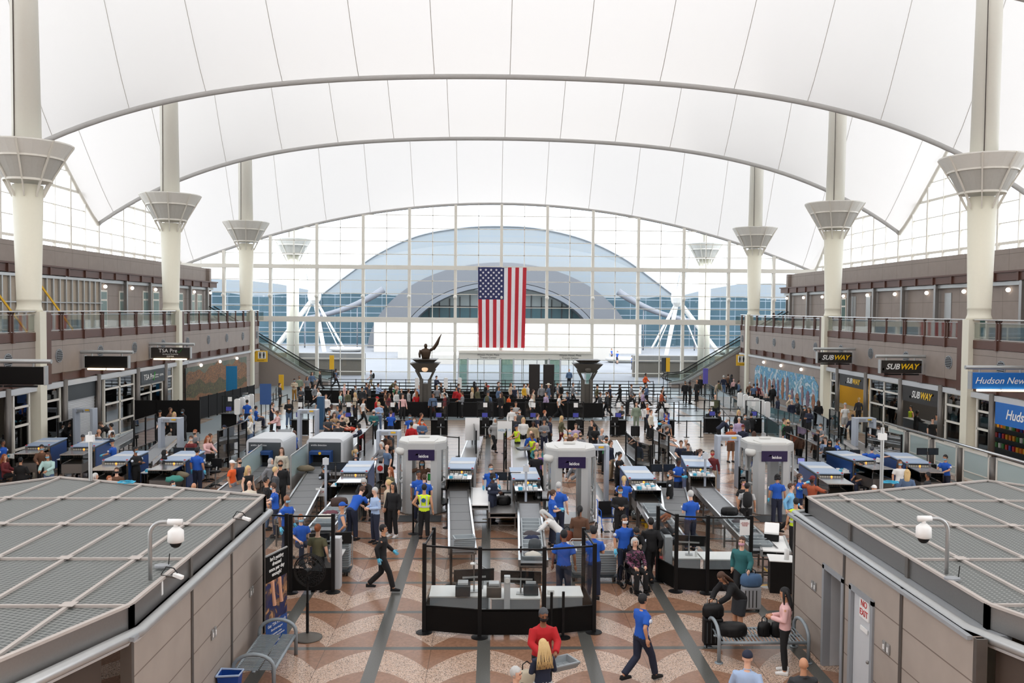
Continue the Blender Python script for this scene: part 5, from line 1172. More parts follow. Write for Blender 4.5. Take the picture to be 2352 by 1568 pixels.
def stanchion(q, lab, belts, grp, name='belt_stanchion', h_=1.0):
    t = empty(name, q); a = MB(); a.cyl((0, 0, 0), (0, 0, h_), .032, n=8); a.build('post', M['black'], t); a = MB(); a.lathe([(.17, 0), (.17, .012), (.05, .03)], n=14); a.build('base', M['black'], t)
    for (dx, dy), zs in belts:
        for z in zs: b = MB(); b.bar((0, 0, z), (dx, dy, z), .006, .05); b.build('belt', M['black'], t)
    return tag(t, lab, 'stanchion', grp)
stanchion(Vector(g2(1266, 1462, 0)+(0,)), 'black belt post in front of the centre desk, left of a pair', [], None, h_=1.02); stanchion(Vector(g2(1293, 1464, 0)+(0,)), 'black belt post in front of the centre desk, right of a pair', [], None, h_=1.05)
stanchion(Vector(g2(949, 1226, 0)+(0,)), 'black belt post left of the hi-vis guard on the rubber mat', [], None); stanchion(Vector(g2(1028, 1212, 0)+(0,)), 'black belt post right of the hi-vis guard', [], None)
stanchion(Vector(g2(1196, 1338, 0)+(0,)), 'black belt post behind the monitors of the centre desk', [], None); stanchion(Vector((6.95, 22.75, 0)), 'tall black belt post beside the right kiosk corner', [], None, h_=1.9)
stanchion(Vector(g2(1036, 1345, 0)+(0,)), 'black belt post behind the left part of the centre desk', [], None)
stanchion(Vector(g2(1054, 1048, 0)+(0,)), 'black belt post with belt in the open floor right of the leftmost body scanner', [((-1.3, .6), (.95,))], None)
# desks in the pods
def desk(x0, x1, y0, y1, z, lab, m='white'):
    t = empty('check_desk', ((x0+x1)/2, (y0+y1)/2, 0)); w_, d_ = (x1-x0)/2, (y1-y0)/2; a = MB(); a.box(-w_, w_, -d_, d_, z-.04, z); a.build('desktop', M[m], t, bevel=.008); a = MB(); a.box(-w_+.02, w_-.02, -d_+.01, -d_+.03, z-.3, z-.04); a.build('modesty_panel', M['grey'], t)
    for sx in (-1, 1):
        for sy in (-1, 1): a = MB(); a.box(sx*(w_-.05)-.03, sx*(w_-.05)+.03, sy*(d_-.06)-.03, sy*(d_-.06)+.03, 0, z-.04); a.build('leg', M['steeld'], t)
    return tag(t, lab, 'desk')
desk(-1.38, .02, 20.0, 20.8, .76, 'white check desk, left section behind the centre glazed barrier'); desk(.05, 1.2, 19.85, 20.6, .76, 'white check desk, middle section behind the centre glazed barrier'); desk(1.25, 2.2, 20.0, 20.75, .76, 'white check desk, right section behind the centre glazed barrier')
desk(4.98, 5.7, 23.1, 23.8, .76, 'white check desk, left section behind the right glazed barrier'); desk(5.74, 6.9, 23.0, 23.75, .76, 'white check desk, right section behind the right glazed barrier'); desk(-4.75, -3.95, 23.2, 24.2, .76, 'white check desk behind the left glazed barrier')
def monitor(q, w_, h_, scr, lab, rz=0, arm=0, tilt=0, n=1):
    t = empty('monitor', q, rz)
    for i in range(n):
        dx = (i-(n-1)/2)*(w_+.03); a = MB(); a.box(dx-w_/2, dx+w_/2, -.02, .02, arm+.12, arm+.12+h_); a.build('housing', M['black'], t, bevel=.005); b = MB(); b.box(dx-w_/2+.015, dx+w_/2-.015, .021, .024, arm+.14, arm+.1+h_); b.build('screen', scr, t)
    a = MB(); a.cyl((0, -.03, 0), (0, -.03, arm+.2), .02, n=8); a.box(-.1, .1, -.12, .06, 0, .015); a.box(-w_*n*.3, w_*n*.3, -.05, -.02, arm+.2, arm+.24); a.build('stand', M['alu'], t); return tag(t, lab, 'monitor')
D = .765
monitor(Vector((-.35, 20.35, D)), .46, .28, M['screen_dark'], 'pair of back-turned monitors on the left section of the centre desk', R(8), .12, n=2); monitor(Vector((.75, 20.2, D)), .46, .28, M['screen_dark'], 'pair of back-turned monitors on the middle section of the centre desk', R(-6), .12, n=2)
monitor(Vector((5.45, 23.45, D)), .46, .28, M['screen_dark'], 'pair of back-turned monitors on the right check desk', R(-12), .12, n=2); monitor(Vector((-4.3, 23.6, D)), .55, .32, M['screen_dark'], 'pair of back-turned monitors on the left check desk', R(10), .1, n=2)
def obox(q, sx, sy, sz, m, lab, name, cat, rz=0, bev=.01):
    a = MB(); a.box(-sx/2, sx/2, -sy/2, sy/2, 0, sz); o = a.build(name, m, bevel=bev); o.location = q; o.rotation_euler.z = rz; return tag(o, lab, cat)
def printer(q, lab, m=None, rz=0):
    t = empty('label_printer', q, rz); a = MB(); a.box(-.17, .17, -.2, .2, 0, .24); a.build('case', m or M['charcoal'], t, bevel=.01); a = MB(); a.box(-.12, .12, -.1, .14, .24, .3); a.build('lid', M['lightgrey'], t, bevel=.01); return tag(t, lab, 'printer')
printer(Vector((-.6, 20.12, D)), 'dark computer box with pale lid, left one on the centre desk'); printer(Vector((.12, 20.05, D+.001)), 'computer box left of the pale tower on the centre desk', M['steeld']); printer(Vector((.98, 20.2, D)), 'dark computer box with pale lid, right one on the centre desk')
t = empty('lamp_arm', Vector((-.15, 20.5, D))); a = MB(); a.tube([(0, 0, 0), (.02, 0, .3), (.2, 0, .42), (-.1, -.1, .62), (-.2, -.1, .66)], .018, 6); a.build('arm', M['alu'], t); a = MB(); a.lathe([(.07, 0), (.07, .03)], (-.22, -.1, .62), n=14); a.build('lamp_head', M['white'], t); tag(t, 'jointed desk arm with small round head on the centre desk', 'arm')
obox(Vector((.42, 19.78, .005)), .14, .14, 1.3, M['lightgrey'], 'slim pale grey tower standing in front of the middle centre desk', 'pale_tower', 'tower'); a = MB(); a.cyl((0, -.02, 0), (0, .01, 0), .06, n=16); o = a.build('wall_clock', M['white']); o.location = (.42, 19.69, 1.22); tag(o, 'small round white dial on the pale tower', 'clock')
obox(Vector((1.45, 20.15, D)), .16, .12, .1, M['white'], 'small white carton on the right section of the centre desk', 'carton', 'carton')
obox(Vector((4.85, 23.35, 0)), .2, .3, 1.3, M['lightgrey'], 'pale grey tower at the left end of the right check desk', 'pale_tower', 'tower'); obox(Vector((-4.02, 23.0, 0)), .22, .3, 1.35, M['lightgrey'], 'pale grey tower at the end of the left check desk', 'pale_tower', 'tower')
printer(Vector((-4.5, 23.35, D)), 'dark computer box on the left check desk')
def bottle(q, lab, m=None):
    t = empty('spray_bottle', q); a = MB(); a.lathe([(.035, 0), (.04, .02), (.04, .14), (.015, .18), (.015, .2)], n=12); a.build('bottle', m or M['white'], t, smooth=True); a = MB(); a.box(-.02, .05, -.015, .015, .2, .24); a.build('trigger', M['grey'], t); return tag(t, lab, 'bottle')
bottle(Vector((5.6, 23.25, D)), 'spray bottle on the left section of the right check desk'); 
def sheet(px, py, z, w_, h_, txt, lab, rz=0, m=None, tm=None, sz=.05, leg=None):
    q = G(px, py, z); t = empty('notice', q, rz); a = MB(); a.box(-w_/2, w_/2, -.006, .006, -h_/2, h_/2); a.build('sheet', m or M['paper'], t)
    if txt: text(txt, sz, tm or M['black'], t, (0, -.01, 0), FRONT)
    if leg: b = MB(); b.cyl((0, .02, -z+.02), (0, .02, -h_/2), .02, n=8); b.lathe([(.16, -z), (.16, -z+.015)], n=14); b.build('stand', M['black'], t)
    return tag(t, lab, 'sign')
q_ = Vector((6.68, 22.46, 1.75)); t = empty('notice', q_); a = MB(); a.box(-.13, .13, -.006, .006, -.2, .2); a.build('sheet', M['paper'], t); text('Do not stand\nClose waiting area\nplease move\nto the side', .03, M['red'], t, (-.0, -.01, .09), FRONT); tag(t, 'white notice with red lines on the right glazed barrier', 'sign')
# right table with trace detector and cabinet
td = table_run((7.8, 23.3), (8.2, 25.0), .75, .86, 'white', 'white work table beside the right kiosk corner, trace detector on it')
t = empty('trace_detector', Vector((8.05, 24.45, .895)), R(-20)); a = MB(); a.box(-.2, .2, -.16, .2, 0, .22); a.build('base', M['black'], t, bevel=.02); a = MB(); a.prismx([(-.2, .2), (.2, .28), (.2, .46), (.05, .46), (-.2, .26)], -.2, .2); a.build('white_cover', M['white'], t, bevel=.02); tag(t, 'white and black trace detector on the table by the right kiosk', 'detector')
obox(Vector((7.75, 22.75, 0)), .6, .6, .84, M['black'], 'black cabinet in front of the trace detector table by the right kiosk', 'cabinet', 'cabinet', R(-12)); obox(Vector((7.75, 22.75, .84)), .66, .66, .03, M['white'], 'white counter slab on the black cabinet by the right kiosk', 'counter_slab', 'counter', R(-12)); a = MB(); a.cyl((0, 0, 0), (0, 0, .28), .065, n=14); o = a.build('paper_roll', M['white'], smooth=True); o.location = (7.85, 22.6, .87); tag(o, 'upright roll of paper towels on the cabinet by the right kiosk', 'paper roll')
t = empty('cabinet', Vector((6.78, 23.35-.45+.0, 0))) if 0 else None
# scanner consoles
def console(px, py, lab, scr, rz=0):
    q = G(px, py, .9); t = empty('operator_console', (q.x, q.y, 0), rz); a = MB(); a.box(-.35, .35, -.3, .3, .3, .34); a.box(-.35, .35, -.3, .3, .84, .9); a.box(-.35, -.31, -.3, .3, 0, .9); a.box(.31, .35, -.3, .3, 0, .9); a.build('cart', M['black'], t); a = MB(); a.prismx([(-.22, .9), (.22, .9), (.22, 1.08), (-.22, .98)], -.22, .22); a.build('grey_unit', M['lightgrey'], t, bevel=.015)
    a = MB(); a.cyl((-.25, .1, .9), (-.25, .1, 1.3), .02, n=6); a.build('monitor_post', M['alu'], t); a = MB(); a.box(-.42, -.1, .05, .09, 1.12, 1.38); a.build('monitor_housing', M['black'], t); a = MB(); a.box(-.40, -.12, .044, .05, 1.14, 1.36); a.build('screen', scr, t); return tag(t, lab, 'console')
console(1008, 1118, 'operator console with green screen right of the leftmost body scanner', M['screen_green']); console(1248, 1142, 'operator console left of the middle body scanner', M['screen_dark']); console(1855, 1078, 'operator console with lilac screen right of the rightmost body scanner', M['screen_img'])
def workstation(px, py, lab, num=None, rz=0, z=1.0):
    q = G(px, py, z); t = empty('image_workstation', (q.x, q.y, 0), rz); a = MB(); a.box(-.3, .3, -.25, .25, 0, .75); a.build('pedestal', M['black'], t, bevel=.01)
    for k in (-1, 1): a = MB(); a.bar((k*.25, 0, 1.18), (k*.25+.0001, 0, 1.5), .44, .04); 
    for k in (-1, 1): a = MB(); a.box(k*.25-.23, k*.25+.23, -.02, .02, 1.15, 1.45); a.build('monitor_back', M['black'], t); a = MB(); a.box(k*.25-.21, k*.25+.21, -.026, -.02, 1.17, 1.43); a.build('screen', M['screen_dark'], t)
    a = MB(); a.cyl((0, 0, .75), (0, 0, 1.3), .03, n=8); a.build('arm', M['steeld'], t); a = MB(); a.box(-.22, .22, -.32, -.1, .76, .79); a.build('keyboard', M['charcoal'], t)
    if num: a = MB(); a.box(-.12, .12, -.27, -.255, .45, .72); a.build('number_card', M['paper'], t); text(num, .2, M['black'], t, (0, -.275, .58), FRONT)
    return tag(t, lab, 'workstation')
workstation(1166, 1112, 'black screening workstation with the number 9 card, centre lanes', '9'); workstation(236, 1030, 'black screening workstation behind the far left arch'); workstation(425, 1052, 'black screening workstation beside the officer with his back turned')
workstation(771, 1088, 'black screening workstation in front of the right white scanning tunnel'); workstation(1522, 1092, 'black screening workstation beside the officer in black, right lanes'); workstation(1592, 1060, 'pair of lilac-lit screens at the lane of the lone arch')
workstation(1950, 1056, 'black screening workstation on the far right lanes, seated officer beside it'); workstation(2130, 1052, 'black screening workstation by the vested officer near the frosted glass'); workstation(30, 1020, 'black screening workstation at the left edge of the hall')
# white sorting tables with bags of supplies
def supplies(px, py, z, nx, ny, lab, rz=0, blue=True):
    q = G(px, py, z)
    n = 0
    for i in range(nx):
        for j in range(ny):
            r_ = rnd.random(); a = MB(); a.box(-.06, .06, -.045, .045, 0, .07+.04*r_); o = a.build('glove_box', M['white'] if (i*3+j) % 5 or not blue else M['cyan']); v = Matrix.Rotation(rz, 4, 'Z') @ Vector(((i-(nx-1)/2)*.15, (j-(ny-1)/2)*.13, 0)); o.location = q+v; o.rotation_euler.z = rnd.uniform(-.5, .5)+rz
            tag(o, '%s box on %s, row %s, box %s' % ('white' if (i*3+j) % 5 or not blue else 'light blue', lab, 'one two three four five six'.split()[j], 'one two three four five six'.split()[i]), 'box', 'supply boxes'); n += 1
def sort_table(px, py, lab, nx=6, ny=3, w_=1.1, d_=.6, top='white', rz=0):
    q = G(px, py, .86); t = empty('sorting_table', (q.x, q.y, 0), rz); a = MB(); a.box(-w_/2, w_/2, -d_/2, d_/2, .83, .86); a.build('tabletop', M['white'] if top == 'white' else M['steel'], t)
    for sx in (-1, 1):
        for sy in (-1, 1): a = MB(); a.box(sx*(w_/2-.04)-.02, sx*(w_/2-.04)+.02, sy*(d_/2-.04)-.02, sy*(d_/2-.04)+.02, 0, .83); a.build('leg', M['black'], t)
    a = MB(); a.box(-w_/2+.03, w_/2-.03, -d_/2+.02, -d_/2+.03, .2, .8); a.build('side_sheet', M['smoke'], t); tag(t, lab, 'table')
    supplies(px, py, .862, nx, ny, lab.replace('sorting table', 'table').replace('uniformed ','').replace('the ',''), rz)
sort_table(168, 1052, 'sorting table before the far left arch'); sort_table(248, 1076, 'sorting table left of the black-uniformed officer'); sort_table(362, 1082, 'sorting table left of the officer with his back turned'); sort_table(30, 1048, 'sorting table at the left picture edge', 3, 3)
sort_table(794, 1112, 'sorting table left of the leftmost body scanner', 5, 3, 1.0); 
sort_table(1948, 1082, 'sorting table by the seated officer on the right', 6, 3, 1.2); sort_table(2006, 1053+4, 'sorting table behind the seated officer on the right', 6, 2); sort_table(2112, 1055+26, 'sorting table near the frosted glass', 6, 2, 1.2)
for hd, lab in ((0, 'exit hood right of the leftmost body scanner'), (1, 'exit hood left of the middle body scanner'), (2, 'exit hood right of the middle body scanner'), (3, 'exit hood by the lone arch')):
    h_ = hoods[hd]; n = 0
    for i in range(4):
        for j in range(3):
            a = MB(); a.box(-.06, .06, -.05, .05, 0, .06+.05*rnd.random()); o = a.build('glove_box', M['white'] if (i+j) % 4 else M['cyan']); o.location = Matrix.Translation(h_.location) @ Matrix.Rotation(h_.rotation_euler.z, 4, 'Z') @ Vector((-.28+i*.17, .15+j*.22, 1.282)); o.rotation_euler.z = rnd.uniform(-.6, .6)
            tag(o, '%s box on the %s, row %s, box %s' % ('white' if (i+j) % 4 else 'light blue', lab, 'one two three four five six'.split()[j], 'one two three four five six'.split()[i]), 'box', 'supply boxes')
# folding tables, office bits
table_run((G(1103, 1160, .8).x, G(1103, 1160, .8).y), (G(1103, 1120, .8).x, G(1103, 1120, .8).y), .6, .78, 'white', 'small white folding table between the two centre lanes')
table_run(g2(1155, 1180, .6), g2(1150, 1130, .6), .9, .6, 'table', 'low steel bag check table beside the officer in black, centre')
table_run(g2(1560, 1190, .8), g2(1545, 1120, .8), .9, .8, 'belt', 'dark side conveyor between the right lanes, officer standing before it')
bag(G(1155, 1158, .63), .5, .35, .3, M['black'], 'black bag in a tray on the low steel bag check table', handle=False)

# glass lane screens ----------------------------------------------------------
def lane_screen(tops, lab, zt=1.85):
    pts = [G(px, py, zt) for px, py in tops]; t = empty('lane_screen', (pts[0].x, pts[0].y, 0)); o0 = Vector((pts[0].x, pts[0].y, 0))
    for i, p in enumerate(pts):
        v = Vector((p.x, p.y, 0))-o0; a = MB(); a.box(v.x-.035, v.x+.035, v.y-.035, v.y+.035, 0, zt+.03); a.build('post', M['black'], t)
        if i < len(pts)-1:
            q = Vector((pts[i+1].x, pts[i+1].y, 0))-o0; a = MB(); a.bar((v.x, v.y, .25+zt/2), (q.x, q.y, .25+zt/2), .01, zt-.5); a.build('glass_pane', M['smoke'], t); a = MB(); a.bar((v.x, v.y, zt), (q.x, q.y, zt), .03, .03); a.bar((v.x, v.y, .5), (q.x, q.y, .5), .03, .03); a.build('rail', M['steeld'], t)
    return tag(t, lab, 'screen')
for tops, lab in (([(308, 966), (334, 958), (357, 951)], 'glass lane screen left of the red-shirted man'), ([(501, 990), (524, 982), (548, 974), (566, 966)], 'glass lane screen left of the left white scanning tunnel'), ([(133, 970), (165, 962)], 'glass lane screen left of the far left arch'), ([(823, 1003), (837, 994), (857, 972)], 'glass lane screen right of the right white scanning tunnel'),
    ([(1158, 996), (1163, 986)], 'glass lane screen left of the middle lanes'), ([(1438, 992), (1461, 1013), (1495, 1023)], 'glass lane screen right of the middle body scanner'), ([(1500, 985), (1514, 992), (1536, 1002)], 'glass lane screen around the orange-shirted man'), ([(1807, 994), (1853, 1011), (1879, 1024)], 'long glass lane screen beside the rightmost body scanner'),
    ([(1830, 977), (1854, 986), (1880, 998)], 'glass lane screen behind the rightmost body scanner'), ([(1906, 940), (1927, 946)], 'glass lane screen by the sandwich shop doorway'), ([(1990, 980), (2071, 999)], 'glass lane screen beside arch number 10'), ([(1699, 1073), (1716, 1082)], 'short glass lane screen between the lone arch and rightmost body scanner'), ([(1084, 960), (1094, 990)], 'glass lane screen right of the red-jacketed man')):
    lane_screen(tops, lab)
def blue_screen(fp, bp, lab, m): 
    A = G(*fp, 1.6); B_ = G(*bp, 1.6); t = empty('privacy_screen', (A.x, A.y, 0)); v = Vector((B_.x-A.x, B_.y-A.y, 0)); a = MB(); a.bar((0, 0, 1.2), (v.x, v.y, 1.2), .03, .9); a.build('frosted_pane', M['frosted'], t); a = MB(); a.bar((0, 0, .55), (v.x, v.y, .55), .04, .5); a.build('lower_panel', m, t); a = MB(); a.bar((0, 0, 1.66), (v.x, v.y, 1.66), .04, .04); a.box(-.03, .03, -.03, .03, 0, 1.66); a.box(v.x-.03, v.x+.03, v.y-.03, v.y+.03, 0, 1.66); a.build('frame', M['alu'], t); return tag(t, lab, 'screen')
blue_screen((553, 1060), (622, 1008), 'frosted privacy screen with blue lower panel beside the left white scanning tunnel', M['blue']); blue_screen((668, 1050), (722, 1010), 'frosted privacy screen beside the belt of the right white scanning tunnel', M['alu'])

# TDC podiums ----------------------------------------------------------------
POD = [(687, 'first'), (799, ''), (900, ''), (1008, ''), (1114, ''), (1225, ''), (1323, ''), (1421, ''), (1532, ''), (1637, ''), (1733, ''), (525, '')]
def podium(px, lab, k):
    q = G(px, 1001 if 560 < px < 1600 else (985 if px < 560 else 996)); t = empty('document_podium', (q.x, q.y, 0))
    for sx in (-1, 1): a = MB(); a.box(sx*.46-.03, sx*.46+.03, .3, .36, 0, 2.0); a.build('post', M['black'], t)
    a = MB(); a.box(-.45, .45, .32, .34, .9, 1.98); a.build('glass_pane', M['glass'], t); a = MB(); a.box(-.46, .46, .31, .35, 1.97, 2.0); a.box(-.46, .46, .31, .35, .88, .91); a.build('rail', M['black'], t)
    a = MB(); a.box(-.45, .45, .05, .5, .05, .9); a.build('black_cabinet', M['blackp'], t); a = MB(); a.box(-.5, .5, -.1, .5, .9, .94); a.build('desktop', M['black'], t)
    a = MB(); a.box(-.12, .12, .28, .3, 1.66, 1.92); a.build('paper_notice', M['paper'], t); a = MB(); a.box(-.2, .16, .1, .13, 1.08, 1.36); a.build('monitor_housing', M['black'], t); a = MB(); a.box(-.18, .14, .09, .1, 1.1, 1.34); a.build('screen', M['screen_blue'], t); a = MB(); a.cyl((0, .15, .94), (0, .15, 1.1), .03, n=6); a.build('stand', M['alu'], t)
    return tag(t, lab, 'podium')
pods = sorted(p[0] for p in POD)
for k, px in enumerate(pods): podium(px, 'black document check podium with glass screen, %s from the left' % ordn(k), k)
def stool(px, py, lab):
    q = G(px, py); t = empty('swivel_chair', (q.x, q.y, 0)); a = MB(); a.lathe([(.2, .6), (.23, .63), (.22, .67)], n=14); a.build('seat', M['black'], t); a = MB(); a.box(-.2, .2, .18, .22, .75, 1.15); a.build('backrest', M['black'], t, bevel=.02); a = MB(); a.cyl((0, 0, .08), (0, 0, .6), .03, n=8); a.bar((0, .1, .62), (0, .2, .8), .04); a.build('column', M['alu'], t)
    a = MB(); [a.bar((0, 0, .1), (.28*cos(2*pi*k/5), .28*sin(2*pi*k/5), .05), .04) for k in range(5)]; a.build('star_base', M['black'], t); return tag(t, lab, 'chair')
for k, (px, py) in enumerate(((805, 1003), (893, 996), (1012, 1006), (1115, 1006), (1330, 1010), (1413, 1003), (495, 1118), (480, 1105))): stool(px, py, ['black swivel chair behind the third podium from the left', 'black swivel chair with an officer, fourth podium from the left', 'black swivel chair at the podium beside the red-jacketed man', 'black swivel chair at the podium straight behind the centre belt', 'black swivel chair at the podium left of the right lantern column', 'black swivel chair at the podium right of the right lantern column', 'black stool left of the orange-shirted man in a white cap', 'grey topped stool beside the left lanes'][k])

# lantern pylons with bust -----------------------------------------------------
def pylon(px, py, lab, bust):
    q = G(px, py); t = empty('lantern_column', q)
    a = MB()
    for dx, dy in ((-.28, -.28), (.28, -.28), (.28, .28), (-.28, .28)): a.box(dx-.1, dx+.1, dy-.1, dy+.1, 0, 2.6)
    a.box(-.2, .2, -.2, .2, 0, 2.3); a.box(-.42, .42, -.42, .42, 0, .25); a.build('clustered_shaft', M['pylon'], t)
    a = MB()
    for dx, dy in ((-1, -1), (1, -1), (1, 1), (-1, 1)): a.bar((dx*.26, dy*.26, 2.5), (dx*.62, dy*.62, 3.25), .09)
    a.build('bracket', M['pylon'], t)
    def tray_(z0, z1, w0, w1, nm_, m_):
        a = MB(); a.v = [(-w0, -w0, z0), (w0, -w0, z0), (w0, w0, z0), (-w0, w0, z0), (-w1, -w1, z1), (w1, -w1, z1), (w1, w1, z1), (-w1, w1, z1)]; a.f = [(0, 3, 2, 1), (0, 1, 5, 4), (1, 2, 6, 5), (2, 3, 7, 6), (3, 0, 4, 7), (4, 5, 6, 7)]; a.mi = [0]*6; a.build(nm_, m_, t)
    tray_(3.1, 3.72, .5, 1.0, 'lower_lantern', M['pylon']); tray_(3.78, 3.98, .6, .85, 'upper_lantern', M['pylon'])
    a = MB(); a.ball((0, -.72, 3.32), .22, .08, .18, n=12, m=6); a.build('lamp_glow', mat('dim_lamp', (240, 205, 170), .4, emit=((240, 200, 160), .5), var=0) if bust else M['pylon'], t)
    tag(t, lab, 'column')
    if bust:
        b = empty('statue', q+Vector((0, 0, 3.985))); b.scale = (.75, .75, .75); a = MB()
        a.lathe([(.34, 0), (.36, .15), (.42, .35), (.48, .6), (.46, .78), (.3, .9), (.14, .95), (.12, 1.02)], n=16, sy=.6); a.ball((0, -.03, 1.18), .16, .18, .21, n=12, m=8)
        a.tube([(-.44, 0, .78), (-.56, -.02, .45), (-.52, -.15, .12)], [.13, .11, .08], 8); a.tube([(.42, 0, .78), (.68, 0, .95), (.95, 0, 1.35), (1.25, 0, 1.95), (1.42, 0, 2.25)], [.14, .13, .12, .08, .03], 8)
        a.add([(.6, 0, .85), (1.42, .02, 2.3), (1.15, .02, 1.3), (.8, 0, .8), (.6, .1, .85), (1.42, .1, 2.3), (1.15, .1, 1.3), (.8, .1, .8)], [(0, 1, 2, 3), (7, 6, 5, 4), (0, 4, 5, 1), (1, 5, 6, 2), (2, 6, 7, 3), (3, 7, 4, 0)]); a.build('bronze_figure', M['bronze'], b, smooth=True)
        tag(b, 'bronze half-length statue of a man with one arm raised, on the left lantern column', 'statue')
pylon(977, 957, 'dark lantern column carrying a bronze statue in the queue area', True); pylon(1347, 957, 'dark lantern column without a statue, right of the entrance doors', False)

# black barrier panels and queue stanchions -----------------------------------
def panel(x0, x1, y, h_, lab, grp, name='barrier_panel'):
    t = empty(name, ((x0+x1)/2, y, 0)); w_ = (x1-x0)/2; a = MB(); a.box(-w_+.03, w_-.03, -.01, .01, .08, h_); a.build('black_panel', M['blackp'], t); a = MB(); a.box(-w_-.02, -w_+.03, -.03, .03, 0, h_+.04); a.box(w_-.03, w_+.02, -.03, .03, 0, h_+.04); a.box(-w_, w_, -.02, .02, h_, h_+.03); a.build('frame', M['black'], t); return tag(t, lab, 'panel', grp)
rows = [(59.3, 917, 1385, 957), (61.8, 842, 1330, 0), (64.6, 842, 1180, 0), (67.4, 700, 1180, 0)]
rown = ['nearest', 'second', 'third', 'farthest']
def xat(px, Y): return on(px, 900, 1, Y).x
for r_, (Y, pa, pb, _) in enumerate(rows):
    xa, xb = xat(pa, Y), xat(pb, Y); n = int((xb-xa)/1.83)
    for i in range(n):
        if Y == 59.3 and abs(xa+(i+.5)*(xb-xa)/n-6.4) < .1: pass
        panel(xa+i*(xb-xa)/n, xa+(i+1)*(xb-xa)/n, Y, 1.05, 'black barrier panel in the %s panel row, %s from its left end' % (rown[r_], ordn(i)), 'black queue panels')
def run(a_, b_, h_, lab, n, grp, name='barrier_panel'):
    A, B_ = Vector(a_), Vector(b_)
    for i in range(n):
        p, q = A.lerp(B_, i/n), A.lerp(B_, (i+1)/n); t = empty(name, (p.x, p.y, 0), atan2(q.y-p.y, q.x-p.x)); L = (Vector((q.x-p.x, q.y-p.y))).length
        a = MB(); a.box(.03, L-.03, -.01, .01, .08, h_); a.build('black_panel', M['blackp'], t); a = MB(); a.box(-.02, .03, -.03, .03, 0, h_+.03); a.box(L-.03, L+.02, -.03, .03, 0, h_+.03); a.build('frame', M['black'], t); tag(t, lab+', %s from the left' % ordn(i), 'panel', grp)
run(g2(310, 919, 1.95), g2(459, 919, 1.95), 1.95, 'tall black screen panel behind the left lanes', 3, 'tall black screens'); run(g2(459, 912, 1.5), g2(584, 884, 1.5), 1.5, 'black screen panel in the run along the left mural', 7, 'left mural screens')
for k, (px, w_) in enumerate(((1227, 24), (1260, 25))):
    q = on(px, 880, 1, 72.0); a = MB(); a.box(-.44, .44, -.3, .3, 0, 2.9); o = a.build('black_monolith', mat('warm_black', (30, 25, 22), .6)); o.location = (q.x, 72, 0); tag(o, 'tall black upright box before the entrance doors, the %s one' % ('left', 'right')[k], 'screen')
belts3 = (.95, .65, .35)
srows = [(70.2, 700, 1500, 'nearest of the back belt rows'), (73.2, 720, 1540, 'second of the back belt rows'), (76.2, 740, 1560, 'third of the back belt rows'), (79.4, 760, 1500, 'farthest of the back belt rows')]
for Y, pa, pb, nm_ in srows:
    xa, xb = xat(pa, Y), xat(pb, Y); n = int((xb-xa)/2.1); d = (xb-xa)/n
    for i in range(n+1): stanchion(Vector((xa+i*d, Y, 0)), 'black stanchion in the %s, %s from left' % (nm_, ordn(i)), [((d, 0), belts3)] if i < n else [], 'belt stanchions of the queue maze')
for Y, pa, pb, nm_ in ((61.5, 1395, 1560, 'nearest belt row right of the right lantern column'), (64.2, 1390, 1600, 'second belt row right of the right lantern column'), (67.2, 1380, 1640, 'third belt row right of the right lantern column'), (57.2, 1560, 1700, 'belt row in front of the right queue')):
    xa, xb = xat(pa, Y), xat(pb, Y); n = max(1, int((xb-xa)/2.1)); d = (xb-xa)/n
    for i in range(n+1): stanchion(Vector((xa+i*d, Y, 0)), 'black stanchion in the %s, %s from left' % (nm_, ordn(i)), [((d, 0), (.95, .5))] if i < n else [], 'belt stanchions of the right queue')
def diag(a_, b_, n, nm_):
    A, B_ = Vector(g2(*a_, 1.0)), Vector(g2(*b_, 1.0)); d = (B_-A)/n
    for i in range(n+1): stanchion(Vector((A.x+d.x*i, A.y+d.y*i, 0)), 'black stanchion in the %s, %s from far end' % (nm_, ordn(i)), [((d.x, d.y), (.95,))] if i < n else [], 'belt stanchions of the right queue')
diag((1585, 872), (1700, 912), 6, 'slanting belt row before the right escalator'); diag((1630, 905), (1676, 958), 4, 'slanting belt row before the right podiums')
diag((640, 880), (620, 915), 3, 'short belt row at the foot of the left escalator'); diag((660, 905), (600, 925), 3, 'slanting belt row by the left podiums'); diag((720, 955), (760, 905), 4, 'slanting belt row between the left podiums'); diag((1545, 965), (1610, 965), 2, 'belt row between the right podiums')
# aqua glass fence on the right
def fence(a_, b_, n, lab, m):
    A, B_ = Vector(g2(*a_, 1.1)), Vector(g2(*b_, 1.1))
    for i in range(n):
        p, q = A.lerp(B_, i/n), A.lerp(B_, (i+1)/n); v = q-p; t = empty('glass_fence_panel', (p.x, p.y, 0)); a = MB(); a.bar((0, 0, .6), (v.x, v.y, .6), .012, .95); a.build('glass_pane', m, t); a = MB(); a.box(-.03, .03, -.03, .03, 0, 1.12); a.bar((0, 0, 1.1), (v.x, v.y, 1.1), .03, .03); a.build('frame', M['charcoal'], t); tag(t, lab+', %s from its far end' % ordn(i), 'fence', lab)
aq = glassmat('aqua_glass', (150, 200, 210), .15, frost=.35)
fence((1622, 878), (1790, 975), 9, 'aqua glass fence panel beside the right queue', aq); fence((1700, 915), (1840, 955), 6, 'aqua glass fence panel before the right mural', aq); fence((1830, 925), (1945, 985), 5, 'glass fence panel by the sandwich shop', M['smoke']); fence((420, 930), (570, 900), 6, 'glass fence panel before the left mural', M['smoke'])
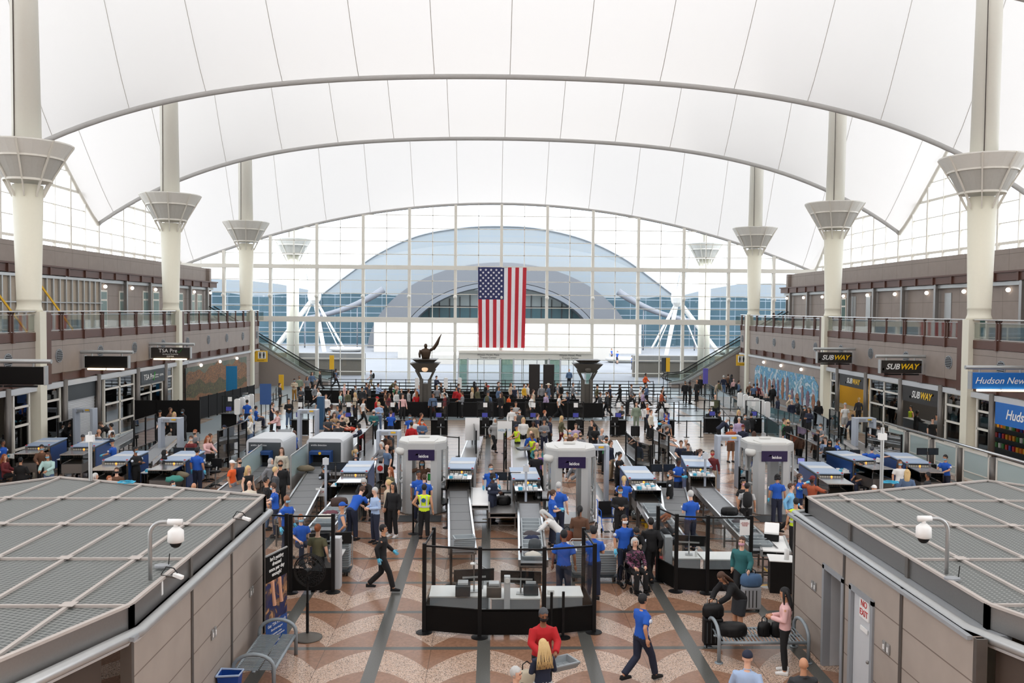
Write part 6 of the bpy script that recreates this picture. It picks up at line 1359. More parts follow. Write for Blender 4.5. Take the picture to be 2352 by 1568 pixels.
# white capsule kiosks
def capsule(px, py, lab, grp, z=1.9):
    q = G(px, py, z); t = empty('capsule_kiosk', (q.x, q.y, 0)); a = MB(); n = 6; w_, h_, r_ = .16, .48, .10; o_ = []
    for cx_, cz_, a0 in ((w_-r_, h_-r_, 0), (-w_+r_, h_-r_, 90), (-w_+r_, -h_+r_, 180), (w_-r_, -h_+r_, 270)):
        for k in range(n+1): o_.append((cx_+r_*cos(R(a0+90*k/n)), cz_+r_*sin(R(a0+90*k/n))))
    a.prismy([(x, zz+1.38) for x, zz in o_][::-1], -.09, .09); a.build('white_capsule', M['white'], t); a = MB(); a.cyl((0, 0, 0), (0, 0, .9), .05, n=8); a.lathe([(.28, 0), (.28, .02)], n=16); a.build('stand', M['lightgrey'], t); return tag(t, lab, 'kiosk', grp)
for k, px in enumerate((1700, 1713, 1725, 1738, 1750, 1763)): capsule(px, 900+k*4.1, 'white capsule kiosk in the right row of six, %s from the left' % ordn(k), 'right capsule kiosks')
for k, px in enumerate((545, 556, 567, 577)): capsule(px, 914-k*3.6, 'white capsule kiosk in the left row, %s from the left' % ordn(k), 'left capsule kiosks')
for k, px in enumerate((958, 1024, 1056)): capsule(px, 866, 'small white capsule kiosk by the entrance doors, %s from the left' % ordn(k), 'door capsule kiosks', z=1.9)
# frosted glass wall with steel handrail on the right
gx = 20.5; ysr = [on(px, 1000, 0, gx).y for px in (2037, 2085, 2143, 2208, 2284)]; ysr.append(ysr[-1]*2-ysr[-2]-.3)
for i in range(5):
    y1, y0 = ysr[i], ysr[i+1]; t = empty('frosted_glass_screen', (gx, y0, 0)); L = y1-y0; a = MB(); a.box(-.02, .02, .35, L-.3, .35, 1.5); a.build('frosted_pane', M['frosted'], t); a = MB(); a.box(-.04, .04, .25, .35, .05, 1.6); a.box(-.04, .04, L-.32, L-.22, .05, 1.6); a.box(-.04, .04, .3, L-.3, 1.5, 1.6); a.box(-.04, .04, .3, L-.3, .25, .35); a.box(-.04, .04, .3, L-.3, .62, .66); a.build('frame', M['frame'], t); a = MB(); a.cyl((0, .05, 0), (0, .05, 1.55), .12, n=14); a.build('steel_post', M['steeld'], t, smooth=True); tag(t, 'frosted glass screen with cream frame on the right, %s from the far end' % ordn(i), 'screen', 'frosted screens on the right')
a = MB(); a.cyl((gx-.05, ysr[-1]-6, 1.72), (gx-.05, ysr[0]+.1, 1.72), .06, n=10); tag(a.build('steel_handrail', M['chrome'], smooth=True), 'long steel handrail along the top of the frosted glass screens', 'handrail')
# direction totems, signs
def totem(px, py, h_, m, lab, txt=None, Y=78):
    q = on(px, py, 1, Y); t = empty('direction_totem', (q.x, Y, 0)); a = MB(); a.cyl((0, 0, 0), (0, 0, h_-1), .03, n=6); a.build('post', M['black'], t); a = MB(); a.box(-.2, .2, -.03, .03, h_-1.25, h_); a.build('board', m, t); tag(t, lab, 'sign')
totem(1533, 870, 3.2, M['yellow'], 'yellow direction board on a post left of the right escalator'); totem(1524, 870, 3.2, M['charcoal'], 'dark direction board on a post left of the yellow one'); totem(762, 870, 3.2, M['yellow'], 'yellow direction board on a post right of the left escalator'); totem(1620, 885, 2.8, mat('violet', (90, 84, 170), .5), 'violet direction sign on a post near the right escalator', Y=70)
totem(646, 880, 1.9, M['yellow'], 'small yellow sign on a low post at the foot of the left escalator', Y=72)
sheet(610, 905, 2.0, .7, 1.3, None, 'tall blue banner stand between the left mural and the podiums', m=mat('stand_blue', (52, 86, 140), .5), leg=1, sz=.1)
sheet(532, 875, 2.0, .8, 2.2, None, 'slanted blue poster in front of the left mural', m=mat('poster_blue', (30, 120, 170), .5), leg=1)
sheet(1159, 988, 1.2, .75, .95, 'HOLD IT', 'white and blue floor sign reading HOLD IT among the queue', m=M['paper'], tm=mat('hold_blue', (60, 150, 190), .5), sz=.17, leg=1)
sheet(736, 1130, .75, .34, .3, 'STOP', 'white STOP sign with red lettering under the left lanes', tm=M['red'], sz=.11, leg=1)
sheet(873, 1075, 1.35, .28, .36, None, 'grey framed notice with a red circle left of the leftmost body scanner', m=M['lightgrey'], leg=1)
q = G(873, 1075, 1.35); a = MB(); a.cyl((0, -.02, 0), (0, -.01, 0), .11, n=20); o = a.build('round_warning_mark', M['red']); o.location = q; tag(o, 'red round warning mark on the grey notice by the leftmost scanner', 'sign')
sheet(1085, 985, 1.6, .7, 1.1, None, 'white tiered panel stand left of the HOLD IT sign', m=M['paper'], leg=1)
a = MB(); a.box(-.2, .2, -.2, .2, 0, 2.0); q = G(737, 985); o = a.build('blue_pillar', mat('pillar_blue', (46, 84, 118), .5)); o.location = q; tag(o, 'tall blue square pillar between the left podiums', 'pillar')
for k, (px, py) in enumerate(((748, 1190), (1207, 1190+20), (1618, 1170))):
    q = G(px, py); t = empty('sensor_pole', q); a = MB(); a.cyl((0, 0, 0), (0, 0, 2.15), .045, n=10); a.lathe([(.16, 0), (.16, .02)], n=14); a.build('pole', M['bluegrey'], t); a = MB(); a.box(-.1, .1, -.06, .06, 1.9, 2.12); a.build('head_box', M['lightgrey'], t); tag(t, ['pale grey sensor pole in the left lanes by the STOP sign', 'pale grey sensor pole beside the tray-filled centre lane', 'pale grey sensor pole beside the x-ray of the lone arch'][k], 'pole')
# wheelchair (occupied) and transfer chair
def wheelchair(q, rz, m, lab, big=True):
    t = empty('wheelchair', q, rz); a = MB()
    for s_ in (-1, 1):
        a.tube([(s_*.25, .25, .95), (s_*.25, .22, .5), (s_*.25, -.25, .5), (s_*.25, -.3, .3), (s_*.25, -.5, .12)], .015, 6); a.tube([(s_*.25, .2, .72), (s_*.25, -.2, .72), (s_*.25, -.24, .5)], .015, 6); a.tube([(s_*.25, .25, .95), (s_*.25, .38, .98)], .018, 6); a.tube([(s_*.25, .2, .5), (s_*.25, .2, .2)], .015, 6)
    a.tube([(-.25, .24, .55), (.25, .24, .55)], .012, 6); a.tube([(-.25, -.25, .48), (.25, -.25, .48)], .012, 6); a.build('frame', m, t)
    a = MB(); a.box(-.23, .23, -.24, .22, .48, .52); a.build('seat', M['black'], t, bevel=.01); a = MB(); a.box(-.23, .23, .2, .23, .5, .95); a.build('backrest', M['black'], t, bevel=.01)
    for s_ in (-1, 1):
        w = MB(); rr_ = .3 if big else .12; w.tube([(s_*.31, .15+rr_*cos(2*pi*k/20), rr_+.01+rr_*sin(2*pi*k/20)) for k in range(21)], .018, 6)
        for k in range(10): w.bar((s_*.31, .15, rr_), (s_*.31, .15+rr_*cos(2*pi*k/10), rr_+rr_*sin(2*pi*k/10)), .005)
        w.build('rear_wheel', M['black'], t); w = MB(); w.cyl((s_*.25-.015, -.3, .08), (s_*.25+.015, -.3, .08), .08, n=12); w.build('front_caster', M['black'], t); w = MB(); w.box(s_*.13-.09, s_*.13+.09, -.56, -.42, .08, .1); w.build('footrest', M['black'], t)
    return tag(t, lab, 'wheelchair')
WC = Vector((G(1458, 1350).x, 22.85, 0)); wheelchair(WC, R(14), M['black'], 'black wheelchair in which the white-haired woman sits'); wheelchair(G(1393, 1218), R(8), mat('frame_blue', (30, 90, 190), .4), 'empty blue-framed transport chair right of the middle body scanner', big=False)
# plastic bag, towels, etc.
a = MB(); a.ball((0, 0, .2), .22, .2, .2, n=14, m=8); o = a.build('clear_bag', M['bagfilm'], smooth=True); o.location = G(1463, 1193); tag(o, 'clear crumpled waste bag on the floor under the right-centre lane', 'bag')
for k, (px, py) in enumerate(((1477, 1203), (1485, 1212))): a = MB(); a.lathe([(.06, 0), (.07, .16)], n=10); o = a.build('yellow_tub', M['yellow']); o.location = G(px, py); tag(o, 'small yellow tub on the floor under the right-centre lane, %s one' % ('left', 'right')[k], 'tub')
clm = [mat('cloth_%d' % i, c, .9) for i, c in enumerate(((70, 66, 70), (30, 40, 70), (120, 110, 90), (205, 200, 190), (100, 60, 70), (196, 70, 50), (60, 130, 120)))]
def garment(q, s_, m, lab, cat='jacket', name='folded_garment'):
    a = MB(); a.ball((0, 0, .06), .22*s_, .15*s_, .09*s_, n=12, m=6); rr_ = random.Random(hash(lab) % 999 if 0 else len(lab)); a.v = [(x*(1+.25*rr_.random()), y*(1+.25*rr_.random()), max(0, z*(1+.35*rr_.random()))) for x, y, z in a.v]; o = a.build(name, m, smooth=True); o.location = q; return tag(o, lab, cat)
def on_t(t, x, y, z): return Matrix.Translation(t.location) @ Matrix.Rotation(t.rotation_euler.z, 4, 'Z') @ Vector((x, y, z))
garment(on_t(c2, 0, 2.4, Wz+.02), 1, clm[0], 'grey jacket in a tray left of the middle body scanner'); garment(on_t(c2, 0, 1.98, Wz+.02), .9, clm[1], 'navy garment in a tray left of the middle body scanner'); garment(on_t(c2, 0, .3, Wz+.02), .9, clm[3], 'cream garment in the nearest tray left of the middle body scanner')
garment(on_t(c4, 0, 2.7, Wz+.02), 1.1, clm[0], 'dark grey coat in a tray on the long right roller table'); garment(on_t(c4, .05, 2.1, Wz+.02), .9, clm[2], 'olive garment in a tray on the long right roller table'); garment(on_t(c8, 0, 1.0, Wz+.02), 1.2, clm[3], 'white sweater in a tray by the man in the blue tank top'); garment(on_t(c8, 0, 1.6, Wz+.02), 1, clm[4], 'plum garment in a tray by the man in the blue tank top')
garment(G(400, 1105, .9), 1.4, clm[6], 'teal jacket piled at the end of the left lanes'); garment(G(415, 1095, .9), 1.3, clm[2], 'tan bag piled beside the teal jacket, left lanes')
garment(G(803, 988, .845), 1.3, clm[5], 'orange soft bag on the table behind the right white scanning tunnel', 'bag', 'soft_bag'); garment(G(703, 1080, .9), 1.5, clm[2], 'brown and green plant parcel on the right white tunnel belt', 'parcel', 'parcel')
bag(on_t(c3, 0, 1.8, Wz+.03), .32, .25, .14, mat('plum', (70, 40, 66), .6), 'small plum case in a tray right of the middle body scanner', handle=False); bag(on_t(c4, 0, 4.1, Wz), .5, .35, .25, M['black'], 'black bag on the long right roller table near the hood', handle=False); bag(on_t(c2, .05, .75, Wz+.05), .3, .22, .36, M['charcoal'], 'charcoal backpack standing in a tray left of the middle body scanner', handle=False)
bag(on_t(c8, 0, 3.0, Wz), .5, .4, .3, mat('bag_brown', (60, 40, 32), .7), 'dark brown bag on the roller table under the left hood', handle=False); bag(G(875, 1035, .9), .3, .2, .26, M['red'], 'red handbag on the table behind the leftmost body scanner')

# painted tape on the floor
def tape(a_, b_, lab, m=None, w_=.07):
    A, B_ = G(*a_), G(*b_); a = MB(); v = B_-A; a.bar((0, 0, .004), (v.x, v.y, .004), w_, .006); o = a.build('floor_tape', m or M['yellow']); o.location = (A.x, A.y, 0); tag(o, lab, 'floor tape')
tape((690, 1186), (716, 1150), 'yellow floor tape slanting under the left lanes', w_=.14); tape((1760, 1190), (1800, 1222), 'yellow floor tape in front of the rightmost body scanner, right edge'); tape((1735, 1345), (1795, 1342), 'yellow floor tape across the walkway by the right check desk')
tape((1752, 1302), (1795, 1342), 'yellow floor tape slanting beside the right check desk'); tape((1108, 1192), (1200, 1192), 'yellow floor tape under the low bag check table'); tape((1270, 1230), (1300, 1230), 'yellow floor tape before the middle body scanner')
a = MB(); a.lathe([(.17, 0), (.17, .006)], n=20); o = a.build('floor_sticker', M['white']); o.location = G(1761, 1347); tag(o, 'round white floor sticker beside the right check desk', 'sticker')
a = MB(); a.prism([(0, 0), (1.0, -1.5), (1.6, -1.5), (.6, 0)], .001, .005); o = a.build('floor_mat', M['rubber']); o.location = G(1752, 1300); tag(o, 'dark rubber mat edged with yellow tape by the right kiosk', 'mat')
# ================================================================== PEOPLE
def remesh(mb, voxel, ratio=.35, smooth=6, name='shape'):
    me = mb.mesh(name, []); o = bpy.data.objects.new(name, me); C.objects.link(o)
    m = o.modifiers.new('r', 'REMESH'); m.mode = 'VOXEL'; m.voxel_size = voxel
    s = o.modifiers.new('s', 'SMOOTH'); s.factor = .5; s.iterations = smooth
    d = o.modifiers.new('d', 'DECIMATE'); d.ratio = ratio
    dg = bpy.context.evaluated_depsgraph_get(); r = bpy.data.meshes.new_from_object(o.evaluated_get(dg))
    bpy.data.objects.remove(o); bpy.data.meshes.remove(me); return r
def merge(me, mb):
    vs = [tuple(v.co) for v in me.vertices]+mb.v; n = len(me.vertices)
    fs = [tuple(p.vertices) for p in me.polygons]+[tuple(n+i for i in f) for f in mb.f]
    r = bpy.data.meshes.new('body'); r.from_pydata(vs, [], fs); return r
def fin(me, name):
    me.name = name; me.materials.clear(); me.materials.append(None); me.polygons.foreach_set('use_smooth', [True]*len(me.polygons)); me.update(); return me
def loft(mb, pts, rx, ry, n=14):
    P = [Vector(p) for p in pts]; vs = []
    for i, p in enumerate(P):
        d = (P[min(i+1, len(P)-1)]-P[max(i-1, 0)]).normalized(); x = Vector((1, 0, 0)); y = d.cross(x)
        y = y.normalized() if y.length > .1 else Vector((0, 1, 0)); x = y.cross(d).normalized()
        for k in range(n): vs.append(p+x*cos(2*pi*k/n)*rx[i]+y*sin(2*pi*k/n)*ry[i])
    fs = [(i*n+k, i*n+(k+1) % n, (i+1)*n+(k+1) % n, (i+1)*n+k) for i in range(len(P)-1) for k in range(n)]+[tuple(range(n))[::-1], tuple(range(len(vs)-n, len(vs)))]
    mb.add(vs, fs)
V = Vector
def P_(H, N, el, wr, kn, an, hd=None, toe=(-.14, -.14)):
    # el/wr/kn/an: (right(x<0), left(x>0)) tuples of points
    return dict(H=V(H), N=V(N), el=[V(e) for e in el], wr=[V(e) for e in wr], kn=[V(e) for e in kn], an=[V(e) for e in an], hd=V(hd or (0, -.02, 1)), toe=toe)
def sy(x, y, z): return ((-x, y, z), (x, y, z))
LEG = dict(kn=sy(.1, -.02, .50), an=sy(.12, .02, .09))
POSE = {
 'stand': P_((0, 0, .93), (0, .01, 1.44), sy(.25, .04, 1.15), sy(.27, -.04, .90), **LEG),
 'phone': P_((0, 0, .93), (0, .01, 1.44), sy(.24, -.0, 1.14), sy(.07, -.27, 1.14), hd=(0, -.18, 1), **LEG),
 'fold': P_((0, 0, .93), (0, .02, 1.44), sy(.25, -.06, 1.15), ((.04, -.22, 1.17), (-.04, -.2, 1.22)), **LEG),
 'walk': P_((0, 0, .92), (0, -.03, 1.43), ((-.25, .12, 1.17), (.25, -.08, 1.16)), ((-.25, .06, .93), (.24, -.27, 1.0)), ((-.09, -.20, .52), (.09, .03, .48)), ((-.09, -.30, .12), (.1, .36, .17))),
 'sit': P_((0, 0, .52), (0, .04, 1.04), sy(.25, -.02, .76), sy(.15, -.32, .68), sy(.12, -.42, .54), sy(.13, -.40, .09)),
 'bend': P_((0, .08, .92), (0, -.30, 1.27), sy(.24, -.42, 1.04), sy(.14, -.58, .9), sy(.1, .03, .5), sy(.12, .04, .09), hd=(0, -.75, .7)),
 'reach': P_((0, 0, .93), (0, -.04, 1.43), sy(.24, -.16, 1.18), sy(.13, -.44, 1.10), hd=(0, -.2, 1), **LEG),
 'wide': P_((0, 0, .93), (0, .0, 1.44), sy(.43, -.03, 1.33), sy(.64, -.12, 1.36), **LEG),
 'hips': P_((0, 0, .93), (0, .01, 1.44), ((-.25, .04, 1.15), (.36, .08, 1.17)), ((-.27, -.04, .90), (.19, -.05, 1.0)), **LEG),
}
HS = .0
def headc(p): 
    d = p['hd'].normalized(); return p['N']+V((0, 0, .045))+d*.155
def arm_pts(p, i):
    up = (p['N']-p['H']).normalized(); sh = p['N']+V(((-.185, .185)[i], 0, 0))-up*.05; return sh, p['el'][i], p['wr'][i]
def torso(mb, p, k=1.0, hem=0.0, neck=False):
    H, N = p['H'], p['N']; u = (N-H); L = u.length; up = u.normalized()
    ts = [-.10-hem, 0, .18, .4, .62, .82, .93, .985]; rx = [.15, .165, .150, .140, .165, .185, .165, .09]; ry = [.10, .115, .105, .10, .118, .115, .09, .07]
    if neck: ts += [1.06]; rx += [.058]; ry += [.062]
    loft(mb, [H+u*t for t in ts], [r*k for r in rx], [r*k for r in ry], 16)
def hand(mb, el, wr, s=1):
    d = (wr-el).normalized(); x = d.cross(V((0, 1, 0)) if abs(d.y) < .8 else V((0, 0, 1))).normalized(); n = d.cross(x)
    loft_pts = [wr-d*.01, wr+d*.04, wr+d*.085]; 
    mb.tube([wr-d*.02, wr+d*.03, wr+d*.07, wr+d*.095], [.026, .034, .038, .03], 8)
    for k, L in enumerate((.060, .075, .080, .070)):
        b = wr+d*.085+n*((k-1.5)*.019); mb.tube([b, b+d*L*.5+x*.006*s, b+d*L*.85+x*.022*s], [.010, .009, .006], 6)
    b = wr+d*.03+n*(.034)+x*.0; mb.tube([b, b+d*.03+n*.022, b+d*.062+n*.026+x*.012], [.012, .011, .008], 6)
TPL = {}
def T(key, fn):
    if key not in TPL: TPL[key] = fn()
    return TPL[key]
def t_body(pn):
    p = POSE[pn]; mb = MB(); torso(mb, p, .93, neck=False); hc = headc(p); hd = p['hd'].normalized()
    mb.tube([p['N']-V((0, 0, .03)), p['N']+(hc-p['N'])*.45, hc-hd*.06], [.062, .055, .055], 10)
    rot = V((0, 0, 1)).rotation_difference(hd).to_matrix()
    h = MB(); h.ball((0, 0, .03), .078, .095, .1, 14, 10); h.ball((0, -.022, -.045), .058, .068, .07, 12, 8); h.ball((0, -.098, -.01), .012, .02, .022, 8, 6)
    for s in (-1, 1): h.ball((s*.078, .01, -.005), .012, .02, .032, 8, 6)
    mb.add([hc+rot @ V(v) for v in h.v], h.f)
    for i in (0, 1):
        sh, el, wr = arm_pts(p, i); mb.tube([sh+V((0, 0, -.0)), sh.lerp(el, .3), sh.lerp(el, .8), el, el.lerp(wr, .3), el.lerp(wr, .85), wr], [.058, .052, .043, .042, .042, .028, .027], 10)
        hp = p['H']+V(((-.09, .09)[i], 0, -.02)); kn, an = p['kn'][i], p['an'][i]
        mb.tube([hp, hp.lerp(kn, .35), hp.lerp(kn, .85), kn, kn.lerp(an, .3), kn.lerp(an, .85), an], [.088, .08, .058, .056, .057, .037, .036], 10)
        mb.tube([an+V((0, .03, -.03)), an+V((0, -.08, -.045)), an+V((0, -.17, -.06))], [.036, .034, .022], 8)
    r = remesh(mb, .0135, .30); e = MB()
    for i in (0, 1): hand(e, p['el'][i], p['wr'][i], 1 if i else -1)
    return fin(merge(r, e), 'body_'+pn)
def t_top(pn, ty):
    p = POSE[pn]; mb = MB(); k = {'tee': 1.06, 'shirt': 1.07, 'jacket': 1.17, 'vest': 1.12, 'tank': 1.04, 'coat': 1.2, 'uniform': 1.08, 'hoodie': 1.15, 'dress': 1.06}[ty]
    torso(mb, p, k, hem={'coat': .35, 'dress': .05}.get(ty, .06 if ty in ('jacket', 'hoodie', 'tee') else .0))
    g = .013 if ty in ('tee', 'shirt', 'uniform', 'dress') else .024
    for i in (0, 1):
        sh, el, wr = arm_pts(p, i); sh = sh+V(((.02, -.02)[i], 0, 0))
        if ty in ('tee', 'uniform', 'dress'): mb.tube([sh, sh.lerp(el, .3), sh.lerp(el, .78)], [.062+g, .058+g, .058+g], 10)
        elif ty in ('shirt', 'jacket', 'coat', 'hoodie'): mb.tube([sh, sh.lerp(el, .3), el, el.lerp(wr, .5), el.lerp(wr, .97)], [.062+g, .054+g, .046+g, .042+g, .036+g], 10)
        elif ty == 'vest': mb.tube([sh, sh.lerp(el, .12)], [.07, .07], 10)
    if ty in ('hoodie', 'jacket', 'coat'): mb.tube([p['N']+V((-.07, .03, .0)), p['N']+V((0, .085, .02)), p['N']+V((.07, .03, .0)), p['N']+V((.05, -.06, -.03)), p['N']+V((-.05, -.06, -.03)), p['N']+V((-.07, .03, .0))], .028, 6)
    if ty in ('shirt', 'uniform'): mb.tube([p['N']+V((-.06, .02, .03)), p['N']+V((0, .06, .04)), p['N']+V((.06, .02, .03)), p['N']+V((.02, -.07, -.0)), p['N']+V((-.02, -.07, -.0)), p['N']+V((-.06, .02, .03))], .016, 6)
    return fin(remesh(mb, .0155, .32, 4), 'top_'+ty)
def t_bottom(pn, ty):
    p = POSE[pn]; mb = MB(); H = p['H']; up = (p['N']-H); end = {'pants': .97, 'shorts': 0, 'leggings': .97, 'skirt': 0}[ty]; g = {'pants': .02, 'shorts': .028, 'leggings': .006, 'skirt': .03}[ty]
    loft(mb, [H+up*.12, H, H-up*.14], [.158, .172, .160], [.115, .125, .115], 14)
    if ty == 'skirt':
        kn = (p['kn'][0]+p['kn'][1])/2; loft(mb, [H, H.lerp(kn, .5), kn+V((0, 0, .02))], [.17, .18, .17], [.12, .13, .12], 14)
    for i in (0, 1):
        hp = H+V(((-.085, .085)[i], 0, -.01)); kn, an = p['kn'][i], p['an'][i]
        if end: mb.tube([hp, hp.lerp(kn, .35), kn, kn.lerp(an, .4), kn.lerp(an, end)], [.09+g, .082+g, .058+g, .056+g*1.1, .044+g*1.3], 10)
        else: mb.tube([hp, hp.lerp(kn, .5), hp.lerp(kn, .95)], [.09+g, .08+g, .072+g], 10)
    return fin(remesh(mb, .0155, .3, 4), ty)
def t_shoe():
    mb = MB(); loft(mb, [(0, .07, -.045), (0, .05, -.045), (0, -.05, -.05), (0, -.13, -.06), (0, -.19, -.065)], [.03, .042, .044, .048, .03], [.04, .048, .045, .032, .02], 10); mb.box(-.04, .04, -.18, .07, -.088, -.07)
    return fin(mb.mesh('shoe', []), 'shoe')
def t_glove(pn, i):
    p = POSE[pn]; mb = MB(); d = (p['wr'][i]-p['el'][i]).normalized(); w = p['wr'][i]; mb.tube([w-d*.03, w+d*.01], [.034, .031], 8)
    e = MB(); hand(e, p['el'][i], p['wr'][i], 1 if i else -1); c = w+d*.08; e.v = [tuple(c+(V(v)-c)*1.18) for v in e.v]; mb.add(e.v, e.f); return fin(mb.mesh('glove', []), 'glove')
def t_patch(pn, i):
    p = POSE[pn]; sh, el, wr = arm_pts(p, i); c = sh.lerp(el, .42); s = (-1, 1)[i]; mb = MB(); mb.cyl(c+V((s*.055, -.03, 0)), c+V((s*.082, -.04, 0)), .045, n=14); return fin(mb.mesh('shoulder_patch', []), 'shoulder_patch')
def t_hair(ty):
    mb = MB()
    def cap(rx, ry, rz, cz=.035, cy=.012, cut=-.01): # shell above forehead line
        b = MB(); b.ball((0, cy, cz), rx, ry, rz, 16, 12)
        b.v = [(x, (y if y > -.05 else max(y, -.078-.02*max(0, z-.07)/.07)) if z < .07 else y, z) for x, y, z in b.v]; keep = []
        for f in b.f:
            c = sum((V(b.v[i]) for i in f), V())/len(f)
            if c.z > .065 or c.y > -.01: keep.append(f)
        mb.add(b.v, [f for f in keep if sum(b.v[i][2] for i in f)/len(f) > (-.055 if True else 0)])
    if ty in ('short', 'long', 'tail', 'bob', 'bun', 'curly', 'braids'): cap(.087, .105, .108 if ty != 'curly' else .12)
    if ty == 'curly':
        for k in range(18): t_ = k*2.4; r_ = .075; mb.ball((r_*cos(t_), .03+r_*sin(t_)*.8, .03+.07*sin(k*1.3)), .04, .04, .04, 8, 6)
    if ty == 'long': loft(mb, [(0, .045, .08), (0, .06, 0), (0, .08, -.12), (0, .09, -.24), (0, .085, -.34)], [.08, .092, .10, .095, .06], [.05, .05, .045, .04, .02], 12); mb.tube([(-.08, -.01, .06), (-.09, -.02, -.05), (-.085, -.04, -.2)], [.022, .026, .012], 6); mb.tube([(.08, -.01, .06), (.09, -.02, -.05), (.085, -.04, -.2)], [.022, .026, .012], 6)
    if ty == 'bob': loft(mb, [(0, .04, .08), (0, .05, 0), (0, .055, -.1)], [.085, .098, .085], [.06, .06, .045], 12); mb.tube([(-.08, -.01, .06), (-.09, -.02, -.08)], [.022, .02], 6); mb.tube([(.08, -.01, .06), (.09, -.02, -.08)], [.022, .02], 6)
    if ty == 'tail': mb.tube([(0, .09, .06), (0, .15, .05), (0, .16, -.05), (0, .14, -.18)], [.025, .035, .035, .012], 8)
    if ty == 'bun': mb.ball((0, .11, .06), .042, .04, .042, 10, 8)
    if ty == 'braids':
        rr_ = random.Random(2)
        for k in range(34): k = k*25/33; x = .09*cos(pi*k/25); mb.tube([(x, .05+.05*sin(pi*k/25), .08), (x*1.3, .08+.05*sin(pi*k/25), -.05), (x*1.5+rr_.uniform(-.03, .03), .1+.05*sin(pi*k/25), -.25), (x*1.3+rr_.uniform(-.07, .07), .1, -.42)], .0085, 5)
    if ty in ('cap', 'capback'):
        b = MB(); b.ball((0, .008, .055), .09, .107, .095, 16, 10); mb.add([(x, y, max(z, .04)) for x, y, z in b.v], b.f); s = -1 if ty == 'cap' else 1; mb.prism([(-.07, s*.08), (-.05, s*.165), (.05, s*.165), (.07, s*.08)][::-s], .045, .055)
    if ty == 'cowboy':
        mb.lathe([(.19, .07), (.2, .085), (.1, .075), (.09, .1), (.08, .17), (.05, .185), (.01, .16)], n=18, sy=1.25)
    if ty == 'beanie': b = MB(); b.ball((0, .01, .05), .092, .108, .1, 14, 10); mb.add([(x, y, max(z, .03)) for x, y, z in b.v], b.f)
    if ty in ('hijab', 'hood'):
        b = MB(); b.ball((0, .02, .02), .1, .118, .135, 16, 12); mb.add(b.v, [f for f in b.f if sum(b.v[i][1] for i in f)/len(f) > -.062]); loft(mb, [(0, .02, -.06), (0, .02, -.13), (0, .02, -.2)], [.09, .11, .15], [.09, .1, .11], 12)
    return fin(mb.mesh('hair', []), ty)
def t_mask():
    mb = MB(); n = 8; vs = []
    for j in range(5):
        for i in range(n+1):
            a = -1.25+2.5*i/n; z = .002-.075*j/4; r_ = .082-.01*(j/4)+.012*sin(pi*j/4); vs.append((r_*sin(a)*.92, -.018-r_*cos(a)*1.08+.008*j/4, z-.005))
    mb.add(vs, [(j*(n+1)+i, j*(n+1)+i+1, (j+1)*(n+1)+i+1, (j+1)*(n+1)+i) for j in range(4) for i in range(n)]); return fin(mb.mesh('face_mask', []), 'face_mask')
def t_eyes():
    mb = MB()
    for s in (-1, 1): mb.ball((s*.03, -.088, .018), .013, .007, .007, 8, 5); mb.box(s*.03-.018, s*.03+.018, -.098, -.088, .033, .038)
    return fin(mb.mesh('eyes_and_brows', []), 'eyes')
def t_mouth():
    mb = MB(); mb.ball((0, -.088, -.052), .022, .008, .006, 8, 5); return fin(mb.mesh('lips', []), 'lips')
CL = dict(blue=(28, 84, 178), black=(22, 22, 24), navy=(32, 38, 58), white=(226, 226, 224), grey=(128, 130, 134), lightgrey=(172, 172, 172), darkgrey=(70, 72, 76), beige=(196, 180, 158), cream=(214, 206, 190), tan=(168, 136, 102), brown=(98, 68, 50), olive=(88, 86, 62), red=(178, 26, 32), maroon=(104, 36, 40), rust=(166, 82, 52), orange=(226, 92, 36), pink=(222, 178, 176), lilac=(172, 154, 184), purple=(96, 66, 140), mint=(172, 204, 200), teal=(46, 104, 106), sage=(134, 148, 130), green=(58, 120, 80), denim=(84, 106, 136), lightblue=(160, 182, 214), yellow=(214, 168, 50), khaki=(164, 146, 118), hivis=(206, 232, 40), mustard=(150, 112, 52), charcoal=(48, 50, 54), skyblue=(120, 180, 220), silver=(190, 190, 188), blond=(206, 176, 124), ginger=(150, 84, 48))
CN = dict(blue='royal blue', lightgrey='light grey', darkgrey='dark grey', lightblue='light blue', hivis='high-visibility yellow', skyblue='sky blue')
SK = dict(l=mat('skin_light', (224, 178, 152), .55, var=.03), m=mat('skin_tan', (196, 144, 112), .55, var=.03), b=mat('skin_brown', (138, 92, 66), .55, var=.03), d=mat('skin_dark', (88, 58, 44), .55, var=.03))
def cm(c): return mat('cloth_'+c, CL[c], .85, var=.08, scale=14)
def hm(c): return mat('hair_'+c, CL[c] if c != 'brown' else (74, 50, 36), .7, var=.15, scale=40)
MK = dict(b=mat('mask_blue', (150, 196, 220), .8), w=mat('mask_white', (234, 234, 234), .8), k=mat('mask_black', (26, 26, 28), .8), r=mat('mask_red', (200, 50, 60), .8), p=mat('mask_pink', (222, 170, 190), .8))
GL = mat('glove_blue', (90, 190, 225), .5); EY = mat('eye_dark', (40, 28, 24), .4, var=0); LP = mat('lips', (178, 96, 88), .5, var=0); PT = mat('patch_white', (214, 222, 236), .6, var=0)
CR = {'1': (0, 780, 3.92), '2': (560, 780, 3.92), '3': (1120, 780, 3.92), '4': (1680, 780, 3.5), '5': (560, 1120, 3.5), '6': (1120, 1120, 3.5), '7': (1480, 1120, 3.5), '0': (0, 0, 1)}
def inst(me, name, parent, m, mtx=None):
    o = bpy.data.objects.new(name, me); C.objects.link(o); o.parent = parent
    if me.materials: o.material_slots[0].link = 'OBJECT'; o.material_slots[0].material = m
    if mtx is not None: o.matrix_basis = mtx
    return o
TN = dict(tee='T-shirt', shirt='shirt', jacket='jacket', vest='vest', tank='tank top', coat='long coat', uniform='uniform shirt', hoodie='hoodie', dress='dress')
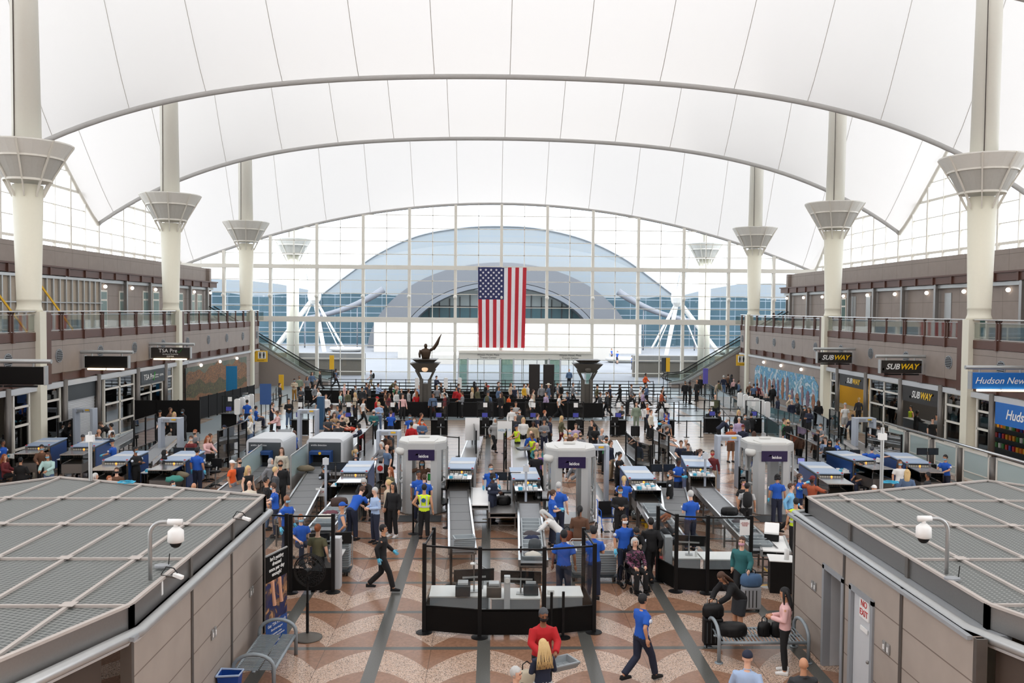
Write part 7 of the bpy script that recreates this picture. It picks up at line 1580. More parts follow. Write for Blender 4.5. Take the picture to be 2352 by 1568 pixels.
HN = dict(short='short {} hair', long='long {} hair', bob='chin-length {} hair', tail='{} ponytail', bun='{} hair bun', curly='curly {} hair', braids='long {} braids', cap='{} cap', capback='{} cap worn backwards', cowboy='{} cowboy hat', beanie='{} beanie', hijab='{} headscarf', hood='{} hood up', bald='bald head')
PEOPLE = []; BPQ = []
FLO = paint_mat('floral', [(22, 20, 26), (26, 22, 30), (30, 24, 34), (150, 80, 110), (60, 50, 90)], 16, 1)
def person(spec, where, act=''):
    f = spec.split(); c, x, y, pn, rz = f[0], float(f[1]), float(f[2]), f[3], float(f[4])
    tt, tc = f[5].split(':'); bt, bc = f[6].split(':'); ht, hcol = (f[7].split(':')+['x'])[:2]; sk = f[8]; ex = f[9] if len(f) > 9 else ''
    ox, oy, sc_ = CR[c]; px, py = ox+x/sc_, oy+y/sc_; p = POSE[pn]; hc = headc(p)
    s = .90 if 'K' in ex else 1.0
    if 'S' in ex: s = .80
    if 'T' in ex: s = 1.06
    zb = 0
    for e in ex.split(','):
        if e.startswith('z'): zb = float(e[1:])
    lift = .125 if ht not in ('cap', 'cowboy') else .15
    top = (hc+p['hd'].normalized()*lift)*s; a = R(rz); off = V((hc.x*s*cos(a)-hc.y*s*sin(a), hc.x*s*sin(a)+hc.y*s*cos(a), 0))
    if 'F' in ex: q = G(px, py, zb)         # given by the feet
    else: q = G(px, py, top.z+zb)-off
    q.z = zb
    root = bpy.data.objects.new('person', T(('body', pn), lambda: t_body(pn))); C.objects.link(root); root.material_slots[0].link = 'OBJECT'; root.material_slots[0].material = SK[sk]
    root.location = q; root.rotation_euler.z = a; root.scale = (s, s, s)
    tm = FLO if tc == 'floral' else cm(tc)
    o = inst(T(('top', pn, tt), lambda: t_top(pn, tt)), {'tee': 'tee_shirt'}.get(tt, tt), root, tm)
    if bt != 'none': inst(T(('bot', pn, bt), lambda: t_bottom(pn, bt)), bt if bt != 'pants' else 'trousers', root, cm(bc))
    far = q.y > 52
    hq = V((0, 0, 1)).rotation_difference(p['hd'].normalized()).to_matrix().to_4x4(); hm4 = Matrix.Translation(hc) @ hq
    if ht != 'bald': inst(T(('hair', ht), lambda: t_hair(ht)), {'cap': 'cap', 'capback': 'cap', 'cowboy': 'cowboy_hat', 'beanie': 'beanie', 'hijab': 'headscarf', 'hood': 'hood'}.get(ht, 'hair'), root, hm(hcol) if ht not in ('cap', 'capback', 'cowboy', 'beanie', 'hijab', 'hood') else cm(hcol), hm4)
    elif hcol != 'x': pass
    shoe = cm('white') if 'W' in ex else cm('black')
    for i in (0, 1): inst(T(('shoe',), t_shoe), 'shoe', root, shoe, Matrix.Translation(p['an'][i]))
    mk = [e for e in ex.split(',') if e.startswith('m')]
    if mk: inst(T(('mask',), t_mask), 'face_mask', root, MK[mk[0][1]], hm4)
    if not far:
        if abs(((rz+180) % 360)-180) < 120:
            inst(T(('eyes',), t_eyes), 'eyes', root, EY, hm4)
            if not mk: inst(T(('lips',), t_mouth), 'lips', root, LP, hm4)
    if tt == 'uniform' or 'P' in ex:
        for i in (0, 1): inst(T(('patch', pn, i), lambda: t_patch(pn, i)), 'shoulder_patch', root, PT)
    if 'G' in ex:
        for i in (0, 1): inst(T(('glove', pn, i), lambda: t_glove(pn, i)), 'glove', root, GL)
    clr = lambda n_: CN.get(n_, n_)
    hd_ = HN[ht].format(clr(hcol)) if ht in HN else ''
    PEOPLE.append([root, 'person in %s %s, %s' % (clr(tc), TN[tt], hd_), where, px, act]); root['category'] = 'person'
    if 'B' in ex:            # backpack carried
        BPQ.append((root, p, s, a, clr(tc), where, px, ex))
    return root
BP = []
def backpack(root, p, s, a, q, tcn, where, px, ex):
    def mk():
        mb = MB(); loft(mb, [(0, .0, -.26), (0, .02, -.2), (0, .03, 0), (0, .02, .16), (0, 0, .24)], [.11, .15, .155, .14, .07], [.06, .09, .10, .08, .05], 12); return fin(mb.mesh('backpack', []), 'backpack')
    me = T(('pack',), mk); ch = p['N']*.68+p['H']*.32; l_ = ch+V((0, .205, 0)); o = bpy.data.objects.new('backpack', me); C.objects.link(o); o.material_slots[0].link = 'OBJECT'
    col = 'olive' if 'o' in ex.split(',') else ('grey' if 'g' in ex.split(',') else 'black'); o.material_slots[0].material = cm(col); o.rotation_euler.z = a; o.scale = (s, s, s); o.location = V((l_.x*s*cos(a)-l_.y*s*sin(a), l_.x*s*sin(a)+l_.y*s*cos(a), l_.z*s))+q
    BP.append([o, '%s backpack worn by a person in %s' % (col, tcn), where, px, '']); o['category'] = 'backpack'
LF = 'left lanes'; Q1 = 'queue left of the statue'; Q2 = 'queue between statue and black boxes'; Q3 = 'queue right of the lantern column'
U = 'uniform:blue pants:navy'
rows = '''
1 285 795 sit 0 %U short:black b mb|seated behind the x-ray at the far left
1 25 900 stand 90 %U short:black b|at the left picture edge
1 375 945 reach 20 hoodie:brown pants:black short:black m mb|behind the left edge tray tables
1 430 1015 reach 0 jacket:mint pants:denim long:brown m mb|left edge of the left lanes
1 185 1060 sit 180 jacket:black pants:black short:black m|near the left kiosk's far edge
1 40 1030 sit 90 jacket:maroon pants:black long:ginger l|near the left kiosk's far edge
1 908 745 bend -60 jacket:black pants:black short:brown l|right of arch number 2
1 1000 755 hips -90 tee:white pants:black short:black m|right of arch number 2
1 745 855 sit 0 %U beanie:darkgrey m|before arch number 2
1 890 805 stand 120 tee:lightgrey pants:denim bald m|right of arch number 2
1 1010 825 stand -60 tee:mint pants:black short:black b S|right of arch number 2
1 1010 900 reach -90 %U beanie:navy m mb,G|at the screens behind arch number 2
1 1220 965 fold 75 jacket:black pants:black short:black b mb,P,T|beside the x-ray of the left lanes
1 1440 632 stand 10 jacket:black pants:black cap:black m|before the tall black screens
1 1535 610 walk 90 hoodie:brown pants:black short:brown m|before the tall black screens
1 1570 650 stand 60 jacket:black pants:black long:blond l|before the tall black screens
1 1645 625 reach -30 jacket:black pants:black short:black d mb,G|before the tall black screens
1 1370 680 reach 30 tee:grey pants:darkgrey short:brown l|before the tall black screens
1 1755 810 reach -20 tee:grey pants:black bun:ginger l mk|behind the second left arch
1 1720 865 reach 0 tee:maroon pants:black short:brown l mw|behind the second left arch
1 1765 920 sit 180 %U short:black m|behind the second left arch
1 1870 860 reach 60 shirt:pink pants:denim long:ginger l|behind the second left arch
1 1895 850 stand 100 tee:brown pants:black short:brown m|behind the second left arch
1 1485 995 stand 100 jacket:black pants:black hijab:black m mw|inside the second left arch
1 1775 970 stand 165 %U short:black m mk,G,T|before the second left arch
1 2020 765 stand 60 jacket:black pants:black cap:navy l B|at the lane screen of the left lanes
1 2170 670 stand 60 shirt:navy pants:black short:black m mb|left of the left capsule kiosks
1 2250 685 reach -60 shirt:white pants:denim long:blond l mb|below the left capsule kiosks
1 2260 630 reach -30 shirt:lightblue pants:navy bald l mb|below the left capsule kiosks
1 2185 750 bend -30 shirt:cream pants:denim short:ginger l|at the lane screen of the left lanes
1 2225 540 stand 170 %U short:black m|before the left capsule kiosks
1 2305 595 sit 120 %U short:black m|before the left capsule kiosks
1 2090 1078 stand 80 tee:orange shorts:grey cap:white m|left of the left white tunnel belt
1 2155 1068 stand 60 tee:navy pants:khaki short:brown l mk|left of the left white tunnel belt
1 2235 1135 stand 60 vest:black pants:black long:blond l|left of the left white tunnel belt
1 2245 1270 sit 10 shirt:cream pants:khaki bald l|near the far corner of the left kiosk
1 1050 1150 sit 10 jacket:brown pants:black short:brown l mk|behind the left kiosk roof edge
1 860 1200 sit 100 shirt:pink pants:black bob:silver l|behind the left kiosk roof edge
1 985 1225 sit 60 shirt:brown pants:black short:ginger l|behind the left kiosk roof edge
1 1555 1270 sit 60 jacket:mint pants:black short:black l mb|behind the left kiosk roof edge
1 1745 1290 sit 180 shirt:beige pants:black bald m|behind the left kiosk roof edge
2 455 350 phone 0 jacket:beige pants:mustard short:black b mb|foot of the left escalator
2 500 325 stand 20 jacket:sage pants:black short:brown m mk|foot of the left escalator
2 570 330 stand 40 tee:grey pants:black long:brown m|foot of the left escalator
2 515 420 phone 0 jacket:darkgrey pants:black short:brown m|foot of the left escalator
2 615 290 walk 60 hoodie:denim pants:black long:brown l|foot of the left escalator
2 685 280 walk -60 jacket:charcoal pants:black short:brown l|right of the left escalator
2 830 262 walk 120 tee:denim pants:black short:black b B|by the glass wall, left of the statue
2 1145 275 walk -90 tee:grey pants:khaki short:brown l B|by the glass wall, left of the statue
2 325 390 stand 90 jacket:charcoal pants:black short:brown l|left of the left podiums
2 405 530 phone 20 jacket:black pants:denim short:black m|second podium from the left
2 260 565 reach 90 vest:navy pants:black short:brown l|second podium from the left
2 300 640 reach -60 shirt:pink pants:black short:brown m|second podium from the left
2 455 815 stand 75 %U bald d|between the two white tunnels
2 640 400 walk 90 jacket:grey pants:black short:brown l|Q1
2 672 430 walk -90 tee:white shorts:navy short:brown l W|left of the blue pillar
2 740 490 stand 0 jacket:white pants:black short:brown l|right of the blue pillar
2 790 580 stand 40 tee:white pants:navy short:black d B|behind the right white tunnel
2 845 590 stand -20 hoodie:grey pants:black curly:black m|behind the right white tunnel
2 770 630 stand 0 jacket:black pants:black short:black m|behind the right white tunnel
2 755 680 reach 30 tee:darkgrey pants:black short:silver m mb|behind the right white tunnel
2 815 655 reach 40 coat:tan pants:black long:brown l|behind the right white tunnel
2 870 625 reach 100 %U short:black m|at the third podium from the left
2 905 640 reach 0 shirt:beige pants:black cap:denim m|behind the right white tunnel
2 885 680 reach 60 tee:black pants:olive bald l mk|behind the right white tunnel
2 850 735 reach 30 tee:charcoal pants:denim bun:black l|behind the right white tunnel
2 1035 755 reach -90 jacket:navy pants:black bob:black m P,G|right of the right white tunnel
2 870 460 stand 90 tee:mint pants:black short:brown l|Q1
2 905 390 stand 90 tee:pink pants:grey short:silver l|Q1
2 940 450 stand 60 jacket:olive pants:black short:brown l|Q1
2 1000 475 stand -60 shirt:beige pants:black long:blond l|Q1
2 1065 420 stand 0 jacket:charcoal pants:black cap:black m|Q1
2 1105 385 stand 90 tee:navy pants:black short:brown m|Q1
2 1130 405 stand 90 jacket:charcoal pants:khaki short:brown m|Q1
2 1210 390 reach 60 shirt:lightblue pants:navy short:black m|Q1
2 1005 410 stand 120 jacket:grey pants:black short:brown l B|Q1
2 1075 525 walk 90 tee:white pants:black short:brown m|before the nearest black panels
2 1200 510 reach 90 tee:red pants:denim cap:red m|Q1
2 1215 560 phone 0 shirt:lightblue pants:denim bob:blond l mw|left of the fourth podium
2 1170 630 phone 10 jacket:teal pants:black bob:silver l mk|left of the fourth podium
2 1325 640 reach 170 %U short:brown l G|at the fourth podium from the left
2 1365 405 stand 60 tee:green pants:black short:brown l|Q1
2 1385 420 stand -60 jacket:teal pants:black bald l|Q1
2 1275 450 stand 90 tee:brown pants:black short:brown m|Q1
2 1310 480 walk 90 hoodie:maroon pants:black short:brown m|Q1
2 1375 450 stand 60 jacket:white pants:black long:brown l|Q1
2 1420 440 stand 0 shirt:charcoal pants:black short:brown l|Q1
2 1430 490 stand 30 shirt:pink pants:black long:brown l|Q1
2 1485 440 stand 90 jacket:lightgrey pants:black bob:brown l|Q1
2 1545 440 stand 60 shirt:white pants:black short:brown l|Q1
2 1558 465 stand 180 shirt:red pants:black long:ginger l|Q1
2 1580 405 stand 0 tee:lightblue pants:navy short:silver l|Q1
2 1365 370 bend 60 jacket:olive pants:black short:brown l|Q1
2 1495 670 stand 15 %U short:black b mb|left of the red-jacketed man
2 1535 700 stand 0 tee:white pants:black bob:brown l mw|behind the red-jacketed man
2 1510 740 stand 180 jacket:red pants:black short:black m|beside the fifth podium from the left
2 1605 715 phone 10 jacket:denim pants:black short:black m mw|left of the fifth podium
2 1600 660 walk 90 jacket:orange pants:black short:brown m|left of the fifth podium
2 1735 325 reach 60 jacket:navy pants:black short:black l|by the door capsules
2 1702 480 stand 0 hoodie:denim pants:black short:black b|Q2
2 1740 410 stand 30 tee:grey pants:black cap:tan l|Q2
2 1775 385 stand 90 jacket:black pants:black short:brown m|Q2
2 1805 435 stand -30 shirt:white pants:black bob:brown l|Q2
2 1810 480 stand -90 jacket:maroon pants:black short:black m B|Q2
2 1915 425 stand -20 jacket:red pants:red short:black m|Q2
2 1935 395 stand 90 jacket:navy pants:black short:brown l|Q2
2 1965 470 phone -90 hoodie:grey pants:black short:brown m|Q2
2 1945 440 stand 0 shirt:red pants:black long:black m|Q2
2 2055 430 stand -90 shirt:beige pants:grey long:blond l|Q2
2 2075 375 stand 180 jacket:black pants:black long:black m|Q2
2 2105 425 stand 60 jacket:olive pants:black long:brown l|Q2
2 2180 385 stand -60 jacket:black pants:black long:brown l|Q2
2 2200 410 stand -90 jacket:charcoal pants:black cap:red m|Q2
2 2200 465 stand 160 shirt:denim pants:black cap:darkgrey m B,o|Q2
2 2290 380 stand 60 jacket:charcoal pants:black short:brown l mw|Q2
2 2295 420 stand 60 jacket:denim pants:black short:black m|Q2
2 2320 475 stand 170 jacket:black pants:black long:brown l B,o|Q2
2 2260 710 walk 30 coat:lightgrey pants:black hood:silver m|behind the centre belt
2 835 985 sit 180 %U bob:brown m|at the mouth of the right white tunnel
2 1282 835 reach 0 jacket:brown pants:black curly:black b|behind the leftmost body scanner's left arch
2 1330 815 stand 100 jacket:charcoal pants:black curly:brown m|behind the leftmost body scanner's left arch
2 1275 890 reach 20 tee:black pants:black short:black d|behind the leftmost body scanner's left arch
2 1240 920 reach -40 shirt:grey pants:black bob:silver l|left of the leftmost body scanner
2 1290 945 stand -50 tee:denim pants:black bald l|left of the leftmost body scanner
2 1010 985 sit 90 vest:navy pants:black tail:blond l mb|left of the belt x-ray with papers
2 340 970 stand 0 hoodie:cream pants:black long:brown l|between the two white tunnel belts
2 330 1085 stand 10 jacket:black pants:black short:brown m mk,T|between the two white tunnel belts
2 245 1070 walk 60 hoodie:grey pants:black hood:lightgrey l|between the two white tunnel belts
2 285 1145 stand 100 hoodie:darkgrey pants:black short:blond l|between the two white tunnel belts
2 205 1235 stand 100 tee:black pants:denim short:black m|between the two white tunnel belts
2 265 1290 reach -80 %U short:brown l mb,G|beside the far corner of the left kiosk
2 385 1400 stand 60 %U bald b mb,G,T|behind the left check desk
2 885 1465 hips -80 tank:denim pants:black capback:blue m|at the left lane rollers
2 1065 1330 bend 150 %U short:brown l T|at the left lane rollers
2 1080 1255 bend -10 jacket:black pants:black bob:silver l mw|at the left lane rollers
2 1180 1330 phone -50 shirt:lightblue pants:navy short:silver l|at the left lane rollers
2 1300 1270 stand -100 jacket:beige pants:black tail:blond l W|left of the leftmost body scanner
2 1320 1150 stand -60 jacket:olive pants:black long:ginger l|left of the leftmost body scanner
2 1345 1275 stand -30 jacket:black pants:black long:black m W|left of the leftmost body scanner
2 1605 1080 wide 0 jacket:brown pants:black long:black m mb|inside the leftmost body scanner
2 1625 1210 stand -160 %U short:brown l|in front of the leftmost body scanner
2 1575 1180 stand 20 %U short:black b|in front of the leftmost body scanner
2 1625 1300 hips 175 vest:hivis pants:black short:black m|before the leftmost body scanner
2 720 1120 sit 60 jacket:black pants:black short:black m mb,P|at the screens before the right white tunnel
2 2225 1120 walk 20 %U short:brown l mb,G|between the two centre lanes
2 2245 1205 phone 60 jacket:navy pants:navy curly:black d mb,P|between the two centre lanes
3 215 600 stand 30 shirt:white pants:black bun:black m mk|behind the HOLD IT sign
3 255 560 phone 10 tee:lightgrey pants:black short:brown m|behind the HOLD IT sign
3 290 625 stand -20 tee:darkgrey pants:black short:black m mw|behind the HOLD IT sign
3 250 675 stand 0 tee:charcoal pants:black short:silver l|behind the HOLD IT sign
3 322 700 stand 0 jacket:white pants:black long:blond l|behind the HOLD IT sign
3 260 760 reach -60 vest:hivis pants:black cap:navy m|at the tray table behind the centre x-ray
3 390 820 stand 180 shirt:blue pants:black bald l|right of the HOLD IT sign
3 400 848 reach -60 vest:hivis pants:black curly:brown b|carrying a tray behind the middle scanner
3 410 730 stand 0 jacket:khaki pants:khaki short:black d|right of the HOLD IT sign
3 510 715 phone 0 hoodie:grey pants:navy short:black m|behind the middle body scanner
3 450 662 stand 100 tee:navy pants:black short:brown l|right of the HOLD IT sign
3 515 635 walk 90 jacket:charcoal pants:black short:ginger l|right of the HOLD IT sign
3 562 690 stand 90 shirt:navy pants:black short:black b|behind the middle body scanner
3 668 685 walk 90 jacket:olive leggings:maroon long:blond l|behind the middle body scanner
3 445 925 reach 0 shirt:teal pants:black bald l|left of the middle body scanner
3 437 990 stand 0 tee:black shorts:black short:darkgrey l W,T|left of the middle body scanner
3 472 985 stand 0 tee:purple pants:black short:brown l|left of the middle body scanner
3 795 755 phone 0 hoodie:lilac pants:black short:brown l|behind the middle body scanner
3 740 808 stand 10 jacket:brown pants:black bald l mb|behind the middle body scanner
3 702 848 stand 20 tee:black pants:black bob:blond l mw|behind the middle body scanner
3 792 845 stand 180 shirt:white pants:black curly:blond l|behind the middle body scanner
3 835 833 fold 0 shirt:grey pants:black short:brown l mk|behind the middle body scanner
3 940 722 stand -60 jacket:black pants:black short:brown l B|behind the middle body scanner's right side
3 962 755 reach 0 jacket:black pants:charcoal cap:black m|behind the middle body scanner's right side
3 1030 798 reach 60 tee:grey pants:black bald l|at the right-centre loading table
3 1070 865 reach 20 tee:green pants:black short:black m mk|at the right-centre loading table
3 1110 905 stand 60 shirt:navy pants:khaki short:brown l|at the right-centre loading table
3 1190 1010 reach 60 tee:black pants:black tail:black m|right of the middle body scanner
3 1210 590 sit -60 tee:charcoal pants:black short:brown l|at the eighth podium from the left
3 1340 562 stand -20 hoodie:sage pants:sage short:brown l B|on the open floor right of the lantern column
3 1438 572 stand 0 hoodie:white pants:black short:black m|on the open floor right of the lantern column
3 1445 613 stand 90 tee:navy pants:black cap:orange l|on the open floor right of the lantern column
3 1472 630 stand 60 jacket:cream pants:black short:brown l|on the open floor right of the lantern column
3 1612 648 reach -80 %U short:black m mb,G|at the ninth podium from the left
3 1610 698 stand 0 tee:grey pants:black cap:rust m mw|before the ninth podium from the left
3 1538 788 reach 80 jacket:orange pants:black short:black l|inside the right-centre lane screens
3 1615 780 reach 60 tee:brown pants:black short:brown l|inside the right-centre lane screens
3 1622 828 reach 80 tee:white pants:black bun:black l|inside the right-centre lane screens
3 1742 903 reach -10 tee:navy pants:black bun:brown l|behind the x-ray by the lone arch
3 1787 893 stand 0 tee:lightgrey pants:black short:silver l|behind the x-ray by the lone arch
3 1805 935 reach -30 tee:navy pants:denim short:brown l|behind the x-ray by the lone arch
3 1915 985 reach 70 shirt:white pants:black tail:brown l|left of the lone arch
3 2025 993 stand -10 shirt:maroon pants:beige short:brown m mr|left of the lone arch
3 2193 760 stand 10 tee:rust shorts:brown short:black m mk,T|behind the lone arch
3 2300 765 stand 150 jacket:navy pants:navy beanie:maroon m mk|behind the lone arch
3 2265 697 stand -20 jacket:lilac pants:black short:silver l|near the right podiums
3 2160 705 bend 90 jacket:navy pants:black short:silver l|near the right podiums
3 2262 632 stand 20 jacket:black pants:black long:blond l|near the right podiums
3 2318 668 stand 0 jacket:charcoal pants:black curly:black m mw|near the right podiums
3 2050 495 stand 0 jacket:olive pants:black bald l|behind the tenth podium from the left
3 2000 615 sit 0 jacket:black pants:black short:black m|at the tenth podium from the left
3 2085 640 sit 90 jacket:black pants:black short:black m|at the tenth podium from the left
3 1645 1178 stand -100 jacket:black pants:black short:brown l mb,P|left of the officer reading a tablet
3 1720 1065 phone 40 %U short:black d G,T|before the x-ray by the lone arch
3 640 1280 stand 165 %U short:silver l T|before the middle body scanner
3 590 1352 phone 100 %U tail:brown l G|before the middle body scanner
3 1228 1228 reach 170 %U tail:blond l|right of the middle body scanner
3 1195 1322 phone 0 jacket:black pants:black short:black m mb|right of the middle body scanner
3 1828 1357 phone -165 %U short:silver l T,G|between the right lanes
3 765 1108 bend -60 hoodie:grey pants:lightgrey short:brown l W|inside the middle body scanner
3 100 378 stand 90 jacket:black pants:black short:black m|Q2
3 210 388 stand 60 shirt:beige pants:black long:brown l|Q2
3 243 408 stand 0 vest:navy pants:black short:silver l|Q2
3 120 477 stand -60 jacket:black pants:black long:brown l B,o|Q2
3 330 398 stand 60 jacket:yellow pants:black short:brown l|Q2
3 362 393 stand 100 hoodie:white pants:black short:brown l|Q2
3 395 492 stand 60 shirt:white pants:black bob:brown l|Q2
3 412 448 stand 90 jacket:beige pants:black short:brown l|Q2
3 488 398 stand 0 hoodie:grey pants:black short:brown l|Q2
3 548 395 stand 60 shirt:denim pants:denim cowboy:cream l|Q2
3 630 388 stand 90 tee:grey pants:black short:brown l B|Q2
3 660 383 stand -60 jacket:black pants:black cap:white l|Q2
3 770 388 walk 90 jacket:grey pants:black short:brown l|Q2
3 525 472 stand -60 shirt:lilac pants:black short:brown l|Q2
3 645 482 walk 90 tee:white pants:black short:brown m|Q2
3 718 467 reach -90 tee:navy pants:black short:brown m|Q2
3 988 402 walk 90 jacket:olive pants:black cap:black m|Q3
3 1072 468 walk -90 jacket:charcoal pants:black short:brown m|Q3
3 1102 403 stand 60 tee:navy pants:black short:brown m|Q3
3 1190 398 walk -90 jacket:black pants:black short:black d|Q3
3 1295 398 walk 90 hoodie:grey pants:black short:brown l|Q3
3 1378 410 walk 90 tee:white pants:black cap:lightgrey l|Q3
3 1400 452 walk 90 shirt:lilac pants:black short:brown m|Q3
3 1430 398 walk -90 jacket:denim pants:black short:brown l|Q3
3 1568 452 walk 90 jacket:rust pants:black short:brown l|Q3
3 1578 418 walk 90 jacket:charcoal pants:black short:black l|Q3
3 1425 302 walk 60 jacket:orange pants:black short:black b|by the glass wall, right of the lantern column
3 1780 370 stand 0 jacket:black pants:black short:black m mk|before the right escalator
3 1822 377 stand 60 hoodie:black pants:black short:black d|before the right escalator
3 1885 362 stand -60 jacket:black pants:black bald m|before the right escalator
3 1915 322 stand 0 coat:black pants:black short:brown m|before the right escalator
3 2080 367 stand 180 jacket:beige pants:beige short:black m B,o|before the right escalator's wall
3 2125 322 stand 180 shirt:navy pants:denim short:silver l|before the right escalator's wall
3 2165 310 stand 160 shirt:brown pants:black short:brown l|before the right escalator's wall
3 2198 312 stand 120 shirt:charcoal pants:black long:black m|before the right escalator's wall
3 2215 352 stand 180 shirt:pink pants:black cap:pink l S|before the right escalator's wall
3 2262 367 stand 90 shirt:denim pants:black short:brown l B|before the right escalator's wall
3 2278 442 stand 120 jacket:navy pants:black short:black m|beside the right capsule kiosks
3 735 262 stand 180 jacket:denim pants:black bald l|before the entrance doors
3 192 497 stand 120 jacket:orange pants:black short:black m S|Q2
3 1015 472 walk 90 jacket:darkgrey pants:black short:brown m|Q3
3 1320 492 bend 90 jacket:black pants:black short:black m|Q3
4 180 352 stand 180 tee:denim pants:black short:brown l|before the right mural
4 208 352 stand 150 shirt:maroon pants:black short:brown l|before the right mural
4 242 382 stand 120 shirt:pink pants:black cap:pink l S|before the right mural
4 280 430 sit 0 jacket:charcoal pants:black short:silver l mw|before the right mural
4 330 365 stand 180 jacket:black pants:black short:black m B|before the right mural
4 373 447 stand -100 jacket:navy pants:black bald d T|at the aqua fence before the mural
4 485 480 stand 20 jacket:navy pants:navy short:silver l|at the aqua fence before the mural
4 470 442 walk 60 shirt:beige pants:black short:blond l|right part of the mural
4 530 470 reach -90 jacket:charcoal pants:black short:brown m|right part of the mural
4 590 527 stand -60 jacket:black pants:black short:black m mb|right part of the mural
4 622 545 phone -60 jacket:navy pants:black long:brown m|right part of the mural
4 700 487 stand 180 coat:black pants:black long:brown m|right end of the mural
4 148 340 stand 150 shirt:brown pants:black short:silver l|left end of the right mural
4 160 587 sit 170 jacket:black pants:black short:black m mb,P|at the eleventh podium from the left
4 425 632 stand 60 hoodie:green pants:denim short:brown l|behind the rightmost body scanner
4 455 642 stand 0 shirt:black pants:denim long:blond l mk|behind the rightmost body scanner
4 182 735 stand 160 shirt:brown pants:black long:brown m mk|behind the rightmost body scanner
4 718 675 reach -60 tee:grey pants:black short:brown l mb|behind the long right lane screen
4 695 727 reach -60 tee:grey pants:denim short:brown l|behind the long right lane screen
4 790 798 reach -10 shirt:black pants:black long:black m mk|right of the rightmost body scanner
4 855 790 reach 60 %U short:black m mb|right of the rightmost body scanner
4 755 790 reach -60 tee:lightblue pants:black short:brown l|right of the rightmost body scanner
4 1180 695 stand -60 tee:grey pants:black short:brown l|by arch number 10
4 848 905 sit 30 %U short:silver l mb|right of the rightmost body scanner
4 1130 855 wide 150 %U short:darkgrey l|far right lanes beyond the x-rays
4 1045 982 sit -60 %U short:black m mb|far right lanes at the tray of boxes
4 1355 965 stand 0 tee:white pants:denim long:brown m mb|behind the right kiosk roof edge
4 1415 1042 stand 150 shirt:denim pants:denim long:blond l|behind the right kiosk roof edge
4 1580 1065 sit -120 jacket:charcoal pants:black short:black b|behind the right kiosk roof edge
4 1720 925 reach -60 uniform:blue pants:navy short:black m mb|by the frosted glass screens
4 1148 1165 sit 180 shirt:lightgrey pants:black cap:white m|behind the right kiosk roof edge
4 1025 465 stand 180 shirt:charcoal pants:black short:blond l|inside the yellow sandwich shop
4 915 505 stand -170 tee:white shorts:lightgrey cap:lightgrey l W,T|before the yellow sandwich shop
4 975 600 walk 180 jacket:navy pants:black short:black m|before the yellow sandwich shop
4 1443 530 stand -90 vest:hivis pants:black short:black m|inside the sandwich counter shop
4 1495 570 reach 90 jacket:black pants:black short:black d|inside the sandwich counter shop
4 1618 628 stand 0 tee:black pants:black short:black l|before the sandwich counter shop
4 1652 600 stand -60 tee:grey pants:black short:black m|before the sandwich counter shop
4 1185 530 sit 30 shirt:orange pants:denim short:black m|behind the shop window by the counter
4 370 1082 stand 170 %U curly:black m G|before the rightmost body scanner
4 480 1155 walk 60 shirt:skyblue pants:black short:brown l|before the rightmost body scanner
4 550 1082 wide 60 %U short:brown l mb,G|right of the rightmost body scanner
4 652 1085 wide -60 hoodie:rust pants:black cap:maroon d mk|right of the rightmost body scanner
4 520 1272 stand 180 vest:hivis pants:black short:black m|beside the right kiosk corner
4 125 1150 stand 170 tee:lightgrey pants:black short:black m B|at the long right roller table
4 95 1120 stand 30 tee:black pants:black short:black m mp|at the long right roller table
5 595 292 stand 165 dress:olive leggings:black bun:ginger l|behind the pedestal fan
5 458 215 sit 30 %U bun:ginger l mb|seated at the left check desk
5 1110 830 walk 90 shirt:black pants:black short:black m G,F|striding across the open floor
6 450 970 reach 10 jacket:red pants:black short:darkgrey b mk,T|before the centre desk holding a tray
6 445 1218 phone -165 shirt:navy skirt:lightgrey braids:blond m K|at the bottom picture edge
6 230 1440 sit 60 jacket:charcoal pants:black short:silver l|at the bottom picture edge
6 615 338 stand 170 %U short:black b T|behind the centre desk
6 450 185 bend -100 shirt:white pants:denim long:silver l|at the tray-filled centre lane
6 852 310 phone 175 %U short:black m T|right of the centre desk
6 1100 212 stand 20 %U short:black m mw,G,T|behind the wheelchair
6 1195 342 bend 5 jacket:black pants:black short:black m mb,G,P|pushing the wheelchair
6 1312 240 walk -170 jacket:black pants:black short:black m|striding away left of the right check desk
6 1230 1555 walk 120 %U short:black m F|running at the bottom centre
6 1442 208 bend 60 jacket:charcoal pants:denim long:ginger l|behind the right check desk's left end
6 742 145 phone 165 coat:brown leggings:brown tail:black b|before the middle body scanner
7 625 688 bend -70 jacket:black skirt:charcoal long:brown m|leaning over the suitcase by the right bench
7 785 395 walk -30 jacket:teal pants:black short:brown l mp|behind the glass of the right check desk
7 1130 803 phone -112 shirt:pink leggings:black long:black m W|in front of the right bench
7 830 1300 walk 160 shirt:lightblue pants:black cap:navy l|at the bottom edge near the right bench
7 1282 1368 sit 180 jacket:charcoal pants:black bald m|at the bottom edge below the right kiosk
0 1405 800 stand 60 tee:blue pants:navy short:brown m|outside on the plaza
0 1418 806 stand -60 tee:blue shorts:navy short:brown l|outside on the plaza
0 1303 784 stand 0 jacket:navy pants:black short:black m|outside straight behind the doors
0 1452 816 stand 90 tee:blue pants:navy short:brown l|outside on the plaza
0 1081 776 stand 0 jacket:black pants:black short:black m|outside straight behind the doors
'''
bal = [('0 1860 706 stand 120 jacket:navy pants:black short:black d z5.95', 'on the right balcony'), ('0 1763 712 sit 60 jacket:charcoal pants:black short:black m z5.95', 'seated on the right balcony')]
QN = {'Q1': 'in the queue left of the statue', 'Q2': 'in the queue between statue and black boxes', 'Q3': 'in the queue right of the lantern column'}
for ln in rows.strip().split('\n'):
    sp_, wh = ln.split('|'); person(sp_.replace('%U', U), QN.get(wh, wh))
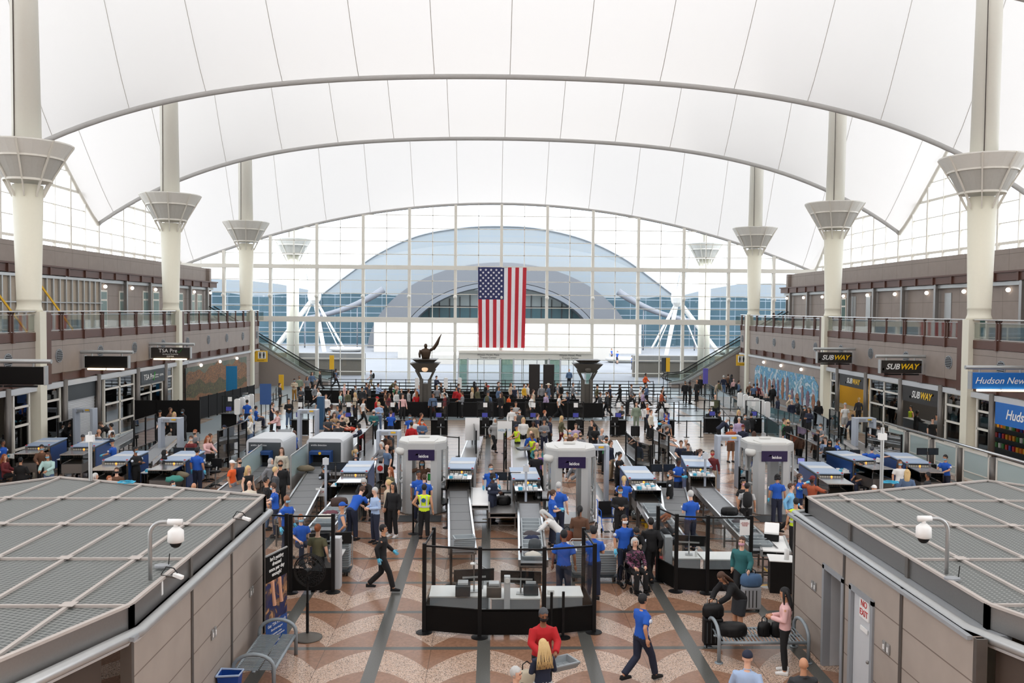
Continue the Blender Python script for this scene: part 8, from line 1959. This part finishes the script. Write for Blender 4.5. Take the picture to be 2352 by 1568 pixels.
for (sp_, wh), lc in zip(bal, ((24.9, 63.5, 5.95), (24.7, 75.5, 5.95))): person(sp_, wh).location = lc
wc_ = person('6 1162 432 sit 14 shirt:floral pants:black bob:silver l', 'in the wheelchair'); wc_.location = WC+V((0, .08, 0)); wc_.rotation_euler.z = R(14)
# keep bodies apart: slide along the line of sight
for it in range(12):
    for i in range(len(PEOPLE)):
        for j in range(i):
            A, B_ = PEOPLE[i][0].location, PEOPLE[j][0].location
            if abs(A.z-B_.z) > 1: continue
            d = hypot(A.x-B_.x, A.y-B_.y)
            if d < .5:
                far_, near_ = (A, B_) if A.y > B_.y else (B_, A); k = (.52-d)*.5; v = Vector((far_.x, far_.y, 0)).normalized()
                far_ += v*k; near_ -= Vector((near_.x, near_.y, 0)).normalized()*k
for (r_, p, s, a, t_, wh, px, ex) in BPQ: backpack(r_, p, s, a, r_.location, t_, wh, px, ex)
# unique labels
def uniq(L):
    from collections import defaultdict
    d = defaultdict(list)
    for e in L: d[e[1]+', '+e[2] if not e[2].startswith(('in ', 'at ', 'on ')) else e[1]+' '+e[2]].append(e)
    for k, v in d.items():
        v.sort(key=lambda e: e[3])
        for i, e in enumerate(v):
            e[0]['label'] = k.replace('  ', ' ') if len(v) == 1 else (k+', %s from left' % ordn(i) if len(k.split()) < 13 else k+', '+ordn(i))
uniq(PEOPLE); uniq(BP)
for e in PEOPLE: e[0]['group'] = 'people in the hall'
# things held and decorations on people
tray(PEOPLE[[i for i, e in enumerate(PEOPLE) if 'holding a tray' in e[2]][0]][0].location+V((.30, -.50, .93)), .5, 'grey empty tray held by the man in the red jacket', None)
ph = [e for e in PEOPLE if 'carrying a tray' in e[2]][0][0]; tray(ph.location+V((-.45, -.28, 1.05)), .5, 'grey tray carried by the hi-vis worker behind the middle scanner', None)
rm_ = [e for e in PEOPLE if 'holding a tray' in e[2]][0][0]
bag(rm_.location+V((-.3, -.35, .42)), .38, .16, .4, mat('canvas_bag', (206, 196, 174), .85), 'cream canvas tote held by the man in the red jacket', name='tote_bag')
fc = [e for e in PEOPLE if 'long coat' in e[1] and 'brown' in e[1]][0][0]; bag(fc.location+V((.0, .0, 0))+V((-.05, -.25, .95)), .36, .12, .28, mat('bag_blue', (40, 90, 150), .6), 'blue leather shoulder bag of the person in the brown fur coat')
wb = [e for e in PEOPLE if 'tray-filled centre lane' in e[2]][0][0]; bag(wb.location+V((.25, -.3, .72)), .34, .14, .3, mat('bag_tan', (126, 66, 44), .6), 'brown leather shoulder bag of the person bending over the trays')
# reflective bands on hi-vis vests
def vest_bands(o):
    mb = MB(); mb.lathe([(.197, 0), (.2, .06)], (0, 0, 1.03), n=20, sy=.72); 
    for s in (-1, 1): mb.bar((s*.1, .135, 1.05), (s*.1, .11, 1.40), .045, .01); mb.bar((s*.1, -.135, 1.05), (s*.1, -.11, 1.40), .045, .01)
    mb.build('reflective_band', M['lightgrey'], o)
    b = MB(); b.cyl((0, .14, 1.27), (0, .155, 1.27), .07, n=16); b.build('round_badge', mat('badge_blue', (40, 80, 130), .5), o)
for e in PEOPLE:
    if 'high-visibility' in e[1] and e[2] in ('before the leftmost body scanner', 'beside the right kiosk corner'): vest_bands(e[0])
# stars on the pink sweater
pk_ = [e for e in PEOPLE if 'in front of the right bench' in e[2]][0][0]; mb = MB()
for (x, z) in ((-.08, 1.3), (.06, 1.22), (.1, 1.35), (-.03, 1.12), (.09, 1.06)):
    pts = []
    for k in range(10): rr_ = .025 if k % 2 == 0 else .01; pts.append((x+rr_*cos(pi/2+k*pi/5), z+rr_*sin(pi/2+k*pi/5)))
    mb.prismy(pts, .125, .135)
mb.build('star_print', M['black'], pk_)
for o in list(C.objects):
    if o.parent is None and 'label' in o:
        l = o['label']
        while len(l.split()) > 16 and ' the ' in l: l = l.replace(' the ', ' ', 1)
        o['label'] = l
